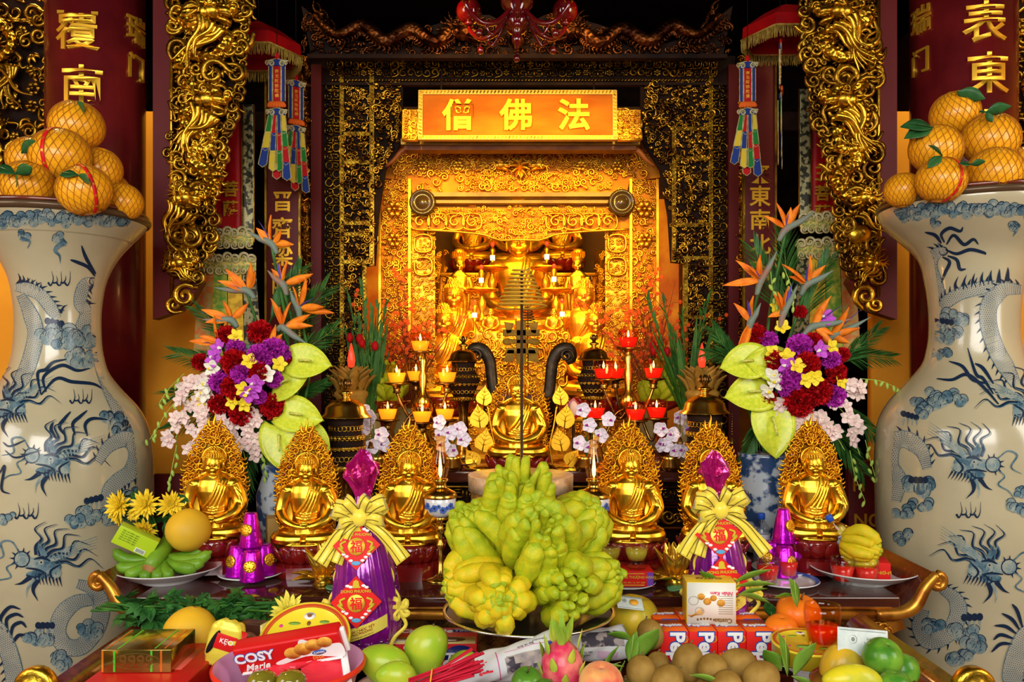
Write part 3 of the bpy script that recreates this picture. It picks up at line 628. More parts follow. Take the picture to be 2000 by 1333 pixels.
# name board with three characters
d = 4.68; k = d/F; cx, cy = 1011, 227; t = thing('name_board', 'horizontal red-brown name board with three yellow characters above the shrine', 'sign', P(cx, cy, d), (-.06, 0, 0))
board = M('warm_painted_board', (.34, .075, .006), .75, 0, (.45, .14, .01), 3.2, 4, .35, .65, axis=(1, 1, 3), spec=.1)
MB(k).add(box(372, 8, 84), sm=False).build('panel', board, t)
m = MB(k); frm = M('cream_gilt_frame', (.7, .45, .08), .55, .2)
for z in (-45, 45): m.add(box(386, 13, 9, 1.2), at=(0, -2, z))
for x in (-189, 189): m.add(box(9, 13, 98, 1.2), at=(x, -2, 0))
m.build('frame', frm, t); m = MB(k)
for z in (-45, 45):
    for x in np.arange(-184, 186, 7): m.add(box(2.6, 2, 5.5), at=(x, -9, z), rot=(0, .5, 0), sm=False)
for x in (-189, 189):
    for z in np.arange(-38, 40, 7): m.add(box(5.5, 2, 2.6), at=(x, -9, z), rot=(0, .5, 0), sm=False)
m.build('frame_ornament', gold_dark, t)
yel = M('yellow_gilt_lettering', (.95, .62, .04), .3, .3)
for c, x in (('僧', -117), ('佛', -4), ('法', 109)): MB(k).add(text(c, 64, .026, 3), at=(x, -7, 0)).build('character', yel, t)
for f, x0, x1 in ((-1, -226, -195), (1, 195, 241)):
    m = MB(k); m.add(box(x1-x0, 5, 62), at=((x0+x1)/2, 8, -16), sm=False); fill(m, x0, x1, -46, 14, 13, ['fre', 'spi', 'ros', 'fre'], 31+f, (.95, 1.2), 2, 0, None, .4, True); m.add(box(x1-x0, 9, 4), at=((x0+x1)/2, 2, -47)); m.build('fret_wing', gold_bright, t)
for x in (-150, 150): MB(k).add(tube([(x, 2, 40), (x, 8, 62), (x, 26, 110)], 2, 6)).build('hanging_rod', darkwood, t)
# dark ledge and beam under the board
d = 4.82; k = d/F; t = thing('lintel_shelf', 'stepped lintel ledge with upswept ends right under the name board', 'ledge', P(1016, 284, d))
m = MB(k); m.add(box(462, 40, 12, 1), at=(0, 0, 2), sm=False); m.build('ledge', M('olive_lacquer', (.2, .12, .02), .3, 0, (.3, .17, .02), 6), t)
m = MB(k); m.add(box(450, 30, 9, 1), at=(0, 2, -8), sm=False)
for f in (-1, 1): m.add(tube(cr([(f*215, 0, -4), (f*232, -4, -14), (f*246, -4, -30), (f*262, -2, -42)], 6), np.linspace(7, 3, 19), 8))
m.build('red_bead', M('brown_red_bead', (.12, .03, .008), .45, 0, (.2, .06, .01), 8), t)
# ---------------------------------------------------------------- the glowing shrine behind the opening
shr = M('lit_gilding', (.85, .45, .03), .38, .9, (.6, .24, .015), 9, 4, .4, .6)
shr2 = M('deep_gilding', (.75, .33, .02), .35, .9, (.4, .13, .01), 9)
roller_m = M('dark_roller', (.045, .025, .008), .25, 0, coat=.5)
d = 5.05; k = d/F; cx = 1015; t = thing('shrine_facade', 'gilded shrine front carved with dragons and flowers, lit amber, under the lintel ledge', 'shrine', P(cx, HY, d))
X = lambda p: p-cx
m = MB(k); o = [(X(770), Zs(292)), (X(1272), Zs(292)), (X(1296), Zs(330)), (X(1290), Zs(345)), (X(1230), Zs(352)), (X(1225), Zs(378)), (X(805), Zs(378)), (X(800), Zs(352)), (X(742), Zs(345)), (X(740), Zs(330))]
m.add(prism(o[::-1], 6, 8), 0, False); m.build('frieze_board', orange_m, t)
m = MB(k)
for f in (-1, 1):
    dragon_head(m, f*38, -10, Zs(325), 30, -f, 8)
fill(m, X(765), X(1268), Zs(372), Zs(293), 10, ['spi', 'ros', 'pet', 'clo', 'spb', 'ros'], 4, (1.0, 1.7), 5, 0, lambda x, z: not (abs(x) > 120 and z < Zs(345)) or R.random() < .35, .6)
for q in range(9): a = q*.7; m.add(leaf(22, 12, .2, .2, th=.15), at=(0, -8, Zs(330)), rot=aim((math.cos(a), -.5, math.sin(a))))
for x in (-190, -120, 120, 190): stamp(m, 'ros', x, -6, Zs(325), 26)
m.build('dragon_frieze', shr, t)
m = MB(k); m.add(box(400, 26, 8), at=(0, -2, Zs(383)), sm=False); m.add(box(404, 20, 6), at=(0, 0, Zs(396)), sm=False); m.build('bead_moulding', M('olive_moulding', (.16, .09, .012), .4, 0, (.28, .15, .015), 8), t)
for x in (827, 1212):
    m = MB(k); m.add(lathe([(0, 0), (24, 0), (26, 3), (24, 8), (20, 8), (18, 5), (12, 5), (10, 8), (0, 8)], 30), at=(X(x), -14, Zs(399)), rot=(PI/2, 0, 0)); m.add(lathe([(24, 0), (24, 30), (0, 30)], 30), at=(X(x), 16, Zs(399)), rot=(PI/2, 0, 0)); m.build('roller_end', roller_m, t)
m = MB(k)                            # lower frieze with ring-fret and scalloped edge
bot = lambda x: np.interp(abs(x), [0, 40, 70, 130, 215], [468, 470, 458, 452, 448])
xs = np.linspace(-215, 215, 30); m.add(prism(([(x, Zs(402)) for x in (-215, 215)]+[(x, Zs(bot(x))) for x in xs[::-1]])[::-1], 5, 9), 0, False); m.build('pierced_board', orange_m, t)
m = MB(k); fill(m, -215, 215, Zs(468), Zs(404), 10, ['spi', 'ros', 'clo', 'pet'], 14, (.9, 1.5), 4, 0, lambda x, z: z > Zs(bot(x)) and abs(x) < 90 or z > Zs(430), .4)
for x in list(range(-195, -60, 34))+list(range(70, 200, 34)):
    q = 26; m.add(tube(cr([(x-15, 0, Zs(420)), (x+15, 0, Zs(420)), (x+15, 0, Zs(446)), (x-15, 0, Zs(446))], 5, True), 2.2, 5, cap=False)); stamp(m, 'spb', x, -1, Zs(433), 21, R.uniform(0, 3))
m.add(tube([(x, 0, Zs(bot(x))) for x in xs], 2.2, 6)); m.build('ring_frieze', shr, t)
for f, x0, x1, x2 in ((-1, 742, 800, 852), (1, 1284, 1232, 1180)):
    m = MB(k); zf = (0-t.location.z)/k; m.add(box(abs(x1-x0), 6, Zs(350)-zf), at=(X((x0+x1)/2), 10, (Zs(350)+zf)/2), sm=False); m.build('pilaster_board', orange_m, t)
    m = MB(k); fill(m, X(min(x0, x1)+4), X(max(x0, x1)-4), Zs(760), Zs(352), 10, ['spi', 'ros', 'clo', 'pet', 'spb', 'scu'], 6+f, (1.0, 1.7), 5, 0, None, .6)
    for x in (x0, x1): m.add(box(5, 12, 420), at=(X(x), 4, Zs(560)), sm=False)
    stamp(m, 'ros', X((x0+x1)/2), -8, Zs(410), 40); stamp(m, 'ros', X((x0+x1)/2), -8, Zs(470), 36)
    m.build('carved_pilaster', shr, t)
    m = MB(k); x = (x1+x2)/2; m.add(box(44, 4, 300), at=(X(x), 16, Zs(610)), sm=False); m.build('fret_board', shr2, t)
    m = MB(k); fill(m, X(min(x1, x2)+3), X(max(x1, x2)-2), Zs(760), Zs(450), 10, ['spi', 'ros', 'pet', 'clo'], 16+f, (.9, 1.4), 12, 0, None, .5)
    for y in (475, 520): m.add(tube(cr([(X(x)-14, 4, Zs(y-14)), (X(x)+14, 4, Zs(y-14)), (X(x)+14, 4, Zs(y+14)), (X(x)-14, 4, Zs(y+14))], 5, True), 2.6, 5, cap=False))
    m.build('fret_grille', shr, t)
# shrine room: back boards
d = 7.4; k = d/F; tag(MB(k).add(box(900, 8, 900), at=(0, 0, 0), sm=False).build('shrine_back_board', M('shrine_back', (.09, .035, .008), .6, 0, (.15, .06, .01), 3), loc=P(1015, 660, d)), 'dark brown board closing the back of the shrine behind the three upper Buddhas', 'board')
d = 5.9; k = d/F
for x, lab in ((765, 'amber inner side wall of the shrine behind the blossom branches on the left'), (1265, 'amber inner side wall of the shrine behind the blossom branches on the right')):
    tag(MB(k).add(box(120, 8, 620), at=(0, 0, 0), sm=False).build('shrine_side_board', amber_m, loc=P(x, 700, d)), lab, 'board')
for x, lab in ((1173, 'gilded carved column in the shrine behind the crowned figure on the right'), (860, 'gilded carved column in the shrine behind the crowned figure on the left')):
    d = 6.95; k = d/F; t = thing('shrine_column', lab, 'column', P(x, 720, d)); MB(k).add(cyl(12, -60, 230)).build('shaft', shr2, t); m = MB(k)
    for i in range(90): a = R.uniform(PI, 2*PI); stamp(m, R.choice(['spi', 'clo']), 12*math.cos(a), 12*math.sin(a), R.uniform(-40, 228), 12, R.uniform(0, 6))
    m.build('carving', shr, t)
# stepped gilded altar inside
def baseZ(py, d, h, b, u=171): return CZ-(py-HY)*d/F-b*d/F*h/u
TIERS = ((5.2, 5.68, baseZ(775, 5.45, 182, 34)), (5.68, 6.06, baseZ(722, 5.85, 178, 34)), (6.06, 6.38, baseZ(668, 6.2, 182, 22, 270)), (6.38, 6.82, baseZ(652, 6.6, 218, 0)), (6.82, 7.34, baseZ(514, 7.08, 124, 34)))
for (y, y1, zt), lab in zip(TIERS, ('lowest gilded step of the shrine altar, under the nearest pair of statues', 'second gilded step of the shrine altar, under the pair of bright Buddha busts', 'third gilded step of the shrine altar, under the crowned figures', 'fourth gilded step of the shrine altar, under the central Buddha', 'top gilded step of the shrine altar, under the three upper Buddhas')):
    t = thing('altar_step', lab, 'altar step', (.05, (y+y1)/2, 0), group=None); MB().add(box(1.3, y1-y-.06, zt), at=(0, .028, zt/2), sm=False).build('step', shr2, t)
    m = MB(); fill(m, -.63, .63, zt-.24, zt-.02, .06, ['spi', 'ros', 'clo', 'pet'], 3, (.9, 1.3), (y-y1)/2+.045, 0, None, .3); m.add(box(1.3, .03, .03, .004), at=(0, (y-y1)/2+.04, zt-.016)); m.build('step_carving', shr, t)
for i, (px, py, h, lab) in enumerate(((922, 512, 114, 'upper golden Buddha seated on a red lotus on the left of the three'), (1012, 520, 140, 'upper golden Buddha seated in the centre, highest and largest of the three'), (1097, 510, 114, 'upper golden Buddha seated on a red lotus on the right of the three'))):
    buddha(lab, px, py, 7.08, h, 0, halo=False, base=34, mats=gold_bright, name='upper_buddha_statue')
buddha('golden Buddha in front of the central upper Buddha, its head right above the incense coil', 1013, 652, 6.6, 218, 0, halo=False, base=0, mats=gold_bright, name='central_buddha_statue')
bodhisattva('crowned standing golden figure behind the left pair of Buddha busts', 897, 668, 6.2, 182, .1); bodhisattva('crowned standing golden figure behind the right pair of Buddha busts', 1129, 668, 6.2, 182, -.1)
for px, py, dd, h, rz, lab in ((885, 722, 5.85, 178, .18, 'golden Buddha statue in front of the left crowned figure'), (866, 775, 5.45, 182, .1, 'nearest golden Buddha statue on the left of the shrine, by the top candle cup'), (1142, 722, 5.85, 178, -.18, 'golden Buddha statue in front of the right crowned figure'), (1164, 775, 5.45, 182, -.1, 'nearest golden Buddha statue on the right of the shrine, beside the red top candle')):
    buddha(lab, px, py, dd, h, rz, halo=False, base=24, mats=gold_bright, name='shrine_buddha_statue')
# small laughing figures and gilded clutter around the central figure
gr = random.Random(3)
for i, (px, py, s, lab) in enumerate(((958, 640, 36, 'small gilded sitting figure at the left foot of the central Buddha'), (975, 690, 40, 'small gilded sitting figure just left of the bronze emblem'), (1066, 690, 40, 'small gilded sitting figure just right of the bronze emblem'), (1082, 640, 36, 'small gilded sitting figure at the right foot of the central Buddha'), (940, 672, 34, 'small gilded sitting figure above the left bronze scroll'), (1098, 672, 34, 'small gilded sitting figure above the right bronze scroll'))):
    buddha(lab, px, py+s*.4, 5.2, s*1.5, 0, halo=False, base=24, mats=gold_bright, name='gilded_figurine', curl=False)
t = thing('gilded_dragon_base', 'gilded openwork base carved with dragons and clouds below the central Buddha', 'carving', P(1013, 690, 5.0)); k = 5.0/F
m = MB(k); fill(m, -95, 95, -60, 40, 13, ['spi', 'clo', 'scu', 'pet', 'spb'], 17, (1, 1.7), 0, 0, None, 1.2); beard(m, -40, -6, 20, 6, -PI/2-.4, 1, 60, 40, 1); beard(m, 40, -6, 20, 6, -PI/2+.4, 1, 60, 40, 2); m.build('openwork', shr, t)
MB(k).add(box(180, 6, 120), at=(0, 16, -20), sm=False).build('back_board', shr2, t)
# tall shrine candle lamps with red bulbs
bulb_r = M('red_bulb', (.9, .02, .01), .2, emit=(1, .06, .02), es=1.1); glow_w = M('lit_white_lamp', (.9, .8, .5), .4, emit=(1, .8, .4), es=3)
lamp0 = None
for px, py, dd, lab in ((962, 478, 6.75, 'slim shrine lamp with red bulb between the left and centre upper Buddhas'), (1068, 476, 6.75, 'slim shrine lamp with red bulb between the centre and right upper Buddhas'), (927, 590, 5.6, 'slim shrine lamp with red bulb beside the left crowned figure'), (1098, 588, 5.6, 'slim shrine lamp with red bulb beside the right crowned figure'), (940, 522, 6.0, 'slim shrine lamp with red bulb above the left offering tray'), (1082, 520, 6.0, 'slim shrine lamp with red bulb above the right offering tray')):
    kk = dd/F; t = thing('shrine_lamp', lab, 'lamp', P(px, py, dd), group='slim shrine lamps')
    MB(kk).add(ell(4, 4, 4.5)).build('bulb', bulb_r, t)
    MB(kk).add(lathe([(0, -70), (10, -70), (3, -62), (2, -40), (5, -34), (2, -30), (3, -24), (6, -12), (3, -5), (0, -4)], 12)).build('stem', shr, t); MB(kk).add(box(9, 9, 9), at=(0, 0, -26)).build('lamp_body', glow_w, t)
for px, dd, lab in ((975, 6.2, 'dish-topped offering tray left of the incense coil'), (1052, 6.2, 'dish-topped offering tray right of the incense coil'), (955, 5.75, 'lower dish-topped offering tray left of the incense coil'), (1072, 5.75, 'lower dish-topped offering tray right of the incense coil')):
    kk = dd/F; py = 523 if dd > 6 else 566
    tag(MB(kk).add(lathe([(0, 0), (32, 1), (33, -2), (20, -5), (5, -9), (4, -16), (8, -24), (9, -34), (4, -44), (6, -54), (14, -62), (0, -62)], 20)).build('offering_stand', shr, loc=P(px+(-14 if px < 1010 else 14), py, dd)), lab, 'stand', 'dish-topped offering stands')
# ---------------------------------------------------------------- tables
TZ, FZ, AZ = .835, .69, 1.147           # tops of the altar table, the front table, the high altar
top_m = M('dark_polished_top', (.035, .008, .005), .12, 0, (.06, .014, .007), 4, coat=.6, axis=(1, 8, 8))
rail_gold = M('old_gold_moulding', (.6, .28, .03), .35, .8, (.3, .1, .01), 12, bump=.2, bs=25)
t = thing('altar_table', 'long low dark altar table with gilded moulding and scrolled ends carrying the small Buddhas', 'table', (0, 0, 0))
MB().add(box(2.56, .86, .04, .006), at=(.02, 3.17, TZ-.02)).build('table_top', top_m, t)
MB().add(box(2.5, .8, .02), at=(.02, 3.17, TZ-.05), sm=False).build('neck', darkwood, t)
m = MB(); m.add(tube([(-1.24, 2.755, TZ-.062), (1.28, 2.755, TZ-.062)], .02, 10)); m.add(box(2.5, .03, .008), at=(.02, 2.752, TZ-.038)); m.build('front_moulding', rail_gold, t)
for f, xe in ((-1, -1.26), (1, 1.30)):
    pth = np.array([(xe-f*.08, 0, TZ-.06), (xe, 0, TZ-.055), (xe+f*.05, 0, TZ-.03), (xe+f*.085, 0, TZ+.03), (xe+f*.125, 0, TZ+.075)])
    q = cr(pth, 6); m = MB(); m.add(tube(q+[0, 2.745, 0], np.interp(np.arange(len(q)), [0, 12, 24], [.02, .024, .016]), 10))
    a = np.linspace(0, 3.3*PI, 30); rr = np.linspace(.028, .004, 30); c = np.array([xe+f*.122, 2.74, TZ+.05])
    m.add(tube(np.stack([c[0]+f*rr*np.sin(a), np.full(30, c[1]), c[2]+rr*np.cos(a)], -1), np.linspace(.014, .006, 30), 8)); m.build('scrolled_end_edge', rail_gold, t)
    V = np.concatenate([q+[0, 2.76, 0], q+[0, 3.3, 0]]); n = len(q); Vd = V-[0, 0, .03]
    m = MB(); m.add((np.concatenate([V, Vd]), [gridf(2, n), gridf(2, n)[:, ::-1]+2*n])); m.add(tube([c+[0, .02, 0], c+[0, .56, 0]], .03, 14)); m.build('scrolled_end', lacquer_b, t)
    m = MB(); o = [(0, 0), (f*.16, 0), (f*.17, -.03), (f*.12, -.05), (f*.125, -.09), (f*.05, -.085), (f*.04, -.12), (0, -.13)]; m.add(prism([(xe-f*.14+x, TZ-.085+z) for x, z in (o if f < 0 else o[::-1])], .02, 2.77), 0, False)
    fill(m, *sorted((xe-f*.14, xe+f*.01)), TZ-.2, TZ-.09, .03, ['spi', 'clo', 'spb'], 3, (1, 1.5), 2.765, 0, lambda x, z: (x-xe+f*.14)*f < .15*(1-(TZ-.085-z)/.16), .2); m.build('corner_bracket', rail_gold, t)
    for y in (2.86, 3.5): MB().add(box(.09, .09, TZ-.07, .008), at=(xe-f*.1, y, (TZ-.07)/2)).build('leg', lacquer_b, t)
m = MB(); m.add(box(2.3, .02, .13), at=(.02, 2.8, TZ-.14), sm=False)
for x in np.arange(-1.1, 1.14, .022):
    for z in (0, 1, 2, 3): m.add(box(.03, .008, .006), at=(x, 2.786, TZ-.1-z*.024), rot=(0, .78 if (int(round(x/.022))+z) % 2 else -.78, 0), sm=False)
m.build('pierced_apron', M('apron_gilding', (.22, .1, .015), .4, .7, (.05, .02, .006), 20), t)
t = thing('front_table', 'red lacquered front altar table with raised rolled side rails ending in gold caps', 'table', (0, 0, 0))
MB().add(box(2.1, 1.2, .05, .008), at=(-.02, 2.1, FZ-.025)).build('table_top', lacquer_b, t)
for f, xe in ((-1, -1.15), (1, 1.115)):
    q = cr([(xe-f*.13, 0, FZ-.03), (xe-f*.08, 0, FZ+.03), (xe-f*.04, 0, FZ+.1), (xe, 0, FZ+.13)], 6); n = len(q); V = np.concatenate([q+[0, 1.98, 0], q+[0, 2.62, 0]])
    m = MB(); m.add((np.concatenate([V, V-[-f*.03, 0, .03]]), [gridf(2, n), gridf(2, n)[:, ::-1]+2*n])); m.add(tube([(xe, 1.99, FZ+.14), (xe, 2.3, FZ+.14), (xe, 2.6, FZ+.14), (xe, 2.635, FZ+.14), (xe, 2.65, FZ+.14)], [.04, .04, .04, .034, .015], 20)); m.build('side_rail', lacquer_b, t)
    m = MB(); m.add(lathe([(0, 0), (.042, 0), (.05, .01), (.05, .03), (.043, .04), (.034, .036), (.02, .05), (0, .052)], 24), at=(xe, 2.0, FZ+.14), rot=(PI/2, 0, 0)); m.build('gold_cap', gold_leaf, t)
    for y in (1.62, 2.6): MB().add(box(.08, .08, FZ-.05, .008), at=(xe-f*.2, y, (FZ-.05)/2)).build('leg', lacquer_b, t)
t = thing('high_altar', 'dark carved high altar behind the small Buddhas, with meander bands on its front', 'altar', (0, 0, 0))
MB().add(box(1.86, 1.1, .05, .006), at=(.04, 4.16, AZ-.025)).build('altar_top', top_m, t)
MB().add(box(1.74, 1.0, AZ-.05), at=(.04, 4.18, (AZ-.05)/2), sm=False).build('cabinet', darkwood, t)
m = MB()
for z in (AZ-.075, AZ-.15, AZ-.165, AZ-.26): m.add(box(1.76, .03, .01), at=(.04, 3.66, z))
for x in np.arange(-.8, .9, .062): stamp(m, 'fre', x, 3.665, AZ-.112, .05)
for x in np.arange(-.8, .9, .1): stamp(m, 'spi', x, 3.665, AZ-.21, .07, R.uniform(0, 6), R.random() < .5); stamp(m, 'clo', x+.05, 3.665, AZ-.215, .07)
m.build('meander_bands', gold_dark, t)
# gold drum under the incense pole
d = 3.14; kk = d/F; t = thing('golden_drum', 'round gold patterned box with pale flat lid behind the hand citrons', 'box', (P(1017, 920, d)[0], d, TZ)); zt = 1.195-TZ; r = 97*kk
MB().add(lathe([(0, 0), (r, 0), (r, zt-.03), (0, zt-.03)], 64)).build('body', M('embossed_gold_card', (.62, .4, .12), .35, .7, (.4, .22, .04), 24, bump=.6, bs=45, bt='wave'), t)
MB().add(lathe([(r*.9, zt-.06), (r*1.05, zt-.06), (r*1.06, zt-.002), (r*1.04, zt), (0, zt)], 64)).build('lid', M('pale_foil_lid', (.7, .58, .4), .4, .4, (.55, .42, .25), 40), t)
for px, py, d, lab in ((893, 903, 3.69, 'brown wooden dish behind the left oil lamp'), (1286, 876, 3.72, 'brown wooden dish right of the right oil lamp, behind the halos'), (640, 890, 3.7, 'brown wooden dish beside the left bell burner')):
    kk = d/F; z = CZ-(py-HY)*kk; tag(MB().add(lathe([(0, 0), (.05, 0), (.03, .008), (.025, max(.012, z-AZ-.02)), (36*kk, z-AZ-.004), (38*kk, z-AZ), (36*kk, z-AZ-.002), (0, max(.013, z-AZ-.015))], 32)).build('wooden_dish', lacquer_b, loc=((px-1000)*kk, d, AZ)), lab, 'dish')
# coil incense on its pole
d = 3.22; kk = d/F; t = thing('incense_coil_stand', 'cone of coiled incense on a tall thin iron pole before the large Buddha', 'incense', (P(1019, 912, d)[0], d, 1.195)); H = 395*kk
MB().add(lathe([(0, 0), (.03, 0), (.03, .006), (.006, .012), (.0055, H), (0, H)], 12)).build('pole', M('grey_iron', (.2, .15, .09), .35, .8), t)
a = np.linspace(0, 2*PI*10.5, 330); rr = np.linspace(16, 50, 330)**1.0; z = H-np.linspace(-2, 76, 330)**1.0*kk
MB().add(tube(np.stack([rr*kk*np.cos(a), rr*kk*np.sin(a), z], -1), 1.9*kk, 6, up=(0, 0, 1))).build('incense_coil', M('olive_incense', (.6, .34, .025), .7), t)
# ---------------------------------------------------------------- things on the high altar
def az(px, d): return np.array([(px-1000)*d/F, d, AZ])
card_rr = M('dark_red_board', (.4, .006, .006), .35, coat=.4)
# bronze incense vessel: two hooked scrolls and the longevity emblem
d = 4.2; kk = d/F; t = thing('incense_vessel', 'dark bronze incense vessel with two big hooked scroll handles and a longevity emblem', 'vessel', az(1018, d)); zb = (888-0)
Zq = lambda py: (720+AZ*0-py)*kk+(CZ-AZ)
m = MB(); m.add(lathe([(0, 0), (.12, 0), (.1, .04), (.16, .1), (.2, .2), (.19, .28), (.21, .3), (.18, .31), (0, .31)], 36)); m.build('bowl', bronze, t)
for f in (-1, 1):
    m = MB(); pts = [(f*46, 800), (f*54, 768), (f*58, 735), (f*62, 705), (f*76, 684), (f*93, 684), (f*98, 700), (f*88, 708)]
    q = cr([(a*kk, 0, Zq(b)) for a, b in pts], 7); m.add(tube(q, np.interp(np.arange(len(q)), [0, 20, 34, 49], [11*kk, 12*kk, 14*kk, 7*kk]), 10, flat=.7)); stamp(m, 'spi', f*88*kk, -.03, Zq(695), 26*kk, 0, f < 0); m.build('scroll_handle', bronze, t)
emb = M('olive_bronze', (.3, .17, .008), .65, 0, (.2, .11, .006), 30, bump=.3, bs=60); m = MB()
def eb(x0, x1, y0, y1): m.add(box((x1-x0)*kk, .02, (y1-y0)*kk, .003), at=((x0+x1)/2*kk, 0, Zq((y0+y1)/2)))
eb(-10, 10, 628, 712); eb(-36, 36, 644, 657); eb(-24, 24, 663, 672); eb(-30, 34, 680, 692)
for f in (-1, 1):
    m.add(prism([(f*a*kk, Zq(b)) for a, b in ([(20, 650), (14, 632), (34, 629), (28, 652)][::-1] if f > 0 else [(20, 650), (14, 632), (34, 629), (28, 652)])], .02, -.01), 0, False)
    m.add(prism([(f*a*kk, Zq(b)) for a, b in ([(14, 684), (14, 706), (36, 708), (26, 684)] if f < 0 else [(14, 684), (14, 706), (36, 708), (26, 684)][::-1])], .02, -.01), 0, False); m.add(ell(10*kk, .01, 7*kk), at=(f*27*kk, 0, Zq(668)))
m.add(tube([(0, .02, .3), (0, .02, Zq(705))], .008, 8)); m.build('emblem', emb, t)
# pierced bronze burners with flame finial
def burner(label, px, d, base_z, top_py, rdome, wide, name, cat_='burner'):
    """Bell dome with finial over a pierced drum on a foot; px measures at depth d."""
    kk = d/F; t = thing(name, label, cat_, ((px-1000)*kk, d, base_z)); zt = CZ-(top_py-HY)*kk-base_z; q = rdome*kk
    m = MB(); z0 = zt-1.05*q
    m.add(lathe([(q*1.12, z0-.72*q), (q*1.1, z0-.66*q), (q*.95, z0-.55*q), (q*.86, z0-.25*q), (q*.62, z0), (q*.3, z0+.1*q), (q*.16, z0+.16*q), (q*.2, z0+.26*q), (q*.32, z0+.34*q), (q*.3, z0+.42*q), (q*.14, z0+.48*q), (q*.12, z0+.6*q), (0, z0+.62*q)], 36)); m.build('dome_lid', brass, t)
    m = MB()
    m.add(ell(q*.13, q*.13, q*.26), at=(0, 0, z0+.75*q))
    for i in range(9): a = 2*PI*i/9; m.add(tube(np.array([(q*.1*math.cos(a), q*.1*math.sin(a), z0+.6*q), (q*.26*math.cos(a), q*.26*math.sin(a), z0+.75*q), (q*.2*math.cos(a), q*.2*math.sin(a), z0+1.0*q)]), [q*.04, q*.05, q*.008], 5))
    m.build('flame_finial', brass_dark, t)
    zb = z0-.75*q; m = MB(); hh = zb*.38
    m.add(lathe([(0, zb), (q*.8, zb), (q*.75, zb-.03)], 30)); m.add(lathe([(q*.62, zb-.02), (q*(.6+.38*(wide-.5)), zb-hh*.5), (q*.62, zb-hh)], 30))
    m.build('inner_drum', darkwood, t); m = MB()
    for i in range(26):
        for j in range(5):
            a = 2*PI*(i+.5*(j % 2))/26; u = (j+.5)/5; rad = q*(.66+.42*(wide-.5)*math.sin(PI*u)); v, fs = ST[('rin', 'fre', 'clo')[j % 3]]; s = q*.26
            X_ = v*s; mm = np.array([[-math.sin(a), -math.cos(a), 0], [math.cos(a), -math.sin(a), 0], [0, 0, 1]]); m.add((X_ @ mm.T+[rad*math.cos(a), rad*math.sin(a), zb-.02-hh*u], fs))
    m.build('pierced_drum', gold_leaf, t)
    z1 = zb-hh; m = MB(); m.add(lathe([(q*.66, z1+.01), (q*.7, z1), (q*.4, z1-.02), (q*.3, z1-z1*.3), (q*.36, z1*.5), (q*.3, z1*.3), (q*.6, .04), (q*.75, .02), (q*.78, 0), (0, 0)], 30)); m.build('foot', brass, t)
    if wide < 1.5:
        for f in (-1, 1):
            m = MB(); c = np.array([f*q*1.15, -q*.2, z0-.75*q])
            for i in range(9): m.add(ell(q*.035, q*.035, q*.06, 6, 4), at=c-[0, 0, i*q*.11])
            m.add(lathe([(0, 0), (q*.08, -q*.05), (q*.12, -q*.25), (q*.16, -q*.32), (0, -q*.3)], 12), at=c-[0, 0, q*1.0]); m.build('hanging_bell', brass_dark, t)
    return t
burner('big brass bell-domed burner left, behind the second Buddha from the left', 675, 3.46, TZ, 738, 44, 1.0, 'bell_burner')
burner('big brass bell-domed burner right, in front of the tall lotus lamp', 1377, 3.46, TZ, 730, 44, 1.0, 'bell_burner')
burner('dark pierced globe burner with domed lid beside the left candle stand', 905, 4.1, AZ, 655, 29, 1.9, 'globe_burner')
burner('dark pierced globe burner with domed lid beside the red candle stand', 1160, 4.1, AZ, 652, 29, 1.9, 'globe_burner')
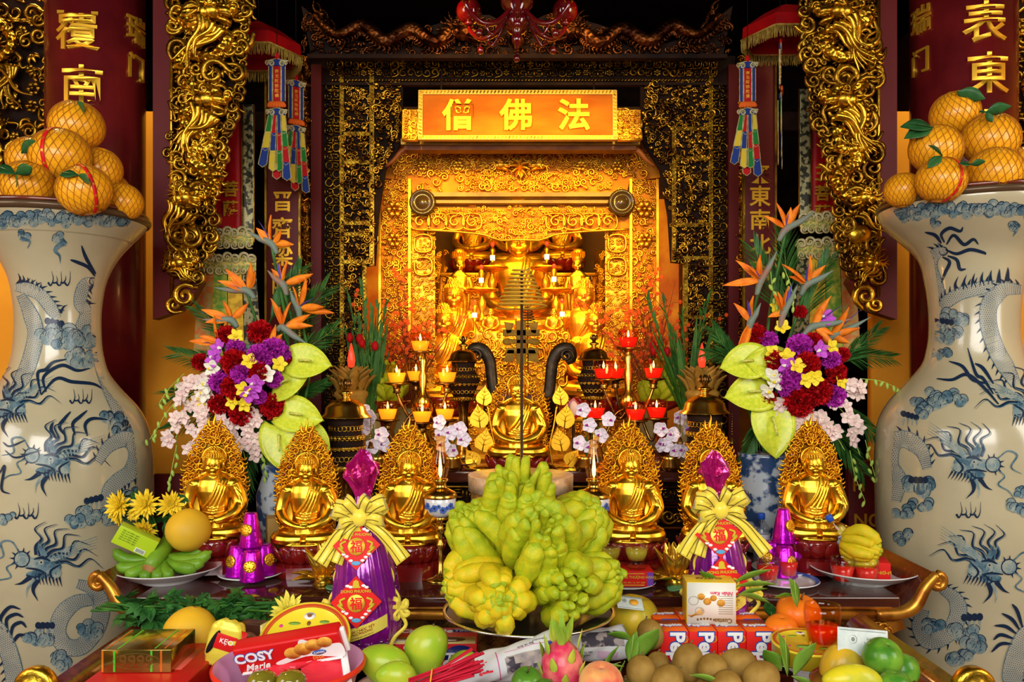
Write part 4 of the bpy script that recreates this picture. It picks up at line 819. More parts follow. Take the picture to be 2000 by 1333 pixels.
# candle stands with glass cups
glass = thin_glass('clear_glass', (.96, .97, .96)); amber_w = M('amber_candle', (.95, .45, .04), .4, emit=(1, .4, .03), es=1.2); red_w = M('red_candle', (.8, .01, .01), .35, emit=(1, .02, .01), es=.7)
glass_am = thin_glass('amber_glass', (.98, .84, .55)); glass_rd = thin_glass('pinkish_glass', (.98, .75, .6))
flame_m = M('flame', (1, .8, .4), .5, emit=(1, .62, .16), es=16)
def candelabrum(label, px, d, cups, col, cup_word):
    kk = d/F; t = thing('candle_stand', label, 'candle stand', az(px, d)); Zc = lambda py: CZ-AZ-(py-HY)*kk
    tp = min(c[1] for c in cups)
    m = MB(); zt = Zc(tp+12); m.add(lathe([(0, 0), (.1, 0), (.1, .015), (.03, .03), (.02, .09), (.035, .12), (.018, .15), (.016, zt*.45), (.034, zt*.5), (.045, zt*.56), (.03, zt*.62), (.015, zt*.66), (.02, zt*.8), (.012, zt*.84), (.02, zt*.93), (.012, zt), (0, zt)], 20)); m.build('stem', brass, t)
    for i, (x, y, dy) in enumerate(cups):
        X_ = (x-px)*kk; zc = Zc(y+13); Y_ = dy
        if i:
            m = MB(); m.add(tube(cr([(0, 0, zt*.5), (X_*.4, Y_*.4, zt*.5-.05+.02*(zc < zt*.5)), (X_*.8, Y_*.8, zc-.09), (X_, Y_, zc-.03)], 6), .007, 8)); m.build('arm', brass_dark, t)
        MB().add(lathe([(0, -.005), (.02, -.03), (.012, -.035), (.02, 0), (.056, .008), (.058, .014), (.05, .01), (0, .006)], 24), at=(X_, Y_, zc)).build('drip_tray', brass_dark, t)
        p = (t.location.x+X_, t.location.y+Y_, AZ+zc+.008); h = 38*kk; r = 21*kk
        c = thing('candle_cup', cups_label[cup_word] % cup_names[i], 'candle', p, group='glass candle cups on the %s stand' % cup_word)
        g = MB(); g.add(lathe([(0, 0), (r*.7, 0), (r*.78, .004), (r*.86, h*.35), (r*1.02, h*.7), (r*.96, h), (r*.9, h), (r*.95, h*.7), (r*.78, h*.35), (r*.6, .006), (0, .006)], 28)); g.build('glass', glass_am if col == 'a' else glass_rd, c)
        MB().add(lathe([(0, .008), (r*.6, .008), (r*.75, h*.35), (r*.86, h*.58), (0, h*.58)], 24)).build('wax', amber_w if col == 'a' else red_w, c)
        MB().add(lathe([(0, h*.58), (.005, h*.66), (.004, h*.8), (0, h*.98)], 10)).build('flame', flame_m, c)
cup_names = ['on the top dish of its stand', 'on the left upper arm', 'on the right upper arm', 'on the left lower arm', 'on the middle lower arm', 'on the right lower arm', 'on the rear arm behind the stem']
cups_label = {'amber': 'amber glass candle cup %s, left of the large Buddha', 'red': 'red glass candle cup %s, right of the large Buddha'}
candelabrum('brass candle stand with seven amber glass cups left of the large Buddha', 826, 3.8, [(821, 679, 0), (776, 741, -.02), (874, 740, -.02), (761, 811, -.06), (829, 815, -.1), (871, 811, -.06), (806, 738, .13)], 'a', 'amber')
candelabrum('brass candle stand with seven red glass cups right of the large Buddha', 1227, 3.8, [(1227, 672, 0), (1178, 733, -.02), (1275, 732, -.02), (1160, 809, -.06), (1235, 811, -.1), (1278, 808, -.06), (1209, 733, .13)], 'r', 'red')
for x, z, y in ((-.42, 1.55, 3.6), (.52, 1.55, 3.6)): light('POINT', (x, y, z), (0, 0, 0), (1, .5, .15), 4, .05)
d = 4.25; kk = d/F; a = np.linspace(0, 2*PI*8, 200); rr = np.linspace(6, 17, 200)
t = thing('small_incense_coil', 'small incense coil on a thin rod behind the bronze longevity emblem', 'incense', az(1031, d)); zt = CZ-AZ-(598-HY)*kk
MB().add(tube([(0, 0, 0), (0, 0, zt)], .003, 6)).build('rod', bronze, t); MB().add(tube(np.stack([rr*kk*np.cos(a), rr*kk*np.sin(a), zt-np.linspace(0, 42, 200)*kk], -1), 1.0*kk, 5, up=(0, 0, 1))).build('incense_coil', bronze, t)
d = 3.95; kk = d/F; t = thing('diamond_ornament', 'red diamond-shaped hanging ornament with pale centre right of the golden bodhi leaves', 'ornament', P(1120, 800, d))
MB(kk).add(box(34, 4, 34, 1), rot=(0, PI/4, 0)).build('red_board', card_rr, t); MB(kk).add(ell(9, 4, 15), at=(0, -3, 2)).build('pale_centre', M('pale_centre', (.8, .6, .5), .3, coat=.5), t); MB(kk).add(tube([(0, 0, -20), (0, 0, -128)], 3, 8)).build('stick', bronze, t)
# stone lotus lamps
stone = M('honey_stone', (.5, .32, .06), .25, 0, (.36, .2, .03), 14, sub=.2, coat=.4)
for px, lab in ((686, 'honey-coloured stone lotus lamp with red flame bulb, left of the gladiolus vase'), (1371, 'honey-coloured stone lotus lamp with red flame bulb, right behind the brass bell dome')):
    d = 4.05; kk = d/F; t = thing('lotus_lamp', lab, 'lamp', az(px, d)); m = MB(kk); m.add(lathe([(0, 0), (32, 0), (32, 10), (29, 14), (29, 120), (33, 126), (33, 132), (24, 140), (0, 140)], 32)); m.build('stone_column', stone, t)
    m = MB(kk)
    for row, (n, rr, L, z) in enumerate(((10, 25, 40, 132), (8, 18, 42, 142), (6, 10, 40, 150))):
        for i in range(n): a = 2*PI*(i+.5*row)/n; m.add(leaf(L, 20, .25, .2, th=.12), at=(rr*math.cos(a), rr*math.sin(a), z), rot=aim((.35*math.cos(a), .35*math.sin(a), 1)) @ rotm(0, 0, 0))
    m.build('lotus_petals', stone, t); MB(kk).add(lathe([(0, 180), (6, 182), (8, 195), (5, 212), (1, 228), (0, 229)], 14)).build('flame_bulb', bulb_r, t)
# gladiolus stems
glad = M('gladiolus_green', (.025, .11, .012), .5, 0, (.06, .18, .02), 20)
vase_g = M('celadon_vase', (.35, .3, .12), .25, coat=.4)
for px, sgn, lab, stems in ((725, 1, 'tall green gladiolus stems leaning in a vase between lotus lamp and left candle stand', [(675, 560), (706, 545), (738, 590), (757, 585), (700, 620), (730, 600)]), (1340, -1, 'tall green gladiolus stems leaning in a vase between red candle stand and right lotus lamp', [(1258, 575), (1292, 580), (1330, 600), (1388, 560), (1372, 590), (1310, 640)])):
    d = 4.3; kk = d/F; t = thing('gladiolus_vase', lab, 'flowers', az(px, d)); Zc = lambda py: CZ-AZ-(py-HY)*kk
    MB().add(lathe([(0, 0), (.05, 0), (.065, .06), (.05, .16), (.04, .2), (.05, .22), (0, .21)], 20)).build('vase', vase_g, t)
    for sx, sy in stems:
        m = MB(); p = cr([(0, 0, .18), ((sx-px)*kk*.3, R.uniform(-.02, .02), Zc(sy)*.5), ((sx-px)*kk, R.uniform(-.06, .06), Zc(sy))], 9); m.add(tube(p, np.linspace(.012, .003, len(p)), 6))
        for i in range(len(p)//2, len(p)-1): q = p[i+1]-p[i]; m.add(leaf(.07, .016, .1), at=p[i], rot=aim(q+np.array([R.uniform(-.02, .02), -.005, 0])))
        for _ in range(2): m.add(leaf(R.uniform(.4, .6), .03, .15), at=(0, 0, .16), rot=aim((p[-1]-p[0])+np.array([R.uniform(-.15, .15), R.uniform(-.1, .1), 0])))
        m.build('gladiolus_stem', glad, t)
    for i in range(4): m = MB(); m.add(ell(.018, .018, .026), at=((R.choice(stems)[0]-px)*kk*.8, R.uniform(-.05, 0), Zc(R.uniform(660, 690)))); m.build('red_bud', red_c, t)
# peach blossom branches in the shrine doorway
twig = M('blossom_twig', (.25, .06, .015), .6); blos = M('red_blossom', (.85, .1, .008), .6)
for px, lab, sd in ((800, 'bushy red peach blossom branches left of the golden statues', 2), (1275, 'bushy red peach blossom branches right of the golden statues', 5)):
    d = 4.62; kk = d/F; t = thing('peach_blossom', lab, 'branches', az(px, d)); r = random.Random(sd); Zc = lambda py: CZ-AZ-(py-HY)*kk
    MB().add(lathe([(0, 0), (.07, 0), (.09, .1), (.06, .2), (.07, .23), (0, .22)], 20)).build('vase', vase_g, t)
    m = MB(); f = MB(); Lf = MB()
    for i in range(34):
        a = r.uniform(-1, 1); L = r.uniform(.35, .8); p0 = np.array([0, 0, .2]); e = np.array([a*L*.55, r.uniform(-.12, .12), .2+L*(1-.25*abs(a))]); pm = (p0+e)/2+np.array([-a*.05, 0, .03])
        p = cr([p0, pm, e], 7); m.add(tube(p, np.linspace(.004, .0012, len(p)), 4))
        for _ in range(4):
            b = p[r.randint(6, len(p)-1)]; q = b+np.array([r.uniform(-.11, .11), r.uniform(-.06, .06), r.uniform(.02, .14)]); m.add(tube([b, (b+q)/2+np.array([0, 0, .01]), q], [.002, .0015, .001], 4))
            for u in (.4, .8, 1.0):
                if r.random() < .62:
                    c = b+(q-b)*u
                    for s in range(5): an = s*2*PI/5; f.add(ell(.0062, .003, .0062, 6, 4), at=c+np.array([.0065*math.cos(an), -.002, .0065*math.sin(an)]))
    m.build('twigs', twig, t); f.build('blossoms', blos, t)
# hand citrons, trays and orchids at the back are added below
# ---------------------------------------------------------------- two big blue-and-white floor vases, painted line by line
cream = M('crackled_cream_glaze', (.47, .42, .26), .2, 0, (.41, .37, .23), 3, coat=.5, bump=.05, bs=120, bt='voronoi')
ink_d = M('cobalt_dark', (.008, .022, .05), .25, coat=.3); ink_m = M('cobalt_mid', (.04, .1, .14), .25, 0, (.12, .2, .23), 40, coat=.3); ink_l = M('cobalt_wash', (.15, .23, .24), .25, 0, (.3, .34, .28), 30, coat=.3); scale_l = M('grey_scale_wash', (.36, .36, .28), .25, 0, (.28, .3, .25), 14, coat=.3)
rim_m = M('bronze_rim', (.1, .06, .03), .3, .3, coat=.4)
def herm(x, xp, fp):
    x = np.atleast_1d(x).astype(float); xp = np.asarray(xp, float); fp = np.asarray(fp, float); s = np.gradient(fp, xp); i = np.clip(np.searchsorted(xp, x)-1, 0, len(xp)-2)
    h = xp[i+1]-xp[i]; t = np.clip((x-xp[i])/h, 0, 1); return (2*t**3-3*t*t+1)*fp[i]+(t**3-2*t*t+t)*h*s[i]+(-2*t**3+3*t*t)*fp[i+1]+(t**3-t*t)*h*s[i+1]
class Vase:
    def __init__(s, cx, D, prof): s.cx, s.D, s.prof = cx, D, prof; s.k = D/F; s.X = (cx-1000)*s.k; s.ys = [p[0] for p in prof]; s.rs = [p[1] for p in prof]
    def rz(s, z): return herm(HY+(CZ-z)/s.k, s.ys, s.rs)*s.k
    def proj(s, pts, off):
        p = np.asarray(pts, float); s.bad = None
        p = np.asarray(pts, float); px, py = p[:, 0], p[:, 1]; d = np.full(len(p), s.D-.25)
        for _ in range(14):
            z = CZ-(py-HY)*d/F; r = s.rz(z); dx = np.clip((px-1000)*d/F-s.X, -r*.995, r*.995); d = .4*d+.6*(s.D-np.sqrt(np.maximum(r*r-dx*dx, 1e-6)))
        z = CZ-(py-HY)*d/F; r = s.rz(z); s.bad = np.abs((px-1000)*d/F-s.X) > r*.985; a = np.arcsin(np.clip(dx/r, -.995, .995)); r = r+off
        return np.stack([r*np.sin(a), -r*np.cos(a), z-s.zb], -1)
class Brush:
    """Lays brush strokes on a vase; every stroke is a thin skin wrapped on the glaze."""
    def __init__(s, v, mb): s.v, s.mb, s.o = v, mb, .0005
    def put(s, pts, faces, m, off=None):
        V = s.v.proj(pts, s.nxt() if off is None else off); faces = faces[~s.v.bad[faces].any(1)]
        if len(faces): s.mb.add((V, [faces]), m)
    def nxt(s): s.o += .000002; return s.o
    def strip(s, path, wd, m, cols=2):
        p = np.asarray(path, float); N = len(p); T = np.gradient(p, axis=0); T /= np.linalg.norm(T, axis=1)[:, None]+1e-9; Nn = np.stack([-T[:, 1], T[:, 0]], -1); wd = np.broadcast_to(np.asarray(wd, float), (N,))
        u = np.linspace(-.5, .5, cols); q = p[:, None]+u[None, :, None]*wd[:, None, None]*Nn[:, None]; s.put(q.reshape(-1, 2), gridf(N, cols), m)
    def line(s, pts, w0, m=1, n=7): q = cr(pts, n); N = len(q); s.strip(q, w0*np.sin(PI*np.linspace(.06, .97, N))**.6, m)
    def taper(s, pts, w0, m=1, n=7): q = cr(pts, n); s.strip(q, np.linspace(w0, .5, len(q)), m)
    def disc(s, x, y, r, m, ry=None, a0=0, a1=2*PI):
        ry = ry or r; n = 14; th = np.linspace(a0, a1, n); q = np.concatenate([np.stack([x+f*r*np.cos(th), y+f*ry*np.sin(th)], -1) for f in (.02, .55, 1)]); s.put(q, gridf(3, n), m)
    def ring(s, x, y, r, w, m=1, a0=0, a1=2*PI): th = np.linspace(a0, a1, 16); s.strip(np.stack([x+r*np.cos(th), y+r*np.sin(th)], -1), w, m)
    def cloud(s, x, y, r, seed=0, n=9):
        q = random.Random(seed)
        for i in range(n):
            a = q.uniform(0, 6.28); d = q.uniform(.2, 1)*r; cx, cy, rr = x+d*1.3*math.cos(a), y+d*.7*math.sin(a), r*q.uniform(.32, .5)
            rr *= 1.25; s.disc(cx, cy, rr, 3 if q.random() < .8 else 2)
            for f in (1, .74, .5): s.ring(cx, cy, rr*f, 1.5 if f == 1 else 1.0, 1 if f == 1 else 2, q.uniform(2.6, 3.4), q.uniform(6, 7))
            s.taper([(cx+rr*.2, cy+rr*.3), (cx-rr*.2, cy+rr*.75)], rr*.3, 2)
    def body(s, pts, w, spikes=1, n=9):
        q = cr(pts, n); N = len(q); ww = np.interp(np.arange(N), [0, N*.25, N*.8, N-1], [w*.5, w, w, w*.6]); s.strip(q, ww, 4, 7)
        T = np.gradient(q, axis=0); L = np.linalg.norm(T, axis=1); T /= L[:, None]+1e-9; Nn = np.stack([-T[:, 1], T[:, 0]], -1)
        for f in (-1, 1): s.strip(q+Nn*ww[:, None]*.5*f, 1.6, 2)
        o = s.nxt(); cum = np.concatenate([[0], np.cumsum(np.linalg.norm(np.diff(q, axis=0), axis=1))]); P_ = []; rows = int(w/4.2); 
        for i, u in enumerate(np.arange(3, cum[-1]-2, 4.0)):
            c = np.array([np.interp(u, cum, q[:, 0]), np.interp(u, cum, q[:, 1])]); nn = np.array([np.interp(u, cum, Nn[:, 0]), np.interp(u, cum, Nn[:, 1])]); tt = np.array([nn[1], -nn[0]]); wl = np.interp(u, cum, ww)
            for j in range(rows):
                v = ((j+.5*(i % 2)+.25)/rows-.5)*wl*.92; e = c+nn*v; P_ += [e-tt*1.2, e+nn*1.0, e+tt*1.2, e-nn*1.0]
        if P_: s.put(np.array(P_), np.arange(len(P_)).reshape(-1, 4), 1, o)
        if spikes:
            for i in range(2, N-2, 3):
                b = q[i]+Nn[i]*ww[i]*.5*spikes; s.strip(np.array([b-T[i]*1, b+Nn[i]*5*spikes+T[i]*2, b+Nn[i]*10*spikes+T[i]*6]), np.array([5., 3, .5]), 1)
    def head(s, x, y, f, z=1.0, rot=0.0, mane=6):
        """Dragon head looking to side f at x,y."""
        c, q = math.cos(rot), math.sin(rot); W = lambda a, b: (x+(f*a*c-b*q)*z, y+(f*a*q+b*c)*z) if f > 0 else (x+(-a*c-b*q)*z, y+(-a*q+b*c)*z)
        for i in range(mane):
            al = .1+1.45*i/max(1, mane-1); bx, by = -16+i*5, -4-i*2; L = 82-4*i; ca, sa = -math.cos(al), -math.sin(al); pts = []
            for u, wv in ((0, 0), (.25, 7), (.5, -6), (.75, 7), (1, -5)): pts.append(W(bx+ca*L*u-sa*wv*u*1.6, by+sa*L*u+ca*wv*u*1.6))
            s.taper(pts, 7.5*z, 1); s.taper([(a+3, b+2) for a, b in pts], 2.2*z, 2)
        for i in range(5): s.taper([W(-10+i*2, -8), W(-45, -22-i*4), W(-85, -38-i*5)], 5*z, 3)
        for i in range(8): s.taper([W(-26+i*5, 14), W(-30+i*6, 24), W(-34+i*6, 34)], 5*z, 1)
        s.disc(*W(-8, 2), 22*z, 2, 17*z); s.disc(*W(16, -1), 17*z, 3, 11*z); s.disc(*W(38, -6), 13*z, 3, 12*z); s.disc(*W(10, 18), 19*z, 2, 8*z); s.disc(*W(-18, 12), 13*z, 3, 10*z)
        s.ring(*W(38, -6), 13*z, 2.2*z); s.ring(*W(36, -4), 7*z, 1.5*z, 4)
        for i in range(7): a = -2.2+i*.55; s.taper([W(38+13*math.cos(a), -6+12*math.sin(a)), W(38+21*math.cos(a), -6+20*math.sin(a))], 4*z, 1)
        s.line([W(-10, -8), W(4, -12), W(18, -8)], 5*z, 1); s.disc(*W(5, -4), 4*z, 4); s.disc(*W(5, -4), 1.8*z, 1); s.line([W(30, 8), W(10, 9), W(-6, 14)], 4*z, 1); s.line([W(-28, -4), W(-12, 10), W(-20, 26)], 4*z, 1); s.line([W(-2, 12), W(12, 22), W(28, 20)], 3*z, 1)
        s.taper([W(8, 24), W(14, 44), W(4, 62)], 11*z, 1); s.taper([W(20, 22), W(34, 34), W(46, 38)], 9*z, 1); s.taper([W(14, 25), W(24, 44), W(24, 58)], 6*z, 3)
        s.line([W(44, 0), W(62, 10), W(54, 26), W(74, 34), W(86, 46)], 2.6*z, 2); s.line([W(42, -14), W(58, -34), W(76, -30), W(70, -8), W(90, 0)], 3.2*z, 2)
        for i in range(3): s.taper([W(-2+i*3, -16), W(4+i*4, -30), W(0+i*6, -40)], 5*z, 2)
    def claw(s, x, y, z=1.0, rot=0):
        for i in range(4): s.disc(x+(i*9-13)*z, y+rot*(i*9-13)*z, 6*z, 1, 7*z); s.taper([(x+(i*9-13)*z, y+6*z), (x+(i*10-15)*z, y+22*z)], 5*z, 3)
    def scribble(s, x, y, z=1.0):
        for i in range(5): s.taper([(x-20*z+i*8*z, y+6*z), (x-15*z+i*8*z, y+12*z-(i % 2)*5*z), (x-10*z+i*8*z, y+(i % 3)*3*z), (x-13*z+i*9*z, y-16*z+(i % 2)*9*z)], 4*z, 1)
    def flames(s, x, y, pts, w=6):
        for p in pts: s.line([(x+a, y+b) for a, b in p], w, 1)
def make_vase(label, cx, D, prof, rimy, paint, wood):
    v = Vase(cx, D, prof); zt = CZ-(rimy-HY)*v.k; v.zb = .22; H = zt-v.zb; t = thing('floor_vase', label, 'vase', (v.X, D, v.zb))
    zz = np.linspace(0, H-.012, 110); rr = v.rz(zz+v.zb); rr[0] *= .97; pr = np.concatenate([[[0, 0]], np.stack([rr, zz], -1), [[rr[-1]*.9, H-.012], [rr[-1]*.8, H-.1], [0, H-.12]]])
    m = MB(); m.add(lathe(pr, 128), 0); paint(Brush(v, m)); m.build('painted_body', [cream, ink_d, ink_m, ink_l, scale_l], t)
    rt = v.rz(zt-.012)[0]
    m = MB(); m.add(lathe([(rt*.93, H-.03), (rt*1.0, H-.024), (rt*1.022, H-.012), (rt*1.02, H-.002), (rt*.98, H+.004), (0, H+.004)], 96)); m.build('rim', rim_m, t)
    m = MB(); m.add(lathe([(0, H+.004), (rt*.99, H+.004), (rt*1.0, H+.012), (rt*.98, H+.02), (0, H+.02)], 96)); m.build('lid_board', lacquer_b, t)
    s_ = thing('vase_stand', wood, 'stand', (v.X, D, 0)); MB().add(lathe([(0, 0), (.3, 0), (.31, .05), (.26, .09), (.25, .16), (.29, .2), (.27, .22), (0, .22)], 40)).build('plinth', lacquer_b, s_)
    return v, zt+.02*1
def paint_left(b):
    # clouds hanging under the rim
    for i, x in enumerate(range(-22, 262, 15)): b.cloud(x, 440-14*math.sqrt(max(0, 1-((x-114)/170)**2))*1.0+8*((x-114)/160)**2, 16, i, 6)
    b.cloud(45, 462, 12, 3, 5); b.taper([(40, 465), (58, 472), (54, 486)], 9, 2); b.cloud(122, 468, 13, 8, 6); b.taper([(128, 470), (108, 488), (116, 500), (118, 516)], 12, 2)
    b.body([(183, 548), (165, 556), (156, 590), (168, 612), (158, 640), (150, 652)], 24, -1); b.ring(181, 550, 7, 2)
    b.flames(185, 540, [[(0, 0), (-14, -18), (-36, -28), (-48, -32)], [(2, -4), (-12, -26), (-20, -42), (-26, -60)], [(6, -4), (14, -30), (26, -46), (40, -58)], [(6, 0), (20, -16), (22, -40)]], 7)
    b.body([(30, 562), (52, 564), (78, 576), (98, 600), (112, 622)], 24, -1); b.body([(40, 575), (58, 610), (70, 650), (60, 700), (46, 735), (28, 765)], 30, 0)
    for i in range(6): b.taper([(36+i*9, 555+i*3), (40+i*8, 546+i*3), (36+i*9, 534+i*4)], 8, 1)
    b.claw(106, 630, 1.0, .2); b.taper([(118, 612), (124, 600), (132, 596)], 6, 1)
    b.cloud(105, 650, 24, 31, 12); b.cloud(140, 668, 26, 32, 14); b.cloud(172, 700, 26, 33, 14); b.cloud(160, 655, 18, 34, 8)
    b.head(20, 792, -1, 1.0, 0); b.flames(60, 780, [[(20, -10), (14, -50), (30, -58), (44, -72), (70, -78)], [(30, -14), (26, -44), (60, -66), (90, -56), (115, -60)], [(20, -8), (50, -40), (80, -34), (120, -30), (140, -20)]], 7)
    b.body([(186, 690), (196, 715), (206, 745), (218, 775), (232, 806), (240, 830)], 24, -1); b.claw(228, 818, 1.1, .6); b.cloud(214, 818, 16, 50, 7); b.cloud(245, 838, 18, 51, 7)
    b.scribble(114, 546); b.scribble(156, 776)
    b.flames(130, 830, [[(-18, 30), (-30, 10), (-26, -6)], [(0, 24), (-14, 4), (-4, -12), (8, -26)], [(16, 20), (12, -2), (26, -16), (40, -28)], [(40, 22), (36, 0), (50, -12), (80, -10)]], 7)
    b.head(104, 902, -1, 1.12, .12, 7); b.body([(190, 905), (212, 872), (248, 858), (266, 884), (256, 920), (230, 940), (212, 962), (205, 990)], 30, -1)
    b.flames(20, 870, [[(60, 10), (40, 16), (10, 24), (-10, 10)], [(30, -10), (0, 2), (-14, -6)]], 4)
    b.cloud(180, 1002, 24, 60, 12); b.cloud(150, 1015, 17, 61, 7); b.cloud(212, 1012, 18, 62, 8); b.claw(182, 976, 1.0, -.25); b.cloud(255, 965, 16, 63, 8); b.scribble(50, 1000, 1.1)
    b.head(86, 1104, -1, 1.15, .1, 7); b.body([(150, 1140), (176, 1150), (196, 1176), (190, 1222), (160, 1262), (128, 1262), (112, 1235), (122, 1200), (150, 1176), (185, 1172)], 32, 0)
    b.cloud(170, 1230, 20, 70, 9); b.cloud(78, 1246, 20, 71, 10); b.cloud(112, 1290, 20, 72, 9); b.claw(88, 1222, 1.0, 0)
    b.flames(6, 1230, [[(0, 0), (-4, -22), (14, -44), (34, -40)], [(10, 6), (8, -20), (26, -30), (40, -24)], [(16, 16), (20, -6), (36, -14), (46, -4)], [(20, 26), (30, 12), (44, 10)]], 7); b.body([(-30, 1200), (0, 1235), (20, 1280), (30, 1330), (26, 1380)], 34, 1)
    b.cloud(10, 1010, 14, 80, 7); b.flames(0, 925, [[(0, 0), (10, -14), (4, 30), (20, 40)]], 5)
def paint_right(b):
    for i, x in enumerate(range(1738, 2060, 15)): b.cloud(x, 424-16*math.sqrt(max(0, 1-((x-1902)/177)**2))+10*((x-1902)/170)**2, 17, i, 6)
    b.cloud(1825, 438, 10, 3, 5); b.cloud(1985, 440, 13, 4, 7); b.taper([(1975, 440), (1984, 450), (1978, 462)], 12, 2)
    b.ring(1843, 491, 8, 2.4); b.body([(1846, 488), (1828, 496), (1820, 520), (1832, 560), (1836, 600)], 22, 1)
    b.flames(1845, 482, [[(-6, -6), (-18, -22), (-38, -28)], [(0, -8), (-6, -24), (10, -36), (30, -30), (36, -38)], [(4, -4), (18, -22), (38, -4), (56, -14), (66, -4)], [(2, 6), (24, 14), (50, 6), (76, 12), (80, 16)], [(6, 18), (24, 26), (30, 44), (42, 44)], [(-4, 20), (10, 30), (2, 50), (-6, 70)]], 7)
    b.body([(1838, 602), (1850, 590), (1876, 574), (1912, 564), (1944, 556)], 24, -1); b.body([(1994, 566), (1960, 566), (1934, 592), (1930, 630), (1944, 680), (1966, 720), (1984, 752)], 32, 1)
    for i in range(7): b.taper([(1870+i*16, 568-i*3), (1866+i*17, 556-i*4), (1872+i*16, 540-i*3)], 10, 1)
    b.cloud(1858, 622, 20, 30, 10); b.cloud(1845, 652, 20, 31, 10); b.cloud(1832, 690, 16, 32, 8); b.cloud(1872, 652, 12, 33, 5); b.claw(1846, 628, .9, .2)
    b.head(2010, 792, 1, 1.1, -.1); b.flames(1940, 760, [[(0, 10), (-20, -20), (-34, -30), (-50, -80)], [(-10, -10), (-40, -18), (-60, -44), (-86, -54)], [(10, 30), (-16, 0), (-50, -28), (-80, -18), (-110, -20)], [(0, -10), (-20, -40), (-36, -50)]], 7)
    b.cloud(1815, 782, 24, 40, 12); b.cloud(1860, 778, 18, 41, 9); b.cloud(1800, 800, 16, 42, 8); b.claw(1778, 812, .9, .3)
    b.head(1896, 906, 1, 1.12, .2, 7); b.body([(1812, 916), (1800, 880), (1768, 858), (1744, 870), (1740, 910), (1756, 940), (1750, 980)], 32, 1)
    b.cloud(1790, 950, 22, 50, 11); b.cloud(1800, 985, 18, 51, 9); b.cloud(1770, 1000, 16, 52, 7); b.claw(1794, 938, 1.0, 0); b.scribble(1890, 998, 1.1); b.cloud(1990, 990, 18, 53, 9); b.cloud(1985, 960, 14, 54, 7)
    b.head(1926, 1108, 1, 1.15, .15, 7); b.body([(1840, 1150), (1866, 1170), (1872, 1200), (1850, 1240), (1815, 1252), (1798, 1222), (1806, 1190)], 32, -1)
    b.cloud(1880, 1230, 22, 60, 11); b.cloud(1905, 1255, 22, 61, 11); b.cloud(1815, 1222, 18, 62, 9); b.claw(1898, 1206, 1.1, -.05); b.cloud(1870, 1285, 20, 63, 9); b.cloud(1765, 1050, 16, 64, 9)
    b.flames(1990, 1230, [[(0, 0), (-14, -20), (-34, -32)], [(6, -4), (-4, -36), (-14, -50)], [(-6, 8), (-26, -6), (-48, -8)], [(-10, 18), (-36, 10), (-50, 20)], [(-14, 28), (-36, 28), (-54, 44)]], 7); b.body([(2040, 1210), (2000, 1250), (1980, 1300), (1976, 1350)], 40, -1)
pl = [(405, 166), (428, 164), (448, 150), (470, 131), (500, 108), (540, 88), (590, 78), (650, 76), (700, 81), (730, 90), (760, 111), (800, 144), (842, 163), (880, 169), (950, 172), (1020, 171), (1100, 165), (1200, 151), (1300, 134), (1400, 119), (1500, 112), (1600, 118), (1660, 122)]
V1, lid1 = make_vase('tall blue-and-white dragon vase on the left with a wooden lid bearing pomelos', 114, 3.35, pl, 424, paint_left, 'round wooden stand under the left dragon vase')
pr_ = [(390, 172), (420, 170), (440, 158), (464, 134), (497, 103), (550, 87), (610, 80), (681, 83), (711, 91), (741, 113), (786, 152), (824, 171), (869, 177), (950, 178), (1020, 177), (1100, 172), (1200, 158), (1300, 140), (1400, 125), (1500, 117), (1600, 123), (1680, 128)]
V2, lid2 = make_vase('tall blue-and-white dragon vase on the right with a wooden lid bearing pomelos', 1902, 3.24, pr_, 398, paint_right, 'round wooden stand under the right dragon vase')
# pomelos in nets
pom = M('pomelo_skin', (.88, .42, .012), .25, 0, (.82, .33, .008), 14, coat=.9, bump=.25, bs=160)
net_m = M('yellow_net', (.4, .15, .006), .5); leaf_d = M('dark_leaf', (.012, .06, .015), .35, 0, (.03, .12, .03), 14); tape = M('red_tape', (.62, .01, .015), .35)
def pomelo_net():
    m = MB(); n = 22
    for sg in (-1, 1):
        for i in range(n):
            u = np.linspace(-1.25, 1.25, 26); a = 2*PI*i/n+sg*u*.55; c = np.cos(u); m.add(tube(np.stack([1.004*c*np.cos(a), 1.004*c*np.sin(a), 1.004*np.sin(u)], -1), .012, 4, up=(0, 0, 1)))
    return pack(m)
NET = pomelo_net()
def skin():
    V, fs = ell(1, 1, 1, 28, 18); z = V[:, 2:3]; return V*np.concatenate([1-.07*np.clip(z, 0, 1)]*2+[np.ones_like(z)], 1), fs
SKIN = skin(); pom0 = {}
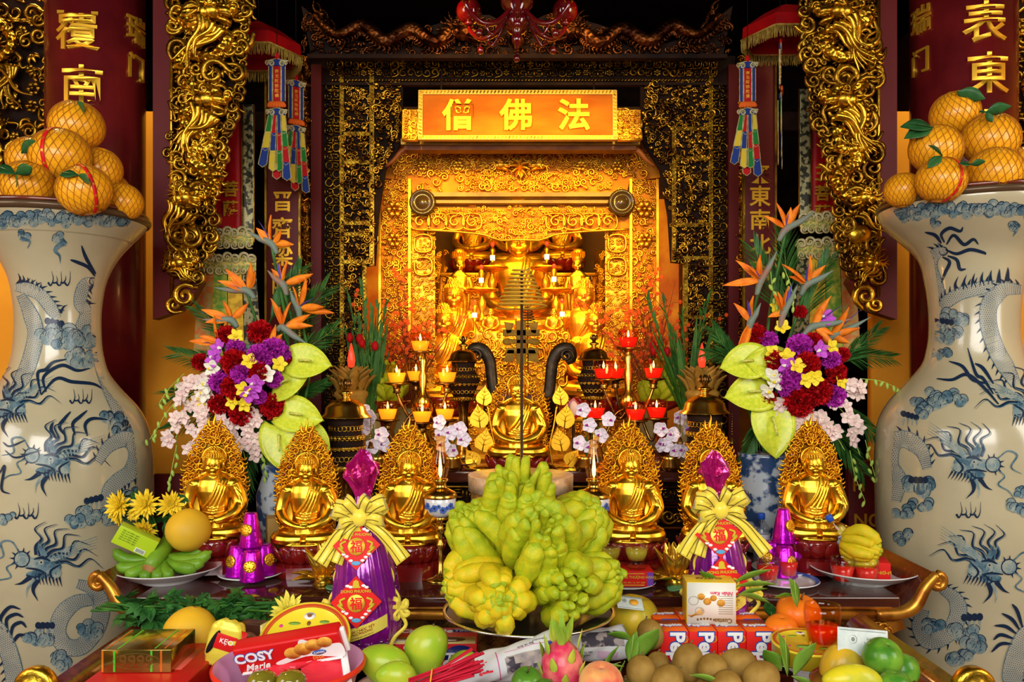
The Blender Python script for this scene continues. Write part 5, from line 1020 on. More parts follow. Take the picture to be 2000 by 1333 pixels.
def netted(label, px, py, d, rpx, band=0, leaves=(), tilt=(0, 0, 0), grp='netted pomelos'):
    r = rpx*d/F; key = (bool(band),)
    t = thing('netted_pomelo', label, 'pomelo', P(px, py, d), tilt, grp)
    if 'b' not in pom0:
        pom0['b'] = MB().add(SKIN).build('fruit', pom, t); pom0['n'] = MB().add(NET).build('net', net_m, t)
    else:
        for q in 'bn': o = pom0[q].copy(); C.objects.link(o); o.parent = t
    t.scale = (r, r, r*.93)
    if band:
        m = MB(); a = np.linspace(-1.4, 1.5, 40); ta = band; x = np.sin(ta); y = -np.cos(ta)
        p = np.stack([1.02*np.cos(a)*x, 1.02*np.cos(a)*y, 1.02*np.sin(a)], -1); m.add(band_on(p, .13), 0)
        for i in range(6, 36, 6):
            rr = basis(None, np.cross(p[i+1]-p[i], p[i]), p[i+1]-p[i]); m.add(text('富贵吉祥福'[i//6-1], .1, .01, .004), 1, at=p[i]*1.012, rot=rr)
        m.build('red_band', [tape, char_gold], t)
    for (a, e, L) in leaves:
        m = MB(); dr = np.array([math.cos(e)*math.cos(a), -.25, math.cos(e)*math.sin(a)]); b = np.array([0, -.5, .9])*0+np.array([.35*math.cos(a), -.75, .6]); m.add(leaf(L, L*.55, .25, .12), at=b, rot=aim(dr, -.9)); m.add(tube([b-dr*.12, b+dr*L], .012, 4), at=(0, 0, .012)); m.build('leaf', leaf_d, t)
    return t
def band_on(p, w_):
    nrm = p/np.linalg.norm(p, axis=1)[:, None]; return band(p, w_, nrm, .01)
for a in ((150, 246, 3.32, 51, 0, [], (.1, .2, 0), 'top pomelo of the pile on the left vase, hidden red band on its left side'), (118, 305, 3.2, 57, -.05, [], (0, 0, 0), 'netted pomelo with a long vertical red band in the middle of the left pile'),
          (193, 330, 3.38, 44, 0, [], (.2, .4, 0), 'netted pomelo half hidden at the right shoulder of the left pile'), (55, 362, 3.1, 50, 0, [], (0, .3, 0), 'netted pomelo at the front left of the left pile, under a leaf pair'),
          (165, 372, 3.09, 52, .75, [], (.1, -.3, 0), 'netted pomelo with red band on its right, front centre of the left pile'), (238, 396, 3.28, 40, 0, [], (0, 0, .4), 'small netted pomelo at the right rim of the left vase'),
          (5, 375, 3.2, 44, .6, [], (0, 0, 0), 'netted pomelo with red band cut by the left edge of the photo'), (62, 312, 3.36, 46, 0, [], (0, 0, 1), 'netted pomelo behind the leaves at the back left of the left pile'), (210, 375, 3.5, 42, 0, [], (0, 0, 2), 'netted pomelo peeking between the two right ones of the left pile')): netted(a[7], *a[:5], leaves=a[5], tilt=a[6], grp='netted pomelos on the left vase')
for a in ((1865, 222, 3.2, 46, 0, (.1, -.3, 0), 'top netted pomelo of the right pile, tied with a red knot'), (1828, 292, 3.1, 50, 0, (0, .3, 0), 'netted pomelo at the left of the middle row in the right pile'), (1934, 272, 3.1, 54, 0, (.2, .1, 0), 'big netted pomelo at the right of the middle row in the right pile'),
          (1764, 372, 3.12, 36, 0, (0, 0, .5), 'small netted pomelo at the left rim of the right vase'), (1838, 352, 2.98, 47, .35, (0, .1, 0), 'netted pomelo with slanting red band, front centre of the right pile'), (1944, 337, 2.98, 52, 0, (.2, 0, 1), 'netted pomelo front right of the right pile, beneath two leaves'), (2000, 330, 3.15, 46, -.3, (0, 0, 0), 'netted pomelo with red band at the right edge of the photo')): netted(a[6], *a[:5], tilt=a[5], grp='netted pomelos on the right vase')
def leafpair(label, px, py, d, specs):
    kk = d/F; t = thing('pomelo_leaves', label, 'leaves', P(px, py, d)); 
    for a, L in specs:
        m = MB(kk); dr = np.array([math.cos(a), -.15, math.sin(a)]); m.add(leaf(L, L*.55, .2, .12), rot=aim(dr, -1.0)); m.add(tube([dr*0, dr*L*.9], [1.3, .5], 4), at=(0, -1.0, 1)); m.build('leaf', leaf_d, t)
leafpair('dark green leaf pair lying on the left pomelo pile near the left edge', 30, 340, 2.97, [(.35, 44), (PI-.4, 46), (-1.2, 30)])
leafpair('single dark leaf standing up behind the left pomelo pile', 42, 300, 3.12, [(.7, 42)])
leafpair('dark green leaf pair on the front banded pomelo of the left pile', 152, 342, 2.99, [(PI-.1, 36), (-.45, 36)])
leafpair('dark leaf at the top pomelo of the left pile', 150, 198, 3.25, [(-.8, 34)])
leafpair('two dark leaves sticking out at the left of the right pile', 1822, 250, 3.05, [(PI-.15, 62), (PI+.25, 58)])
leafpair('dark leaf pair on the middle pomelo of the right pile', 1840, 305, 2.93, [(PI-.8, 34), (PI+.6, 36)])
leafpair('dark leaf pair on the big pomelo of the right pile', 1925, 220, 2.98, [(.3, 44), (PI-.2, 14), (-1.0, 24)])
leafpair('dark leaf pair on the front right pomelo of the right pile', 1896, 322, 2.87, [(PI-.2, 24), (.3, 26)])
leafpair('dark leaf on the top pomelo of the right pile', 1868, 180, 3.12, [(-.25, 52)])
# ---------------------------------------------------------------- hangings at both sides
def canopy(label, px, py, d, r, h):
    kk = d/F; t = thing('silk_canopy', label, 'canopy', P(px, py, d)); m = MB(kk); V, fs = lathe([(2, h), (r*.5, h*.62), (r, 0), (r*1.02, -26)], 6); m.add((V, fs), sm=False); m.build('red_cover', red_silk, t)
    m = MB(kk)
    for i in range(6):
        a, b = [np.array([r*1.03*math.cos(2*PI*(i+q)/6), r*1.03*math.sin(2*PI*(i+q)/6), 0]) for q in (0, 1)]
        m.add(band(np.stack([a+[0, 0, -24], b+[0, 0, -24]]), 5, (0, 0, 1), 2)); 
        for u in np.linspace(0, 1, 30): c = a+(b-a)*u; m.add(tube([c+[0, 0, -24], c+[R.uniform(-1, 1), 0, -34], c+[R.uniform(-2, 2), 0, -44-R.uniform(0, 4)]], [1, 1, .6], 4))
    m.build('fringe', fringe_m, t); MB(kk).add(tube([(0, 0, h), (0, 0, h+220)], 1, 5)).build('cord', black_c, t)
canopy('red silk canopy with ochre fringe left, above the hanging pennants', 505, 88, 4.35, 82, 46)
canopy('red silk canopy with ochre fringe right, beside the carved bracket', 1535, 55, 4.35, 84, 46)
satin = {'g': grn_c, 'y': yel_c, 'b': blue_c, 'r': red_c}
def pennant(label, px, py, d, s=1.0, rz=0.0, grp=None):
    """Hanging embroidered ornament: cloud cap, panel, lotus, cloud collar, tails of coloured satin."""
    kk = d/F*s; t = thing('hanging_pennant', label, 'hanging ornament', P(px, py, d), (0, 0, rz), grp); m = MB(kk)
    m.add(tube([(0, 0, 0), (0, 0, (5-t.location.z)/kk)], .7, 4)); m.build('cord', black_c, t)
    m = MB(kk); m.add(ell(5, 3, 7), at=(0, -2, -2)); m.build('finial', red_c, t)
    for z, w_, q in ((-16, 21, 'cap'), (-112, 20, 'collar')):
        m = MB(kk); m.add(prism([(-w_, 3), (-w_*.8, -5), (-w_*.3, -7), (0, -4), (w_*.3, -7), (w_*.8, -5), (w_, 3), (w_*.5, 5), (0, 9), (-w_*.5, 5)], 3, -1.5), 0, False, at=(0, 0, z)); m.build('cloud_'+q, blue_c, t)
        m = MB(kk)
        for f in (-1, 1): stamp(m, 'spi', f*w_*.5, -2.5, z-1, 13, 0, f < 0); stamp(m, 'spi', f*w_*.85, -2.5, z+1, 9, 1, f < 0)
        m.add(tube([(-w_, -2, z+4), (0, -2, z+9), (w_, -2, z+4)], 1, 5)); m.build('lace_edge', lace, t)
    m = MB(kk); m.add(box(14, 2, 68, .5), at=(0, -1, -56)); m.build('red_panel', red_c, t); m = MB(kk)
    for i, c in enumerate('南无阿弥陀佛'): m.add(text(c, 8, .01, .4), at=(0, -2.5, -32-i*9.5))
    m.build('gold_text', char_gold, t)
    m = MB(kk)
    for f in (-1, 1): m.add(box(5, 2, 68), at=(f*12, 0, -56), sm=False)
    m.build('blue_border', blue_c, t); m = MB(kk)
    for x in (-16, -9, -7.5, 7.5, 9, 16): m.add(box(1.2, 3, 68), at=(x, 0, -56), sm=False)
    m.build('piping', lace, t)
    m = MB(kk)
    for i in range(9): a = PI+PI*i/8; m.add(ell(4, 2.5, 6.5), at=(15*math.cos(a)*.9, -4, -97), rot=(0, -math.cos(a)*.6, 0))
    m.build('lotus', orange_c, t)
    for x0, x1, L, cols in ((-11, -27, 96, 'gyb'), (-4, -7, 104, 'rby'), (4, 5, 104, 'brg'), (12, 20, 122, 'ygrb'), (-2, -1, 118, 'gr')):
        n = len(cols); yy = -3 if len(cols) > 2 else 3
        for i, c in enumerate(cols):
            za, zb_ = -118-L*i/n, -118-L*(i+1)/n; xa, xb = x0+(x1-x0)*i/n, x0+(x1-x0)*(i+1)/n; w_ = 5+3.2*(i+1)/n; p = [(xa-w_*.8, za), (xa+w_*.8, za), (xb+w_, zb_), (xb, zb_-6), (xb-w_, zb_)]
            m = MB(kk); m.add(prism(p, 1.6, yy-.4*i), 0, False); o = m.build('satin_tail', satin[c], t); m = MB(kk); m.add(tube([(a, yy-.4*i, b) for a, b in p[1:]+p[:1]], .9, 4, up=(0, 1, 0))); m.build('piping', lace, o)
    return t
pennant('hanging ornament with lotus and four colourful satin tails, in front of the left couplet board', 541, 108, 4.2, 1.0, .05)
pennant('hanging ornament partly behind the front one, beside the carved screen fringe on the left', 578, 150, 4.5, .92, .6)
pennant('dim hanging ornament with satin tails in front of the right couplet board', 1460, 113, 4.2, .95, -.1)
pennant('hanging ornament turned edge-on beside the right silk canopy', 1523, 80, 4.2, 1.0, 1.25)
def silk_banner(label, px, py, d, f, chars):
    kk = d/F; t = thing('silk_banner', label, 'banner', P(px, py, d)); V = lambda a, b: (f*a, b)
    MB(kk).add(tube([(0, 3, -4), (0, 3, (5-t.location.z)/kk)], .8, 4)).build('cord', black_c, t)
    def wav(x0, x1, z0, z1, m, y=0, n=14):
        xs = np.linspace(x0, x1, 6); zs = np.linspace(z0, z1, n); G = np.stack([np.broadcast_to(f*xs[None], (n, 6)), y+1.5*np.sin(xs[None]*.12+zs[:, None]*.02), np.broadcast_to(zs[:, None], (n, 6))], -1); G2 = G+[0, 1.6, 0]
        mb = MB(kk); mb.add((np.concatenate([G, G2[:, ::-1]], 1).reshape(-1, 3), [gridf(n, 12, False, True)])); return mb.build('silk_panel', m, t)
    wav(-40, 22, 0, -260, red_silk); o = wav(24, 47, 0, -270, brocade, -2); o.name = 'brocade_border'; o = wav(-64, -41, 0, -270, brocade, -2); o.name = 'brocade_border'
    m = MB(kk)
    for x in (24, 47): m.add(box(2, 3, 268), at=(f*x, -3, -134), sm=False)
    m.build('gold_piping', gold_dark, t)
    for i, c in enumerate(chars): MB(kk).add(text(c, 32, .02, 1), at=(f*2, -4, -165-i*38)).build('character', char_gold, t)
    for z, w_, nm in ((-262, 50, 'crown_band'), (-312, 56, 'lace_band')):
        m = MB(kk); m.add(box(w_*2, 3, 26, 1), at=(f*-4, -5, z)); o = m.build(nm, M('band_silk', (.62, .46, .12), .5, .2, (.25, .32, .06), 60, 2, .45, .55), t); m = MB(kk)
        for i in range(7): x = f*(-4-w_+w_*2*(i+.5)/7); stamp(m, 'spi', x, -8, z+9+4*(i % 2), 20, 0, i % 2 == 0); stamp(m, 'spi', x, -8, z-13, 15, 2, i % 2 == 0)
        for i in range(12): x = f*(-4-w_+w_*2*(i+.5)/12); m.add(ell(2, 1.5, 2), at=(x, -8, z-3))
        m.build('lace_trim', lace, o)
    for i, mt in enumerate((M('rust_brocade', (.5, .13, .03), .5, .2, (.35, .28, .08), 30), M('green_brocade', (.1, .25, .03), .5, .2, (.4, .4, .05), 30), M('yellow_brocade', (.72, .45, .03), .5, .2, (.45, .27, .02), 30), brocade)):
        a0, a1 = -60+i*28, -34+i*28; fl = 1.22
        mb = MB(kk); mb.add(prism(([(f*a0, -322), (f*a1, -322), (f*(a1*fl+2), -510), (f*(a0*fl), -510)])[::-f], 2, -2), 0, False); mb.build('tail_panel', mt, t)
silk_banner('long red silk banner with brocade borders and lace crown left, behind the flowers', 450, 205, 4.15, 1, '菩薩')
silk_banner('long red silk banner with brocade borders and lace crown right, behind the flowers', 1607, 175, 4.15, -1, '王菩薩')
def couplet(label, px, w_, y0, y1, d, chars):
    kk = d/F; t = thing('couplet_board', label, 'board', P(px, (y0+y1)/2, d)); h = y1-y0
    m = MB(kk); m.add(box(w_, 6, h, 1)); m.build('plank', lacquer_d, t)
    m = MB(kk)
    for f in (-1, 1): m.add(box(4, 9, h), at=(f*w_/2, 0, 0), sm=False)
    m.build('gilded_edge', gold_dark, t)
    for c, y in chars: MB(kk).add(text(c, 42, .018, 1.2), at=(0, -4, (y0+y1)/2-y)).build('character', char_gold, t)
couplet('dark red couplet board with golden characters, left of the altar screen', 553, 66, 120, 720, 4.62, [('朝', 330), ('晋', 395), ('齊', 446), ('梁', 500), ('陈', 555)])
couplet('dark red couplet board with golden characters, right of the altar screen', 1483, 62, 120, 720, 4.62, [('来', 340), ('東', 384), ('南', 430), ('北', 478), ('西', 530)])
# chandelier of red glass
cg = M('ruby_glass', (.1, .001, .003), .06, 0, spec=.6, coat=.8)
d = 3.3; kk = d/F; t = thing('chandelier', 'ruby glass chandelier with curled arms hanging at the top centre', 'chandelier', P(1010, 40, d))
m = MB(kk); m.add(lathe([(0, -55), (1, -54), (10, -42), (11, -33), (6, -26), (15, -15), (22, -4), (20, 4), (14, 10), (30, 28), (36, 46), (20, 60), (12, 90), (8, 500), (0, 500)], 28)); m.build('baluster', cg, t)
for i in range(6):
    a = PI/6+i*PI/3; m = MB(kk); c, s = math.cos(a), math.sin(a); q = cr([(12*c, 12*s, 20), (45*c, 45*s, -12), (80*c, 80*s, -20), (108*c, 108*s, 0), (112*c, 112*s, 16)], 7); m.add(tube(q, np.linspace(6, 4, len(q)), 10)); m.add(ell(26, 26, 26, 20, 12), at=(112*c, 112*s, 42)); m.add(lathe([(4, 0), (8, -4), (10, 2), (6, 6)], 12), at=(112*c, 112*s, 16)); o = m.build('arm_with_globe', cg, t)
    m = MB(kk); q = cr([(10*c, 10*s, 24), (40*c, 40*s, -20), (56*c, 56*s, -38), (66*c, 66*s, -28), (60*c, 60*s, -16)], 7); m.add(tube(q, np.linspace(4, 2.5, len(q)), 8)); m.build('curled_branch', cg, o); m = MB(kk); m.add(ell(7, 7, 8), at=(84*c, 84*s, -42)); m.add(tube([(84*c, 84*s, -42), (84*c, 84*s, -20)], .6, 4)); m.build('glass_drop', cg, o)
# ---------------------------------------------------------------- flower arrangements
carn_r = M('crimson_petal', (.45, .002, .006), .6, 0, (.62, .005, .008), 120, spec=.2); carn_p = M('magenta_petal', (.52, .01, .46), .6, 0, (.66, .06, .6), 100, spec=.2)
yel_o = M('yellow_orchid', (.85, .68, .03), .5); pur_o = M('purple_orchid', (.42, .02, .5), .45, 0, (.6, .15, .65), 60); pink_o = M('blush_orchid', (.82, .58, .55), .5, 0, (.85, .72, .62), 60); wht_o = M('white_orchid', (.85, .83, .68), .5)
bird_o = M('bird_orange', (.9, .27, .015), .45, 0, (.75, .17, .01), 25); bird_b = M('bird_blue', (.08, .05, .3), .45); spathe = M('grey_green_spathe', (.16, .22, .17), .45, 0, (.3, .14, .1), 10, lo=.5, hi=.75)
anth = M('lime_anthurium', (.66, .7, .05), .25, 0, (.5, .62, .03), 12, coat=.3, bump=.15, bs=30); spad = M('green_spadix', (.35, .5, .06), .5, 0, (.75, .68, .15), 20)
palm_m = M('dark_palm', (.02, .09, .015), .4, 0, (.05, .17, .03), 20); bud_m = M('green_bud', (.35, .5, .08), .45)
def carnation(seed):
    m = MB(); r = random.Random(seed)
    for i in range(70):
        u = (i+.5)/70; ph = math.acos(1-1.35*u); a = i*2.39996; dr = np.array([math.sin(ph)*math.cos(a), math.sin(ph)*math.sin(a), math.cos(ph)])
        t = np.linspace(0, 1, 4); s = np.linspace(-1, 1, 9); L = .5+.1*r.random(); wv = .34
        G = np.stack([L*(.55+.45*t)[:, None]+0*s[None], wv*(t**.6)[:, None]*s[None], (t[:, None]**2)*(.1*np.sin(s[None]*9+r.uniform(0, 6))+.05*np.sin(s[None]*17+i))], -1)
        G[-1, :, 0] += .05*np.sin(s*15+i); G2 = G+[0, 0, .012]; V = np.concatenate([G, G2[:, ::-1]], 1).reshape(-1, 3); m.add((V, [gridf(4, 18, False, True)]), rot=aim(dr, r.uniform(0, 6)), sm=True)
    m.add(ell(.34, .34, .3)); return pack(m)
CARN = [carnation(1), carnation(2)]
def orchid(n=5, w_=.34):
    m = MB()
    for i in range(n): a = PI/2+2*PI*i/n; m.add(leaf(.55, w_*(1.35 if n == 5 and i in (1, 4) else 1), -.15, .12, pw=.9, tip=.7), rot=aim((math.cos(a), math.sin(a), .18)))
    m.add(ell(.1, .12, .14), at=(0, -.05, .1)); return pack(m)
ORCH = orchid(); PHAL = orchid(5, .46)
def lip():
    m = MB(); m.add(ell(.09, .13, .1), at=(0, -.1, .13)); m.add(leaf(.22, .16, .6, .2), at=(0, -.05, .12), rot=aim((0, -1, .5))); return pack(m)
LIP = lip()
def heart():
    n, k_ = 13, 11; t = np.linspace(0, 1, n); a = np.linspace(-1, 1, k_); V = []
    for u in t:
        w_ = .6*(math.sin(PI*min(1, u*.9+.13))**.62)*(1-.25*u); x = u*1.0-.25*(1-u)
        for s in a: V.append((x-.22*abs(s)**1.5*(1-u)**2, w_*s, -.25*u*u+.1*s*s+.018*math.cos(s*14)*math.sin(PI*u)))
    V = np.array(V); V2 = V-[0, 0, .02]; G = np.concatenate([V.reshape(n, k_, 3), V2.reshape(n, k_, 3)[:, ::-1]], 1); return G.reshape(-1, 3), [gridf(n, 2*k_, False, True), np.arange(2*k_)[None], (np.arange(2*k_)[::-1]+(n-1)*2*k_)[None]]
HEART = heart()
_part = {}
def inst(key, fn, name, mats, parent, loc, rot, s):
    """One flower as a part; repeats share the mesh."""
    if key not in _part: m = MB(); fn(m); o = m.build(name, mats, parent); _part[key] = o
    else: o = _part[key].copy(); C.objects.link(o); o.parent = parent
    o.location = loc; o.rotation_euler = Matrix(np.asarray(rot)).to_euler(); o.scale = (s,)*3; return o
def arrangement(label, cx, d, spec, pot):
    kk = d/F; t = thing('flower_arrangement', label, 'flowers', (P(cx, 720, d)[0], d, TZ)); bz = TZ
    def L(px, py, dep): p = P(px, py, d+dep); return p-np.array([t.location.x, d, bz])
    r = random.Random(int(cx)); foot = L(pot[0], pot[1], 0)
    def front(px, py): return -.15*math.exp(-(((px-cx)/90)**2+((py-735)/90)**2))
    def out(px, py, k_=.9): v = np.array([(px-cx)/100*k_, -1.0, (735-py)/100*k_]); return v/np.linalg.norm(v)
    for kind, lst in (('crimson_carnation', spec['red']), ('magenta_carnation', spec['pur'])):
        for px, py, rr in lst: inst(kind+str((px+py) % 2), lambda m, q=(px+py) % 2: m.add(CARN[q]), kind, carn_r if kind[0] == 'c' else carn_p, t, L(px, py, front(px, py)-.02), aimz(out(px, py)) @ rotm(0, 0, r.uniform(0, 6)), rr*kk*1.95)
    for nm, key, mt, s in (('yellow_orchid', 'yel', [yel_o, yel_o], 30), ('purple_orchid', 'por', [pur_o, wht_o], 36), ('white_orchid', 'wht', [wht_o, yel_o], 34)):
        for px, py in spec[key]: inst(nm, lambda m: (m.add(ORCH, 0), m.add(LIP, 1)), nm, mt, t, L(px, py, front(px, py)-.05), aimz(out(px, py, .5)+np.array([r.uniform(-.3, .3), 0, r.uniform(-.3, .3)])) @ rotm(0, 0, r.uniform(-.5, .5)), s*kk)
    for px, py, s, ang in spec['anth']:
        dr = np.array([math.cos(ang), -.35, math.sin(ang)]); o = inst('anthurium', lambda m: m.add(HEART), 'anthurium', anth, t, L(px, py, -.1-R.uniform(0, .02)), aim(dr, 0) if False else basis(None, dr, np.array([0, -1, .25]))[:, [0, 1, 2]], s*kk)
        if not o.children:
            MB().add(tube(cr([(.02, 0, .03), (.22, 0, .13), (.5, 0, .16)], 6), np.linspace(.05, .025, 13), 8)).build('spadix', spad, o)
    for bx, by, tips, sp in spec['bird']:
        b = L(bx, by, -.04-R.uniform(0, .05)); m = MB(); e = L(sp[0], sp[1], -.08); q = cr([b+(b-e)*.25+np.array([0, .0, -.03]), b, (b+e)/2+np.array([0, 0, -.004]), e], 6); m.add(tube(q, np.interp(np.arange(len(q)), [0, 6, 12, len(q)-1], [4*kk, 7.5*kk, 6*kk, .5*kk]), 9)); o = m.build('bird_of_paradise', spathe, t)
        m = MB()
        for tx, ty in tips: e2 = L(tx, ty, -.07-r.uniform(0, .05)); v = e2-b; m.add(leaf(np.linalg.norm(v), 15*kk, .06, .12, fold=.15, pw=.8), at=b, rot=aim(v, r.uniform(-1.6, -.9)))
        m.build('orange_petals', bird_o, o); m = MB(); v = L((tips[0][0]+sp[0])/2, (tips[0][1]+sp[1])/2-6, -.09)-b; m.add(leaf(np.linalg.norm(v), 6*kk, .03, .3), at=b, rot=aim(v)); m.build('blue_tongue', bird_b, o)
        m = MB(); m.add(tube(cr([b, (b+foot)/2+np.array([(bx-cx)*kk*.3, .02, .05]), foot], 8), 3*kk, 6)); m.build('stem', palm_m, o)
    for x0, y0, x1, y1 in spec['palm']:
        a, b = L(x0, y0, .04), L(x1, y1, r.uniform(-.04, .08)); v = b-a; LL = np.linalg.norm(v); m = MB(); m.add(tube([a, (a+b)/2, b], [2*kk, 1.5*kk, .6*kk], 5))
        for i in range(22):
            u = .12+.85*i/22
            for f in (-1, 1): q = v/LL+np.array([-v[2], 0, v[0]])/LL*f*.42+np.array([0, r.uniform(-.2, .1), 0]); m.add(leaf(LL*(.5-.28*u), 4.5*kk, .1, .2, n=5), at=a+v*u, rot=aim(q, r.uniform(-.8, .8)))
        m.build('palm_leaf', palm_m, t)
    for pts in spec['spray']:
        w_ = [L(a, b, front(a, b)*.4-.06) for a, b in pts]; q = cr(w_, 8); m = MB(); m.add(tube(q, 1.1*kk, 5)); o = m.build('orchid_spray', bud_m, t); m = MB()
        nf = max(3, len(q)//2)
        for i in range(nf): p = q[int(i/nf*(len(q)-1)*.8)]; m.add(ORCH, 0, at=p+np.array([r.uniform(-14, 14)*kk, -.01-r.uniform(0, .02), r.uniform(-8, 8)*kk]), rot=aimz(np.array([r.uniform(-.6, .6), -1, r.uniform(-.5, .3)])), sc=r.uniform(25, 31)*kk)
        m.build('blush_blossoms', pink_o, o)
    for pts in spec['buds']:
        w_ = [L(a, b, -.08) for a, b in pts]; q = cr(w_, 6); m = MB(); m.add(tube(q, .8*kk, 5))
        for i in range(2, len(q), 2): m.add(ell(3.2*kk, 3.2*kk, 6.5*kk, 8, 6), at=q[i]+np.array([r.uniform(-6, 6)*kk, 0, -5*kk]), rot=(0, r.uniform(-.6, .6), 0))
        m.build('bud_string', bud_m, t)
    m = MB(); z = foot[2]; pr = [(0, 0), (pot[2]*.55, 0), (pot[2]*.7, .01/kk), (pot[2]*.95, .35*z/kk), (pot[2], .65*z/kk), (pot[2]*.78, .88*z/kk), (pot[2]*.86, .97*z/kk), (pot[2]*.86, z/kk), (pot[2]*.7, z/kk), (0, .9*z/kk)]
    m = MB(kk); m.add(lathe(pr, 40)); o = m.build('blue_white_pot', M('inky_porcelain', (.42, .5, .55), .2, 0, (.02, .06, .16), 16, 3, .46, .54, coat=.5), t, loc=(foot[0], 0, 0))
    m = MB(kk); m.add(ell(46, 30, 46), at=(0, 0, z/kk+20)); m.build('foliage_ball', palm_m, t, loc=(foot[0]*.5, .05, .04))
    return t
LS = dict(red=[(508, 650, 20), (443, 657, 17), (392, 707, 14), (458, 708, 21), (505, 728, 19), (455, 757, 19), (532, 793, 21), (427, 790, 17), (473, 806, 21), (571, 710, 11), (420, 838, 9)],
 pur=[(460, 680, 15), (535, 683, 20), (508, 699, 21), (472, 730, 17), (430, 746, 18), (378, 748, 11), (535, 741, 14), (505, 775, 13), (560, 690, 12)], por=[(428, 681), (500, 748), (488, 768), (420, 700)], yel=[(486, 706), (545, 712), (455, 785), (475, 760), (462, 658), (478, 790), (392, 790), (545, 820)], wht=[(416, 720), (404, 752), (522, 732), (400, 770)],
 anth=[(585, 705, 64, -.1), (545, 752, 62, .35), (567, 808, 66, -.15), (545, 850, 70, -1.35), (605, 850, 50, -.6)],
 bird=[(530, 476, [(527, 420), (500, 445), (575, 478), (550, 450)], (484, 452)), (553, 556, [(560, 508), (545, 515), (612, 535), (530, 525)], (522, 528)), (482, 568, [(425, 548), (492, 512), (440, 525), (498, 530)], (418, 562)), (582, 602, [(655, 612), (600, 540), (574, 560), (635, 600)], (566, 566)), (450, 625, [(392, 604), (436, 588), (486, 592), (400, 630)], (394, 624)), (552, 640, [(566, 590), (530, 582), (608, 614), (612, 636), (545, 600)], (600, 672)), (430, 672, [(388, 656), (416, 618), (444, 622), (368, 666)], (402, 694)), (520, 686, [(508, 640), (540, 634), (552, 652)], (450, 668))],
 palm=[(480, 720, 340, 690), (480, 740, 322, 775), (470, 770, 330, 840), (520, 700, 640, 560), (540, 720, 660, 640), (520, 640, 590, 520), (570, 780, 640, 745), (490, 800, 480, 960), (530, 820, 556, 1000), (470, 680, 380, 600)],
 spray=[[(400, 770), (365, 800), (345, 850), (345, 885)], [(420, 800), (395, 830), (385, 870), (375, 900)], [(450, 815), (445, 840), (470, 870), (480, 900)], [(500, 800), (495, 840), (500, 880), (505, 905)], [(390, 740), (360, 775), (352, 800)]], buds=[[(400, 760), (340, 790), (305, 840), (292, 860)], [(510, 880), (520, 920), (525, 960)], [(345, 870), (335, 920), (330, 950)], [(360, 730), (330, 760), (310, 790)]])
RS = dict(red=[(1477, 656, 19), (1563, 610, 11), (1588, 668, 15), (1517, 708, 19), (1577, 711, 19), (1645, 693, 12), (1632, 728, 17), (1597, 765, 22), (1560, 783, 25), (1497, 782, 19)], pur=[(1500, 666, 16), (1561, 679, 21), (1622, 704, 16), (1545, 737, 21), (1627, 773, 19), (1535, 760, 13)], por=[(1600, 684), (1612, 622), (1538, 715)],
 yel=[(1528, 640), (1508, 690), (1557, 716), (1574, 742), (1622, 678), (1592, 738), (1538, 696), (1640, 745), (1520, 600)], wht=[(1518, 745), (1498, 765), (1508, 735)], anth=[(1470, 705, 66, PI+.15), (1520, 715, 68, PI-.2), (1485, 765, 72, PI+.1), (1508, 815, 78, -PI/2+.05)],
 bird=[(1535, 448, [(1494, 422), (1518, 396), (1562, 398), (1545, 405)], (1594, 412)), (1486, 548, [(1412, 557), (1438, 508), (1484, 498), (1462, 520)], (1518, 490)), (1576, 556, [(1530, 515), (1584, 498), (1612, 518), (1542, 540)], (1628, 528)), (1530, 612, [(1538, 560), (1512, 575), (1500, 620), (1520, 570)], (1558, 556)), (1466, 630, [(1434, 592), (1470, 578), (1438, 694), (1450, 690)], (1486, 592)), (1588, 638, [(1622, 578), (1642, 694), (1630, 655), (1605, 600)], (1668, 622)), (1620, 660, [(1660, 600), (1680, 640), (1660, 670)], (1700, 620))],
 palm=[(1540, 640, 1470, 480), (1540, 620, 1530, 440), (1480, 700, 1375, 690), (1560, 640, 1620, 500), (1620, 690, 1745, 700), (1630, 720, 1720, 640), (1640, 780, 1725, 870), (1600, 800, 1690, 930), (1460, 740, 1390, 640), (1500, 800, 1450, 900)],
 spray=[[(1530, 790), (1545, 820), (1540, 850)], [(1580, 800), (1600, 830), (1630, 850), (1650, 880)], [(1620, 780), (1650, 810), (1665, 850), (1680, 890)], [(1640, 740), (1670, 760), (1690, 780)], [(1560, 810), (1570, 850), (1600, 880)]], buds=[[(1680, 740), (1720, 745), (1755, 760)], [(1660, 880), (1670, 930), (1690, 980)], [(1690, 860), (1700, 900), (1715, 950)], [(1530, 520), (1545, 560), (1550, 600)], [(1505, 530), (1510, 570), (1525, 610)]])
arrangement('tall fan of flowers on the left: birds of paradise, carnations and lime anthuriums', 480, 3.42, LS, (560, 905, 58))
arrangement('tall fan of flowers on the right: birds of paradise, carnations and lime anthuriums', 1575, 3.42, RS, (1494, 885, 60))
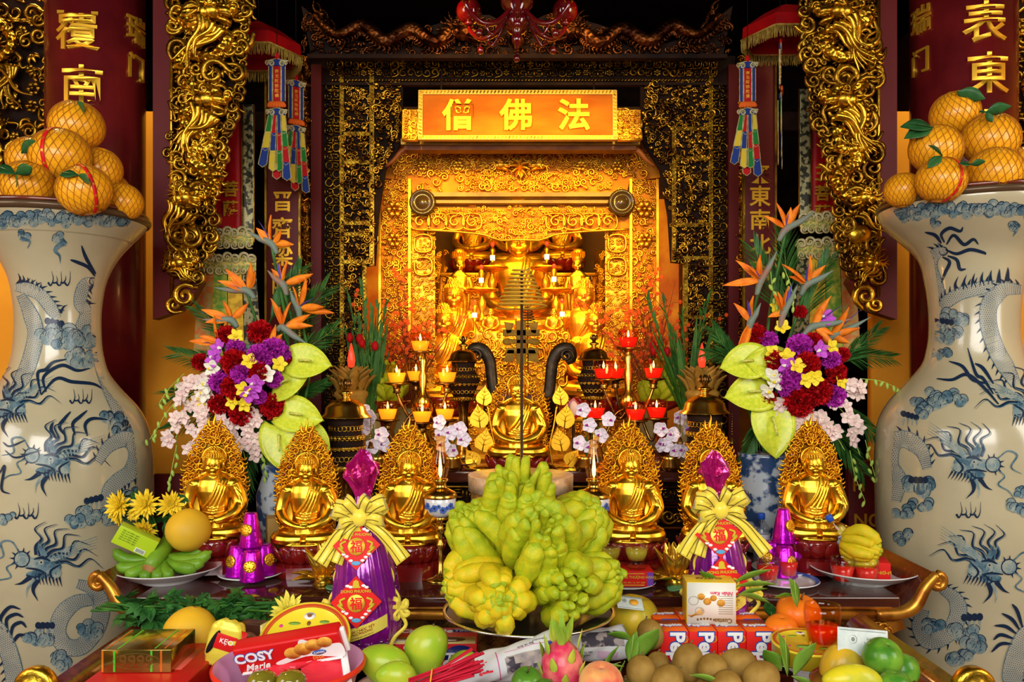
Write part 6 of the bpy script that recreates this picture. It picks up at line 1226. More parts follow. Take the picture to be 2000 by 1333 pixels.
# phalaenopsis pots on the front of the high altar
phal = M('mauve_white_orchid', (.85, .78, .84), .5, 0, (.6, .3, .6), 30, 2, .55, .75); lipm = M('purple_lip', (.3, .02, .25), .5)
for cx, lab, pts in ((735, 'white and purple moth orchids under the left amber candles', [(708, 802), (724, 815), (712, 835), (745, 850), (700, 850), (728, 872), (752, 868), (690, 800)]), (882, 'white and purple moth orchids between left oil lamp and golden bodhi leaves', [(900, 838), (880, 845), (862, 850), (884, 880), (905, 858), (860, 826), (866, 870)]), (1145, 'white and purple moth orchids between golden bodhi leaves and right oil lamp', [(1138, 800), (1150, 830), (1130, 866), (1152, 872), (1190, 820), (1175, 850)]), (1310, 'white and purple moth orchids between the red candles and right bell burner', [(1292, 838), (1314, 850), (1300, 868), (1326, 815), (1334, 880), (1290, 868), (1320, 880), (1345, 838)])):
    d = 3.64; kk = d/F; t = thing('moth_orchid', lab, 'flowers', az(cx, d)); MB().add(lathe([(0, 0), (.045, 0), (.055, .02), (.04, .05), (.05, .065), (0, .06)], 20)).build('brass_pot', brass, t)
    for px, py in pts:
        p = P(px, py, d-.03)-az(cx, d); o = inst('moth', lambda m: (m.add(PHAL, 0), m.add(LIP, 1)), 'orchid_flower', [phal, lipm], t, p, aimz((R.uniform(-.5, .5), -1, R.uniform(-.3, .3))), 30*kk); MB().add(tube(cr([(0, 0, .05), (p[0]*.3, -.01, max(.1, p[2]*.7)), p+np.array([0, .012, 0])], 6), .0022, 5)).build('stem', palm_m, t)
# ---------------------------------------------------------------- Buddha's-hand citrons
cit_g = M('citron_green', (.38, .47, .012), .42, 0, (.54, .52, .012), 9, 3, .4, .62, bump=.5, bs=75, dist=.004, coat=.15)
cit_y = M('citron_yellow', (.74, .53, .01), .42, 0, (.56, .54, .012), 9, 3, .4, .65, bump=.5, bs=75, dist=.004, coat=.15)
cit_t = M('citron_green_tip', (.28, .4, .015), .45, 0, (.4, .46, .015), 14, bump=.4, bs=80, dist=.003)
def citron(seed, openness=0.0, n=(9, 7, 5)):
    """Fruit along +z: fat ribs rise from the stem end and curl in as fingers. About one unit across."""
    r = random.Random(seed); m = MB(); m.add(ell(.33, .33, .4), at=(0, 0, -.08))
    for ring, (cnt, bulge, tipr, zt, rad) in enumerate(((n[0], .38, .27+openness*.22, .34+openness*.1, .15), (n[1], .26, .13+openness*.3, .42+openness*.3, .115), (n[2], .12, .06+openness*.22, .46+openness*.34, .085))):
        for i in range(cnt):
            a = 2*PI*(i+.5*ring)/cnt+r.uniform(-.12, .12); tw = r.uniform(-.3, .3); j = r.uniform(.85, 1.15)
            pts = []
            for u, rr, z in ((0, .08, -.5), (.2, bulge*.75, -.42), (.45, bulge*1.1*j, -.12), (.7, (bulge*.62+tipr*.4)*j, .18), (.88, tipr*1.0, zt*.85*j), (1, tipr*(.7+openness*.5), zt*j)): pts.append((rr*math.cos(a+tw*u), rr*math.sin(a+tw*u), z))
            q = cr(pts, 5); N = len(q); w_ = rad*j*np.interp(np.linspace(0, 1, N), [0, .15, .45, .7, .88, .96, 1], [.45, .8, 1.08, .92, .58, .34, .06])
            g = tube(q, w_, 9, up=(math.cos(a), math.sin(a), .15)); k_ = int(N*.86); f0 = g[1][0]; cut = (k_)*9
            m.add((g[0], [f0[:cut], g[1][1]]), 0); m.add((g[0], [f0[cut:], g[1][2]]), 1)
    m.add(tube([(0, 0, -.48), (.02, 0, -.62)], [.05, .04], 7), 1)
    V, fs = np.concatenate(m.V), m.F
    V = V+.012*np.sin(V[:, [1, 2, 0]]*38+seed)
    if openness > .6: V = V*np.array([1.12, 1.12, .8])
    return V, fs, m.m
CIT = [citron(1), citron(2), citron(3, .9, (9, 8, 6)), citron(4, .15), citron(5, .35)]
def put_citron(label, px, py, d, size, dr, kind=0, roll=0, mat=None, grp='hand citrons on the pedestal tray', mats=None):
    kk = d/F; V, fs, mm = CIT[kind]; s = size*kk; key = ('cit', kind, (mat or cit_g).name)
    if key not in _part:
        m = MB(); m.V = [V]; m.n = len(V); m.F = list(fs); m.m = list(mm); m.s = [True]*len(fs); o = m.build('hand_citron', [mat or cit_g, cit_t]); _part[key] = o
    else: o = _part[key].copy(); C.objects.link(o)
    o.location = P(px, py, d); o.rotation_euler = Matrix(aimz(dr) @ rotm(0, 0, roll)).to_euler(); o.scale = (s,)*3; tag(o, label, 'fruit', grp); return o
dt = 2.36; kt = dt/F; t = thing('pedestal_tray', 'dark round pedestal tray with thin silver rim piled with hand citrons', 'tray', (P(1033, 1190, dt)[0], dt, FZ)); zr = CZ-470*kt-FZ; rr_ = 168*kt
MB().add(lathe([(0, 0), (.1, 0), (.1, .012), (.03, .03), (.025, zr*.6), (.06, zr*.8), (rr_*.6, zr-.035), (rr_*.97, zr-.004), (rr_*.95, zr-.004), (rr_*.55, zr-.022), (0, zr-.024)], 64)).build('pedestal', M('black_tray', (.012, .01, .01), .3, coat=.4), t)
a = np.linspace(0, 2*PI, 65)[:-1]; MB().add((lambda g: g)(lathe([(rr_*.96, zr-.008), (rr_*1.0, zr-.003), (rr_*1.0, zr+.002), (rr_*.965, zr+.001)], 64))).build('silver_rim', M('silver_rim', (.75, .72, .68), .2, 1.0), t)
for a in (('hand citron with upright open fingers on the very top of the pile', 1016, 972, 2.36, 108, (.05, -.42, 1), 2, 0, cit_g),
          ('greenish hand citron at the left of the middle row, behind the front ones', 934, 1040, 2.38, 128, (-.5, -.35, .7), 3, .4, cit_g), ('large hand citron in the centre of the middle row, fingers curled to the viewer', 1052, 1058, 2.24, 142, (.1, -.75, .75), 4, .2, cit_g),
          ('hand citron at the right of the middle row with small knobbly fingers', 1130, 1028, 2.42, 130, (.6, -.4, .6), 1, 1.0, cit_g), ('yellowish hand citron lying on the left of the bottom row', 920, 1138, 2.3, 122, (-.95, -.45, -.05), 0, .3, cit_y),
          ('bright yellow hand citron in the middle of the bottom row, its tips facing the viewer', 976, 1172, 2.16, 124, (.05, -1, .25), 1, .8, cit_y), ('green hand citron right of centre in the bottom row, its tips facing the viewer', 1102, 1152, 2.22, 126, (.15, -1, .25), 4, 1.6, cit_g),
          ('green hand citron at the right end of the bottom row, fingers stretched to the right', 1163, 1134, 2.33, 112, (.9, -.35, .35), 3, .1, cit_g), ('hand citron hidden in the middle of the pile', 1020, 1110, 2.46, 110, (0, .6, .6), 0, 0, cit_g)): put_citron(*a[:6], kind=a[6], roll=a[7], mat=a[8])
# further citrons on red dishes at the back
for px, lab, cs in ((752, 'dark red footed dish with hand citrons on the high altar, left', [(735, 762, 46), (772, 758, 48), (752, 735, 44)]), (1292, 'dark red footed dish with hand citrons on the high altar, right', [(1268, 758, 46), (1308, 758, 48), (1290, 735, 44)])):
    d = 4.42; kk = d/F; zd = CZ-62*kk; tag(MB().add(lathe([(0, 0), (.07, 0), (.07, .02), (.03, .04), (.03, zd-AZ-.06), (.14, zd-AZ-.01), (.135, zd-AZ), (0, zd-AZ-.012)], 30)).build('footed_dish', lacquer_r, loc=az(px, d)), lab, 'dish')
    for i, (x, y, s) in enumerate(cs): put_citron(('left', 'right', 'top')[i]+' hand citron on the '+('left' if px < 1000 else 'right')+' red dish at the back of the high altar', x, y, d-.06*(i < 2)-.02, s, ((-.5, .5, 0)[i], -.5, .6), kind=i, mat=cit_g, grp='hand citrons at the back')
put_citron('yellow hand citron lying on the white plate at the right end of the altar table', 1686, 1070, 2.9, 72, (.5, -.4, -.1), 0, 0, cit_y, grp='offerings on the right plate')
# ---------------------------------------------------------------- offerings on the altar table
def tz(px, d, z=TZ): return np.array([(px-1000)*d/F, d, z])
wht = M('white_glaze', (.72, .72, .7), .15, coat=.5); plate_b = M('blue_band', (.05, .12, .45), .25)
def plate(label, px, d, r, h, z=TZ, name='white_plate', m=None, foot=.5, band_m=None, cat_='plate'):
    t = thing(name, label, cat_, tz(px, d, z)); MB().add(lathe([(0, 0), (r*foot, 0), (r*foot, .003), (r*.8, h*.55), (r*.97, h), (r, h+.003), (r*.98, h+.005), (r*.78, h*.62), (r*foot, .01), (0, .009)], 56)).build('dish', m or wht, t)
    if band_m: MB().add(lathe([(r*.86, h*.74+.004), (r*.985, h+.0055)], 56)).build('rim_pattern', band_m, t)
    return t
plate('white oval-looking plate under the green bananas at the left end of the altar table', 330, 2.96, .186, .048)
plate('small white plate under the left pyramid of purple cones', 490, 3.0, .118, .016)
plate('white plate at the right table end with red juice glasses and yellow citron', 1686, 2.95, .186, .046)
plate('small white plate under the right pyramid of purple cones', 1532, 3.08, .12, .014)
plate('blue-rimmed white plate with two red juice glasses before the right purple cones', 1532, 2.9, .12, .016, band_m=plate_b)
plate('blue-rimmed white plate under the red box with two cups of pale yellow drink', 1222, 2.88, .105, .014, band_m=plate_b)
# bananas
ban = M('green_banana', (.1, .24, .012), .4, 0, (.17, .34, .02), 8, coat=.2, bump=.1, bs=40); ban_s = M('banana_cut_stem', (.25, .12, .03), .7, 0, (.35, .18, .06), 40)
d = 2.95; kk = d/F; t = thing('banana_bunch', 'bunch of green bananas with cut brown stalk on the white plate', 'bananas', P(322, 1088, d)+np.array([0, 0, .0]))
for i, (x1, z1, y1, dep) in enumerate(((-78, 20, -30, 0), (-66, -8, -50, 1), (-44, -22, -62, 1), (-12, -26, -70, 1), (14, -26, -70, 1), (34, -24, -64, 1), (70, -10, -48, 1), (88, 16, -30, 0), (60, 14, 20, 0), (-60, 16, 20, 0), (80, 0, -40, 1))):
    x1 *= 1.14; p = cr([(0+x1*.08, -8, 6-dep*4), (x1*.35, y1*.5-4, -4+z1*.1-dep*5), (x1*.75, y1*.85, -8+z1*.5), (x1, y1*.8, z1)], 7); N = len(p); MB(kk).add(tube(p, np.interp(np.arange(N), [0, 4, 9, 16, 19, N-2, N-1], [4, 8, 11.5, 12, 9.5, 4, 2.5]), 7, up=(0, 0, 1))).build('banana', ban, t)
m = MB(kk); m.add(tube([(-4, -62, -6), (-1, -30, 8), (4, 10, 26)], [13, 15, 16], 14)); m.build('stalk', ban, t); MB(kk).add(ell(12.5, 3, 12), at=(-4, -62, -6)).build('cut_end', ban_s, t)
pomelo_m = M('dusty_pomelo', (.78, .45, .02), .5, 0, (.62, .38, .03), 6, 5, .45, .7, bump=.2, bs=110)
def pomelo(label, px, py, d, r):
    kk = d/F; t = thing('pomelo', label, 'pomelo', P(px, py, d), (0, .15, 0)); V, fs = ell(1, 1, 1, 30, 20); z = V[:, 2:3]; V = V*np.array([1, 1, .98]); V[:, :2] *= 1-.1*np.clip(z, 0, 1)**2; MB(kk*r).add((V, fs)).build('fruit', pomelo_m, t); MB(kk*r).add(lathe([(0, .98), (.05, .99), (.07, .96)], 8)).build('stem_scar', ban_s, t); return t
pomelo('yellow pomelo on the bananas beside the left small Buddha', 368, 1036, 2.98, 43)
box_l = M('lime_card', (.42, .6, .02), .3, coat=.4)
d = 2.88; kk = d/F; t = thing('lime_green_box', 'lime green small carton with barcode propped on the left bananas', 'box', P(266, 1056, d), (.15, -.0, .25)); Rr = (0, .52, 0); m = MB(kk); m.add(box(78, 24, 38, 1), rot=Rr); m.build('carton', box_l, t); c, s = math.cos(.52), math.sin(.52); W = lambda a, b: (a*c+b*s, -12.4, -a*s+b*c)
m = MB(kk); m.add(box(20, .6, 9), at=W(16, -12), rot=Rr, sm=False); m.build('barcode_label', white_c, t); m = MB(kk)
for i in range(9): m.add(box(1.0, .6, 7), at=np.array(W(8.5+i*1.9, -12))+[0, -.4, 0], rot=Rr, sm=False)
for i in range(5): m.add(text('Hạt sen thơm ngon', 4.2, 0, .1), at=W(-14, 13-i*4.6), rot=Rr)
m.build('print', M('dark_green_print', (.06, .12, .02)), t)
# chrysanthemums
mum = M('yellow_chrysanthemum', (.85, .58, .015), .5, 0, (.88, .68, .04), 60); mum_c = M('green_gold_eye', (.4, .42, .04), .6); mleaf = M('chrysanthemum_leaf', (.012, .07, .012), .45, 0, (.04, .16, .025), 25)
def mum_g(seed):
    m = MB(); r = random.Random(seed)
    for ring, (n, ph, L) in enumerate(((16, 1.5, .55), (15, 1.25, .52), (13, 1.0, .44), (10, .7, .34), (7, .4, .26))):
        for i in range(n):
            a = 2*PI*(i+.5*ring)/n+r.uniform(-.1, .1); p_ = ph+r.uniform(-.12, .2); dr = np.array([math.sin(p_)*math.cos(a), math.sin(p_)*math.sin(a), math.cos(p_)]); m.add(leaf(L*r.uniform(.8, 1.25), .13, -.18, .35, n=6, pw=.8, tip=.6, th=.1), at=dr*.04, rot=aim(dr))
    return m
def mleaf_g():
    m = MB(); n = 9; t = np.linspace(0, 1, n)
    for f in (-1, 0, 1): m.add(leaf(.8 if f else 1, .38, .2, .1), at=(.1*abs(f), 0, 0), rot=(0, 0, f*.6))
    return m
def mums(label, px, py, d, flowers, leaves, base, grp=None):
    kk = d/F; t = thing('chrysanthemums', label, 'flowers', P(px, py, d)); o3 = t.location
    for x, y, s, dx, dz in flowers:
        p = P(x, y, d-.05)-np.array(o3); o = inst('mum', lambda m: (m.add(pack(mum_g(2)), 0), m.add(ell(.11, .11, .08), 1, at=(0, 0, .06))), 'chrysanthemum', [mum, mum_c], t, p, aimz((dx, -1, dz)), s*kk*1.9)
        MB().add(tube(cr([p+np.array([0, .01, 0]), (p+np.array(base)*kk)/2+np.array([0, .03, 0]), np.array(base)*kk], 5), .0035, 5)).build('stem', glad, t)
    r = random.Random(int(px)); m = MB()
    for x, y, L in leaves:
        for _ in range(3): m.add(pack(mleaf_g()), at=P(x+r.uniform(-8, 8), y+r.uniform(-8, 8), d+r.uniform(-.02, .05))-np.array(o3), rot=aim((r.uniform(-1, 1), r.uniform(-.8, .2), r.uniform(-.8, .6)), r.uniform(-1, 1)), sc=L*kk)
    m.build('leaves', mleaf, t)
mums('yellow chrysanthemums with dark leaves standing above the bananas and the lime green carton', 290, 1010, 3.04, [(234, 988, 26, -.4, .2), (284, 986, 26, 0, .3), (334, 985, 23, .3, .2), (284, 1034, 23, 0, -.4), (262, 1005, 12, 0, 0), (230, 1008, 16, -.5, -.5)], [(260, 990, 26), (310, 990, 28), (345, 1010, 26), (325, 1025, 28), (300, 1015, 30), (348, 968, 22), (250, 970, 22), (280, 1010, 26)], (20, 0, -60))
# small purple foil cones stacked in pyramids
foil_p = M('magenta_foil', (.62, .01, .62), .22, .75, (.5, .0, .5), 8, bump=.5, bs=26, dist=.006); medal = M('gold_medallion', (.85, .45, .03), .35, .9, bump=1.0, bs=90, dist=.004)
def foil_cone(label, px, zb, d, h, r0, r1, med, grp):
    kk = d/F; t = thing('foil_cone', label, 'offering cone', tz(px, d, zb), (0, 0, R.uniform(0, 6)*0), grp); th = np.linspace(0, 2*PI, 40, endpoint=False); prof = [(0, 0), (r0, 0), (r0*.99, h*.03), (r0+(r1-r0)*.5, h*.5), (r1*1.03, h*.96), (r1*.9, h), (0, h*.99)]
    m = MB(kk); V, fs = lathe(prof, 40); a = np.arctan2(V[:, 1], V[:, 0]); V[:, :2] *= (1+.025*np.sign(np.sin(a*7+px))*np.abs(np.sin(a*7+px))**.4)[:, None]; m.add((V, fs)); m.build('wrapped_cone', foil_p, t)
    for a in med:
        rr = r0+(r1-r0)*.55; c = np.array([rr*math.sin(a), -rr*math.cos(a), h*.52]); m = MB(kk); Rm = rotm(PI/2-.2, 0, 0); m.add(lathe([(0, 2), (9, 2), (12, 1), (12.5, -1), (0, -1)], 18), rot=rotm(0, 0, a) @ Rm, at=c)
        for i in range(10): m.add(ell(1.8, 1.8, 1.2, 6, 4), rot=rotm(0, 0, a) @ Rm, at=c+rotm(0, 0, a) @ Rm @ np.array([8*math.cos(i*.63), 8*math.sin(i*.63), 2]))
        m.build('gold_medallion', medal, t)
for s, cx, d, ra in (('left', 490, 3.0, (-.5, .1, .9)), ('right', 1530, 3.06, (-.7, .5, 1.0))):
    kk = d/F; zb = TZ+.013
    for i, (dx, dy, dz, med) in enumerate(((-25, -.02, 0, (ra[0],)), (2, -.09, 0, (ra[1],)), (25, .0, 0, (ra[2],)), (0, -.025, 1, (-.25 if s == 'left' else .6,)))):
        foil_cone(('%s purple foil cone in the %s pyramid' % (('left bottom', 'front bottom', 'right bottom', 'topmost')[i], s)), cx+dx, zb+dz*58*kk*.97, d+dy, 58 if not dz else 66, 25 if not dz else 23, 15 if not dz else 11, med, 'purple foil cones, %s pyramid' % s)
# gold foil lotus flowers
gfoil = M('gold_foil', (.8, .52, .05), .25, .9, (.6, .36, .03), 10, bump=.4, bs=25, dist=.004)
for px, lab, f in ((632, 'gold foil lotus with open lower petals left of the left purple cone', 1), (1318, 'gold foil lotus with open lower petals left of the right purple cone', -1)):
    d = 2.9; kk = d/F; t = thing('foil_lotus', lab, 'foil lotus', tz(px, d)); 
    for row, (n, L, w_, el, z) in enumerate(((5, 62, 30, 1.25, 18), (6, 66, 30, .8, 14), (7, 62, 26, .3, 8))):
        for i in range(n):
            a = 2*PI*(i+.5*row)/n+.3; m = MB(kk); m.add(leaf(L, w_, -.25 if row < 2 else .1, .3, pw=.75, th=.05), at=(6*math.cos(a), 6*math.sin(a), z), rot=aim((math.cos(a)*math.cos(el), math.sin(a)*math.cos(el), math.sin(el)))); m.build('petal', gfoil, t)
    MB(kk).add(lathe([(0, 0), (22, 0), (16, 10), (12, 22), (0, 26)], 20)).build('base', gfoil, t)
    m = MB(kk); m.add(leaf(46, 34, .05, .05), at=(12, -16, 3), rot=aim((.7*f, -.7, -.02))); m.build('green_leaf', M('jade_paper', (.12, .35, .15), .5), t)
    if f > 0: MB(kk).add(text('ENGỌC', 9, .01, .3), at=(12, -22, 52), rot=(-.2, 0, .2)).build('print', black_c, t)
# oil lamps
porc = M('white_porcelain', (.72, .74, .74), .12, coat=.6); chim = thin_glass('lamp_glass', (.98, .84, .6))
for px, d, lab in ((860, 2.96, 'oil lamp with blue-and-white porcelain bowl and glass chimney, left of the hand citrons'), (1160, 2.98, 'oil lamp with blue-and-white porcelain bowl and glass chimney, right of the hand citrons')):
    kk = d/F; t = thing('oil_lamp', lab, 'oil lamp', tz(px, d)); Zc = lambda py: (CZ-(py-HY)*kk-TZ)/kk; zb = Zc(1008)
    MB(kk).add(lathe([(0, 0), (30, 0), (30, 3), (14, 8), (5, 14), (4.5, 60), (8, 66), (8, 70), (4.5, 76), (4.5, zb-36), (9, zb-30), (6, zb-22), (4.5, zb-12), (12, zb-3), (0, zb)], 24)).build('brass_stem', brass, t)
    m = MB(kk); m.add(lathe([(0, zb-3), (14, zb-2), (24, zb+6), (30, zb+18), (31, zb+36), (30, zb+37), (0, zb+37)], 40), 0)
    for i in range(9):        # painted blue peony sprays
        a = -1.1+i*.27; z = zb+19+4*math.sin(i*2.1); rr = 31; p = np.array([rr*math.sin(a), -rr*math.cos(a), z]); s = 8 if i % 2 else 5
        for q in range(6): an = q*1.05+i; m.add(ell(s*.36, .7, s*.36, 7, 4), 1, at=p+np.array([math.cos(a)*s*.55*math.cos(an), math.sin(a)*s*.55*math.cos(an), s*.55*math.sin(an)]), rot=(0, 0, a))
        m.add(ell(s*.28, .9, s*.28, 7, 4), 2, at=p, rot=(0, 0, a))
    m.build('porcelain_bowl', [porc, plate_b, ink_d], t)
    MB(kk).add(lathe([(33, zb+36), (34, zb+39), (30, zb+46), (18, zb+52), (12, zb+56), (12, zb+66), (16, zb+68), (15, zb+72), (0, zb+72)], 32)).build('brass_burner', brass, t)
    MB(kk).add(lathe([(12, zb+72), (15, zb+82), (18.5, zb+96), (17, zb+110), (11, zb+124), (9, zb+140), (11, zb+156), (10.3, zb+156), (8.3, zb+140), (10.3, zb+124), (16.3, zb+110), (17.8, zb+96), (14.2, zb+82), (11.2, zb+72)], 28)).build('glass_chimney', chim, t)
    MB(kk).add(lathe([(0, zb+74), (3, zb+80), (4, zb+90), (2, zb+104), (0, zb+114)], 10)).build('flame', flame_m, t)
# drink cups and glasses
juice_r = M('red_juice', (.8, .02, .01), .1, 0, alpha=.85); tea = M('pale_yellow_drink', (.7, .58, .05), .08, 0, alpha=.6); rim_g = M('gilt_rim', (.75, .35, .06), .25, .6)
def tumbler(label, px, d, z, r, h, liq, fillh, gm=None, name='juice_glass', waist=False, cat_='glass', grp=None):
    t = thing(name, label, cat_, tz(px, d, z), group=grp); b = .72 if not waist else .8
    pr = [(0, 0), (r*b, 0), (r*(b+.04), .004)]+([(r*.9, h*.1), (r*.72, h*.3), (r*.75, h*.38)] if waist else [(r*(b+.05), h*.15)])+[(r*.97, h*.6), (r*1.0, h*.85), (r*.95, h), (r*.91, h), (r*.95, h*.85), (r*.92, h*.6)]+([(r*.68, h*.36), (0, h*.34)] if waist else [(r*(b), h*.15), (0, h*.13)])
    MB().add(lathe(pr, 32)).build('glass', gm or glass, t); z0 = h*(.36 if waist else .15); z1 = h*fillh; q = (lambda z: np.interp(z, [h*.15, h*.6, h*.85], [r*(b), r*.91, r*.94])) if not waist else (lambda z: np.interp(z, [h*.36, h*.6, h*.85], [r*.68, r*.91, r*.94]))
    MB().add(lathe([(0, z0), (q(z0)*.99, z0), (q((z0+z1)/2)*.99, (z0+z1)/2), (q(z1)*.99, z1), (0, z1)], 30)).build('drink', liq, t); return t
tb_ = M('red_card', (.6, .01, .008), .5, 0, spec=.2)
d = 2.87; kk = d/F; t = thing('red_cake_box', 'flat red cake box printed in yellow under the two cups of pale drink', 'box', tz(1230, d, TZ+.012)); hb = 30*kk
MB().add(box(84*kk, .1, hb, .002), at=(0, 0, hb/2)).build('carton', tb_, t); m = MB(); m.add(text('HƯƠNG VÙNG THƯỢNG HẠNG', 8*kk*.86, .01, .0006), at=(-4*kk, -.0505, hb*.62)); m.add(text('ĐC: 0246 688 1896 - 04. 3971 2208', 4*kk, .0, .0006), at=(-4*kk, -.0505, hb*.28))
for z in (.85, .12): m.add(box(56*kk, .0008, 1.3*kk), at=(-4*kk, -.0505, hb*z), sm=False)
m.build('yellow_print', yel_c, t); m = MB(); m.add(box(12*kk, .0008, 26*kk), at=(35*kk, -.0504, hb*.5), sm=False); m.build('blue_panel', M('violet_print', (.15, .05, .35)), t)
zt_ = TZ+.012+hb+.001
tumbler('left cup of pale yellow drink standing on the flat red cake box', 1190, 2.865, zt_, .041, .083, tea, .8, glass, 'drink_cup', True, 'cup', 'cups of pale yellow drink on the red box'); tumbler('right cup of pale yellow drink standing on the flat red cake box', 1243, 2.865, zt_, .041, .083, tea, .8, glass, 'drink_cup', True, 'cup', 'cups of pale yellow drink on the red box')
zp = TZ+.012
tumbler('left glass of red juice on the blue-rimmed plate', 1500, 2.88, zp, .04, .085, juice_r, .7, grp='red juice glasses on the blue-rimmed plate'); tumbler('right glass of red juice on the blue-rimmed plate', 1540, 2.94, zp, .036, .085, juice_r, .7, grp='red juice glasses on the blue-rimmed plate')
zq = TZ+.012; tumbler('left glass of red juice on the white plate, before the yellow citron', 1646, 2.86, zq, .042, .094, juice_r, .66, grp='red juice glasses on the right plate'); tumbler('right glass of red juice on the white plate, before the yellow citron', 1692, 2.85, zq, .042, .09, juice_r, .66, grp='red juice glasses on the right plate')
d = 2.95; kk = d/F; t = thing('tea_cake_box', 'small red carton behind the red juice glasses on the white plate', 'box', tz(1690, d, zq), (0, 0, -.25)); MB().add(box(82*kk, .1, 36*kk, .002), at=(0, 0, 18*kk)).build('carton', tb_, t); MB().add(text('Trà-sơ-ri', 11*kk, .01, .0006), at=(22*kk, -.051, 18*kk)).build('yellow_print', yel_c, t)
# water bottles
pet = thin_glass('clear_plastic', (.93, .95, .97)); water = M('water', (.35, .45, .55), .03, 0, alpha=.3, spec=.5); cap_b = M('blue_cap', (.02, .09, .5), .35); lab_w = M('bottle_label', (.75, .78, .85), .35); tea_l = M('yellow_tea', (.8, .62, .08), .1, alpha=.85)
def bottle(label, loc, rot, k, inner, word):
    t = thing('drink_bottle', label, 'bottle', loc, rot); MB(k).add(lathe([(0, 0), (14, 0), (16.5, 3), (17, 30), (16.2, 33), (17, 36), (17, 62), (15, 72), (8, 82), (6, 86), (6, 92), (0, 92)], 28)).build('plastic_body', pet, t); MB(k).add(lathe([(0, 2), (13, 2), (15.6, 4), (15.8, 58), (13.5, 68), (0, 68)], 24)).build('drink', inner, t); MB(k).add(lathe([(0, 100), (6.4, 100), (7.2, 98), (7.2, 88), (0, 88)], 20)).build('cap', cap_b, t)
    m = MB(k); m.add(lathe([(17.3, 34), (17.3, 60)], 28)); o = m.build('label', lab_w, t); m = MB(k); V, fs = text(word, 11, .02, .5); a = V[:, 0]/17.6; m.add((np.stack([17.6*np.sin(a), -17.6*np.cos(a)-0*V[:, 1], 46+V[:, 2]], -1), fs)); m.build('red_word', red_c, o)
    m = MB(k)
    for i, (x, z) in enumerate(((-9, 38), (8, 39), (11, 56), (-10, 55))): a = x/17.5; m.add(ell(4, .8, 3, 8, 5), at=(17.4*math.sin(a), -17.4*math.cos(a), z), rot=(0, 0, a))
    m.build('fruit_print', [M('label_print', (.1, .3, .6)), ][0], o)
bottle('upright clear water bottle with blue cap, left of the right purple cones', tz(1487, 3.2), (0, 0, .3), 3.2/F, water, 'vic')
bottle('tilted bottle of yellow tea with blue cap and printed label behind the yellow citron', P(1672, 1088, 3.03), (0, -.62, .1), 3.03/F, tea_l, 'tic')
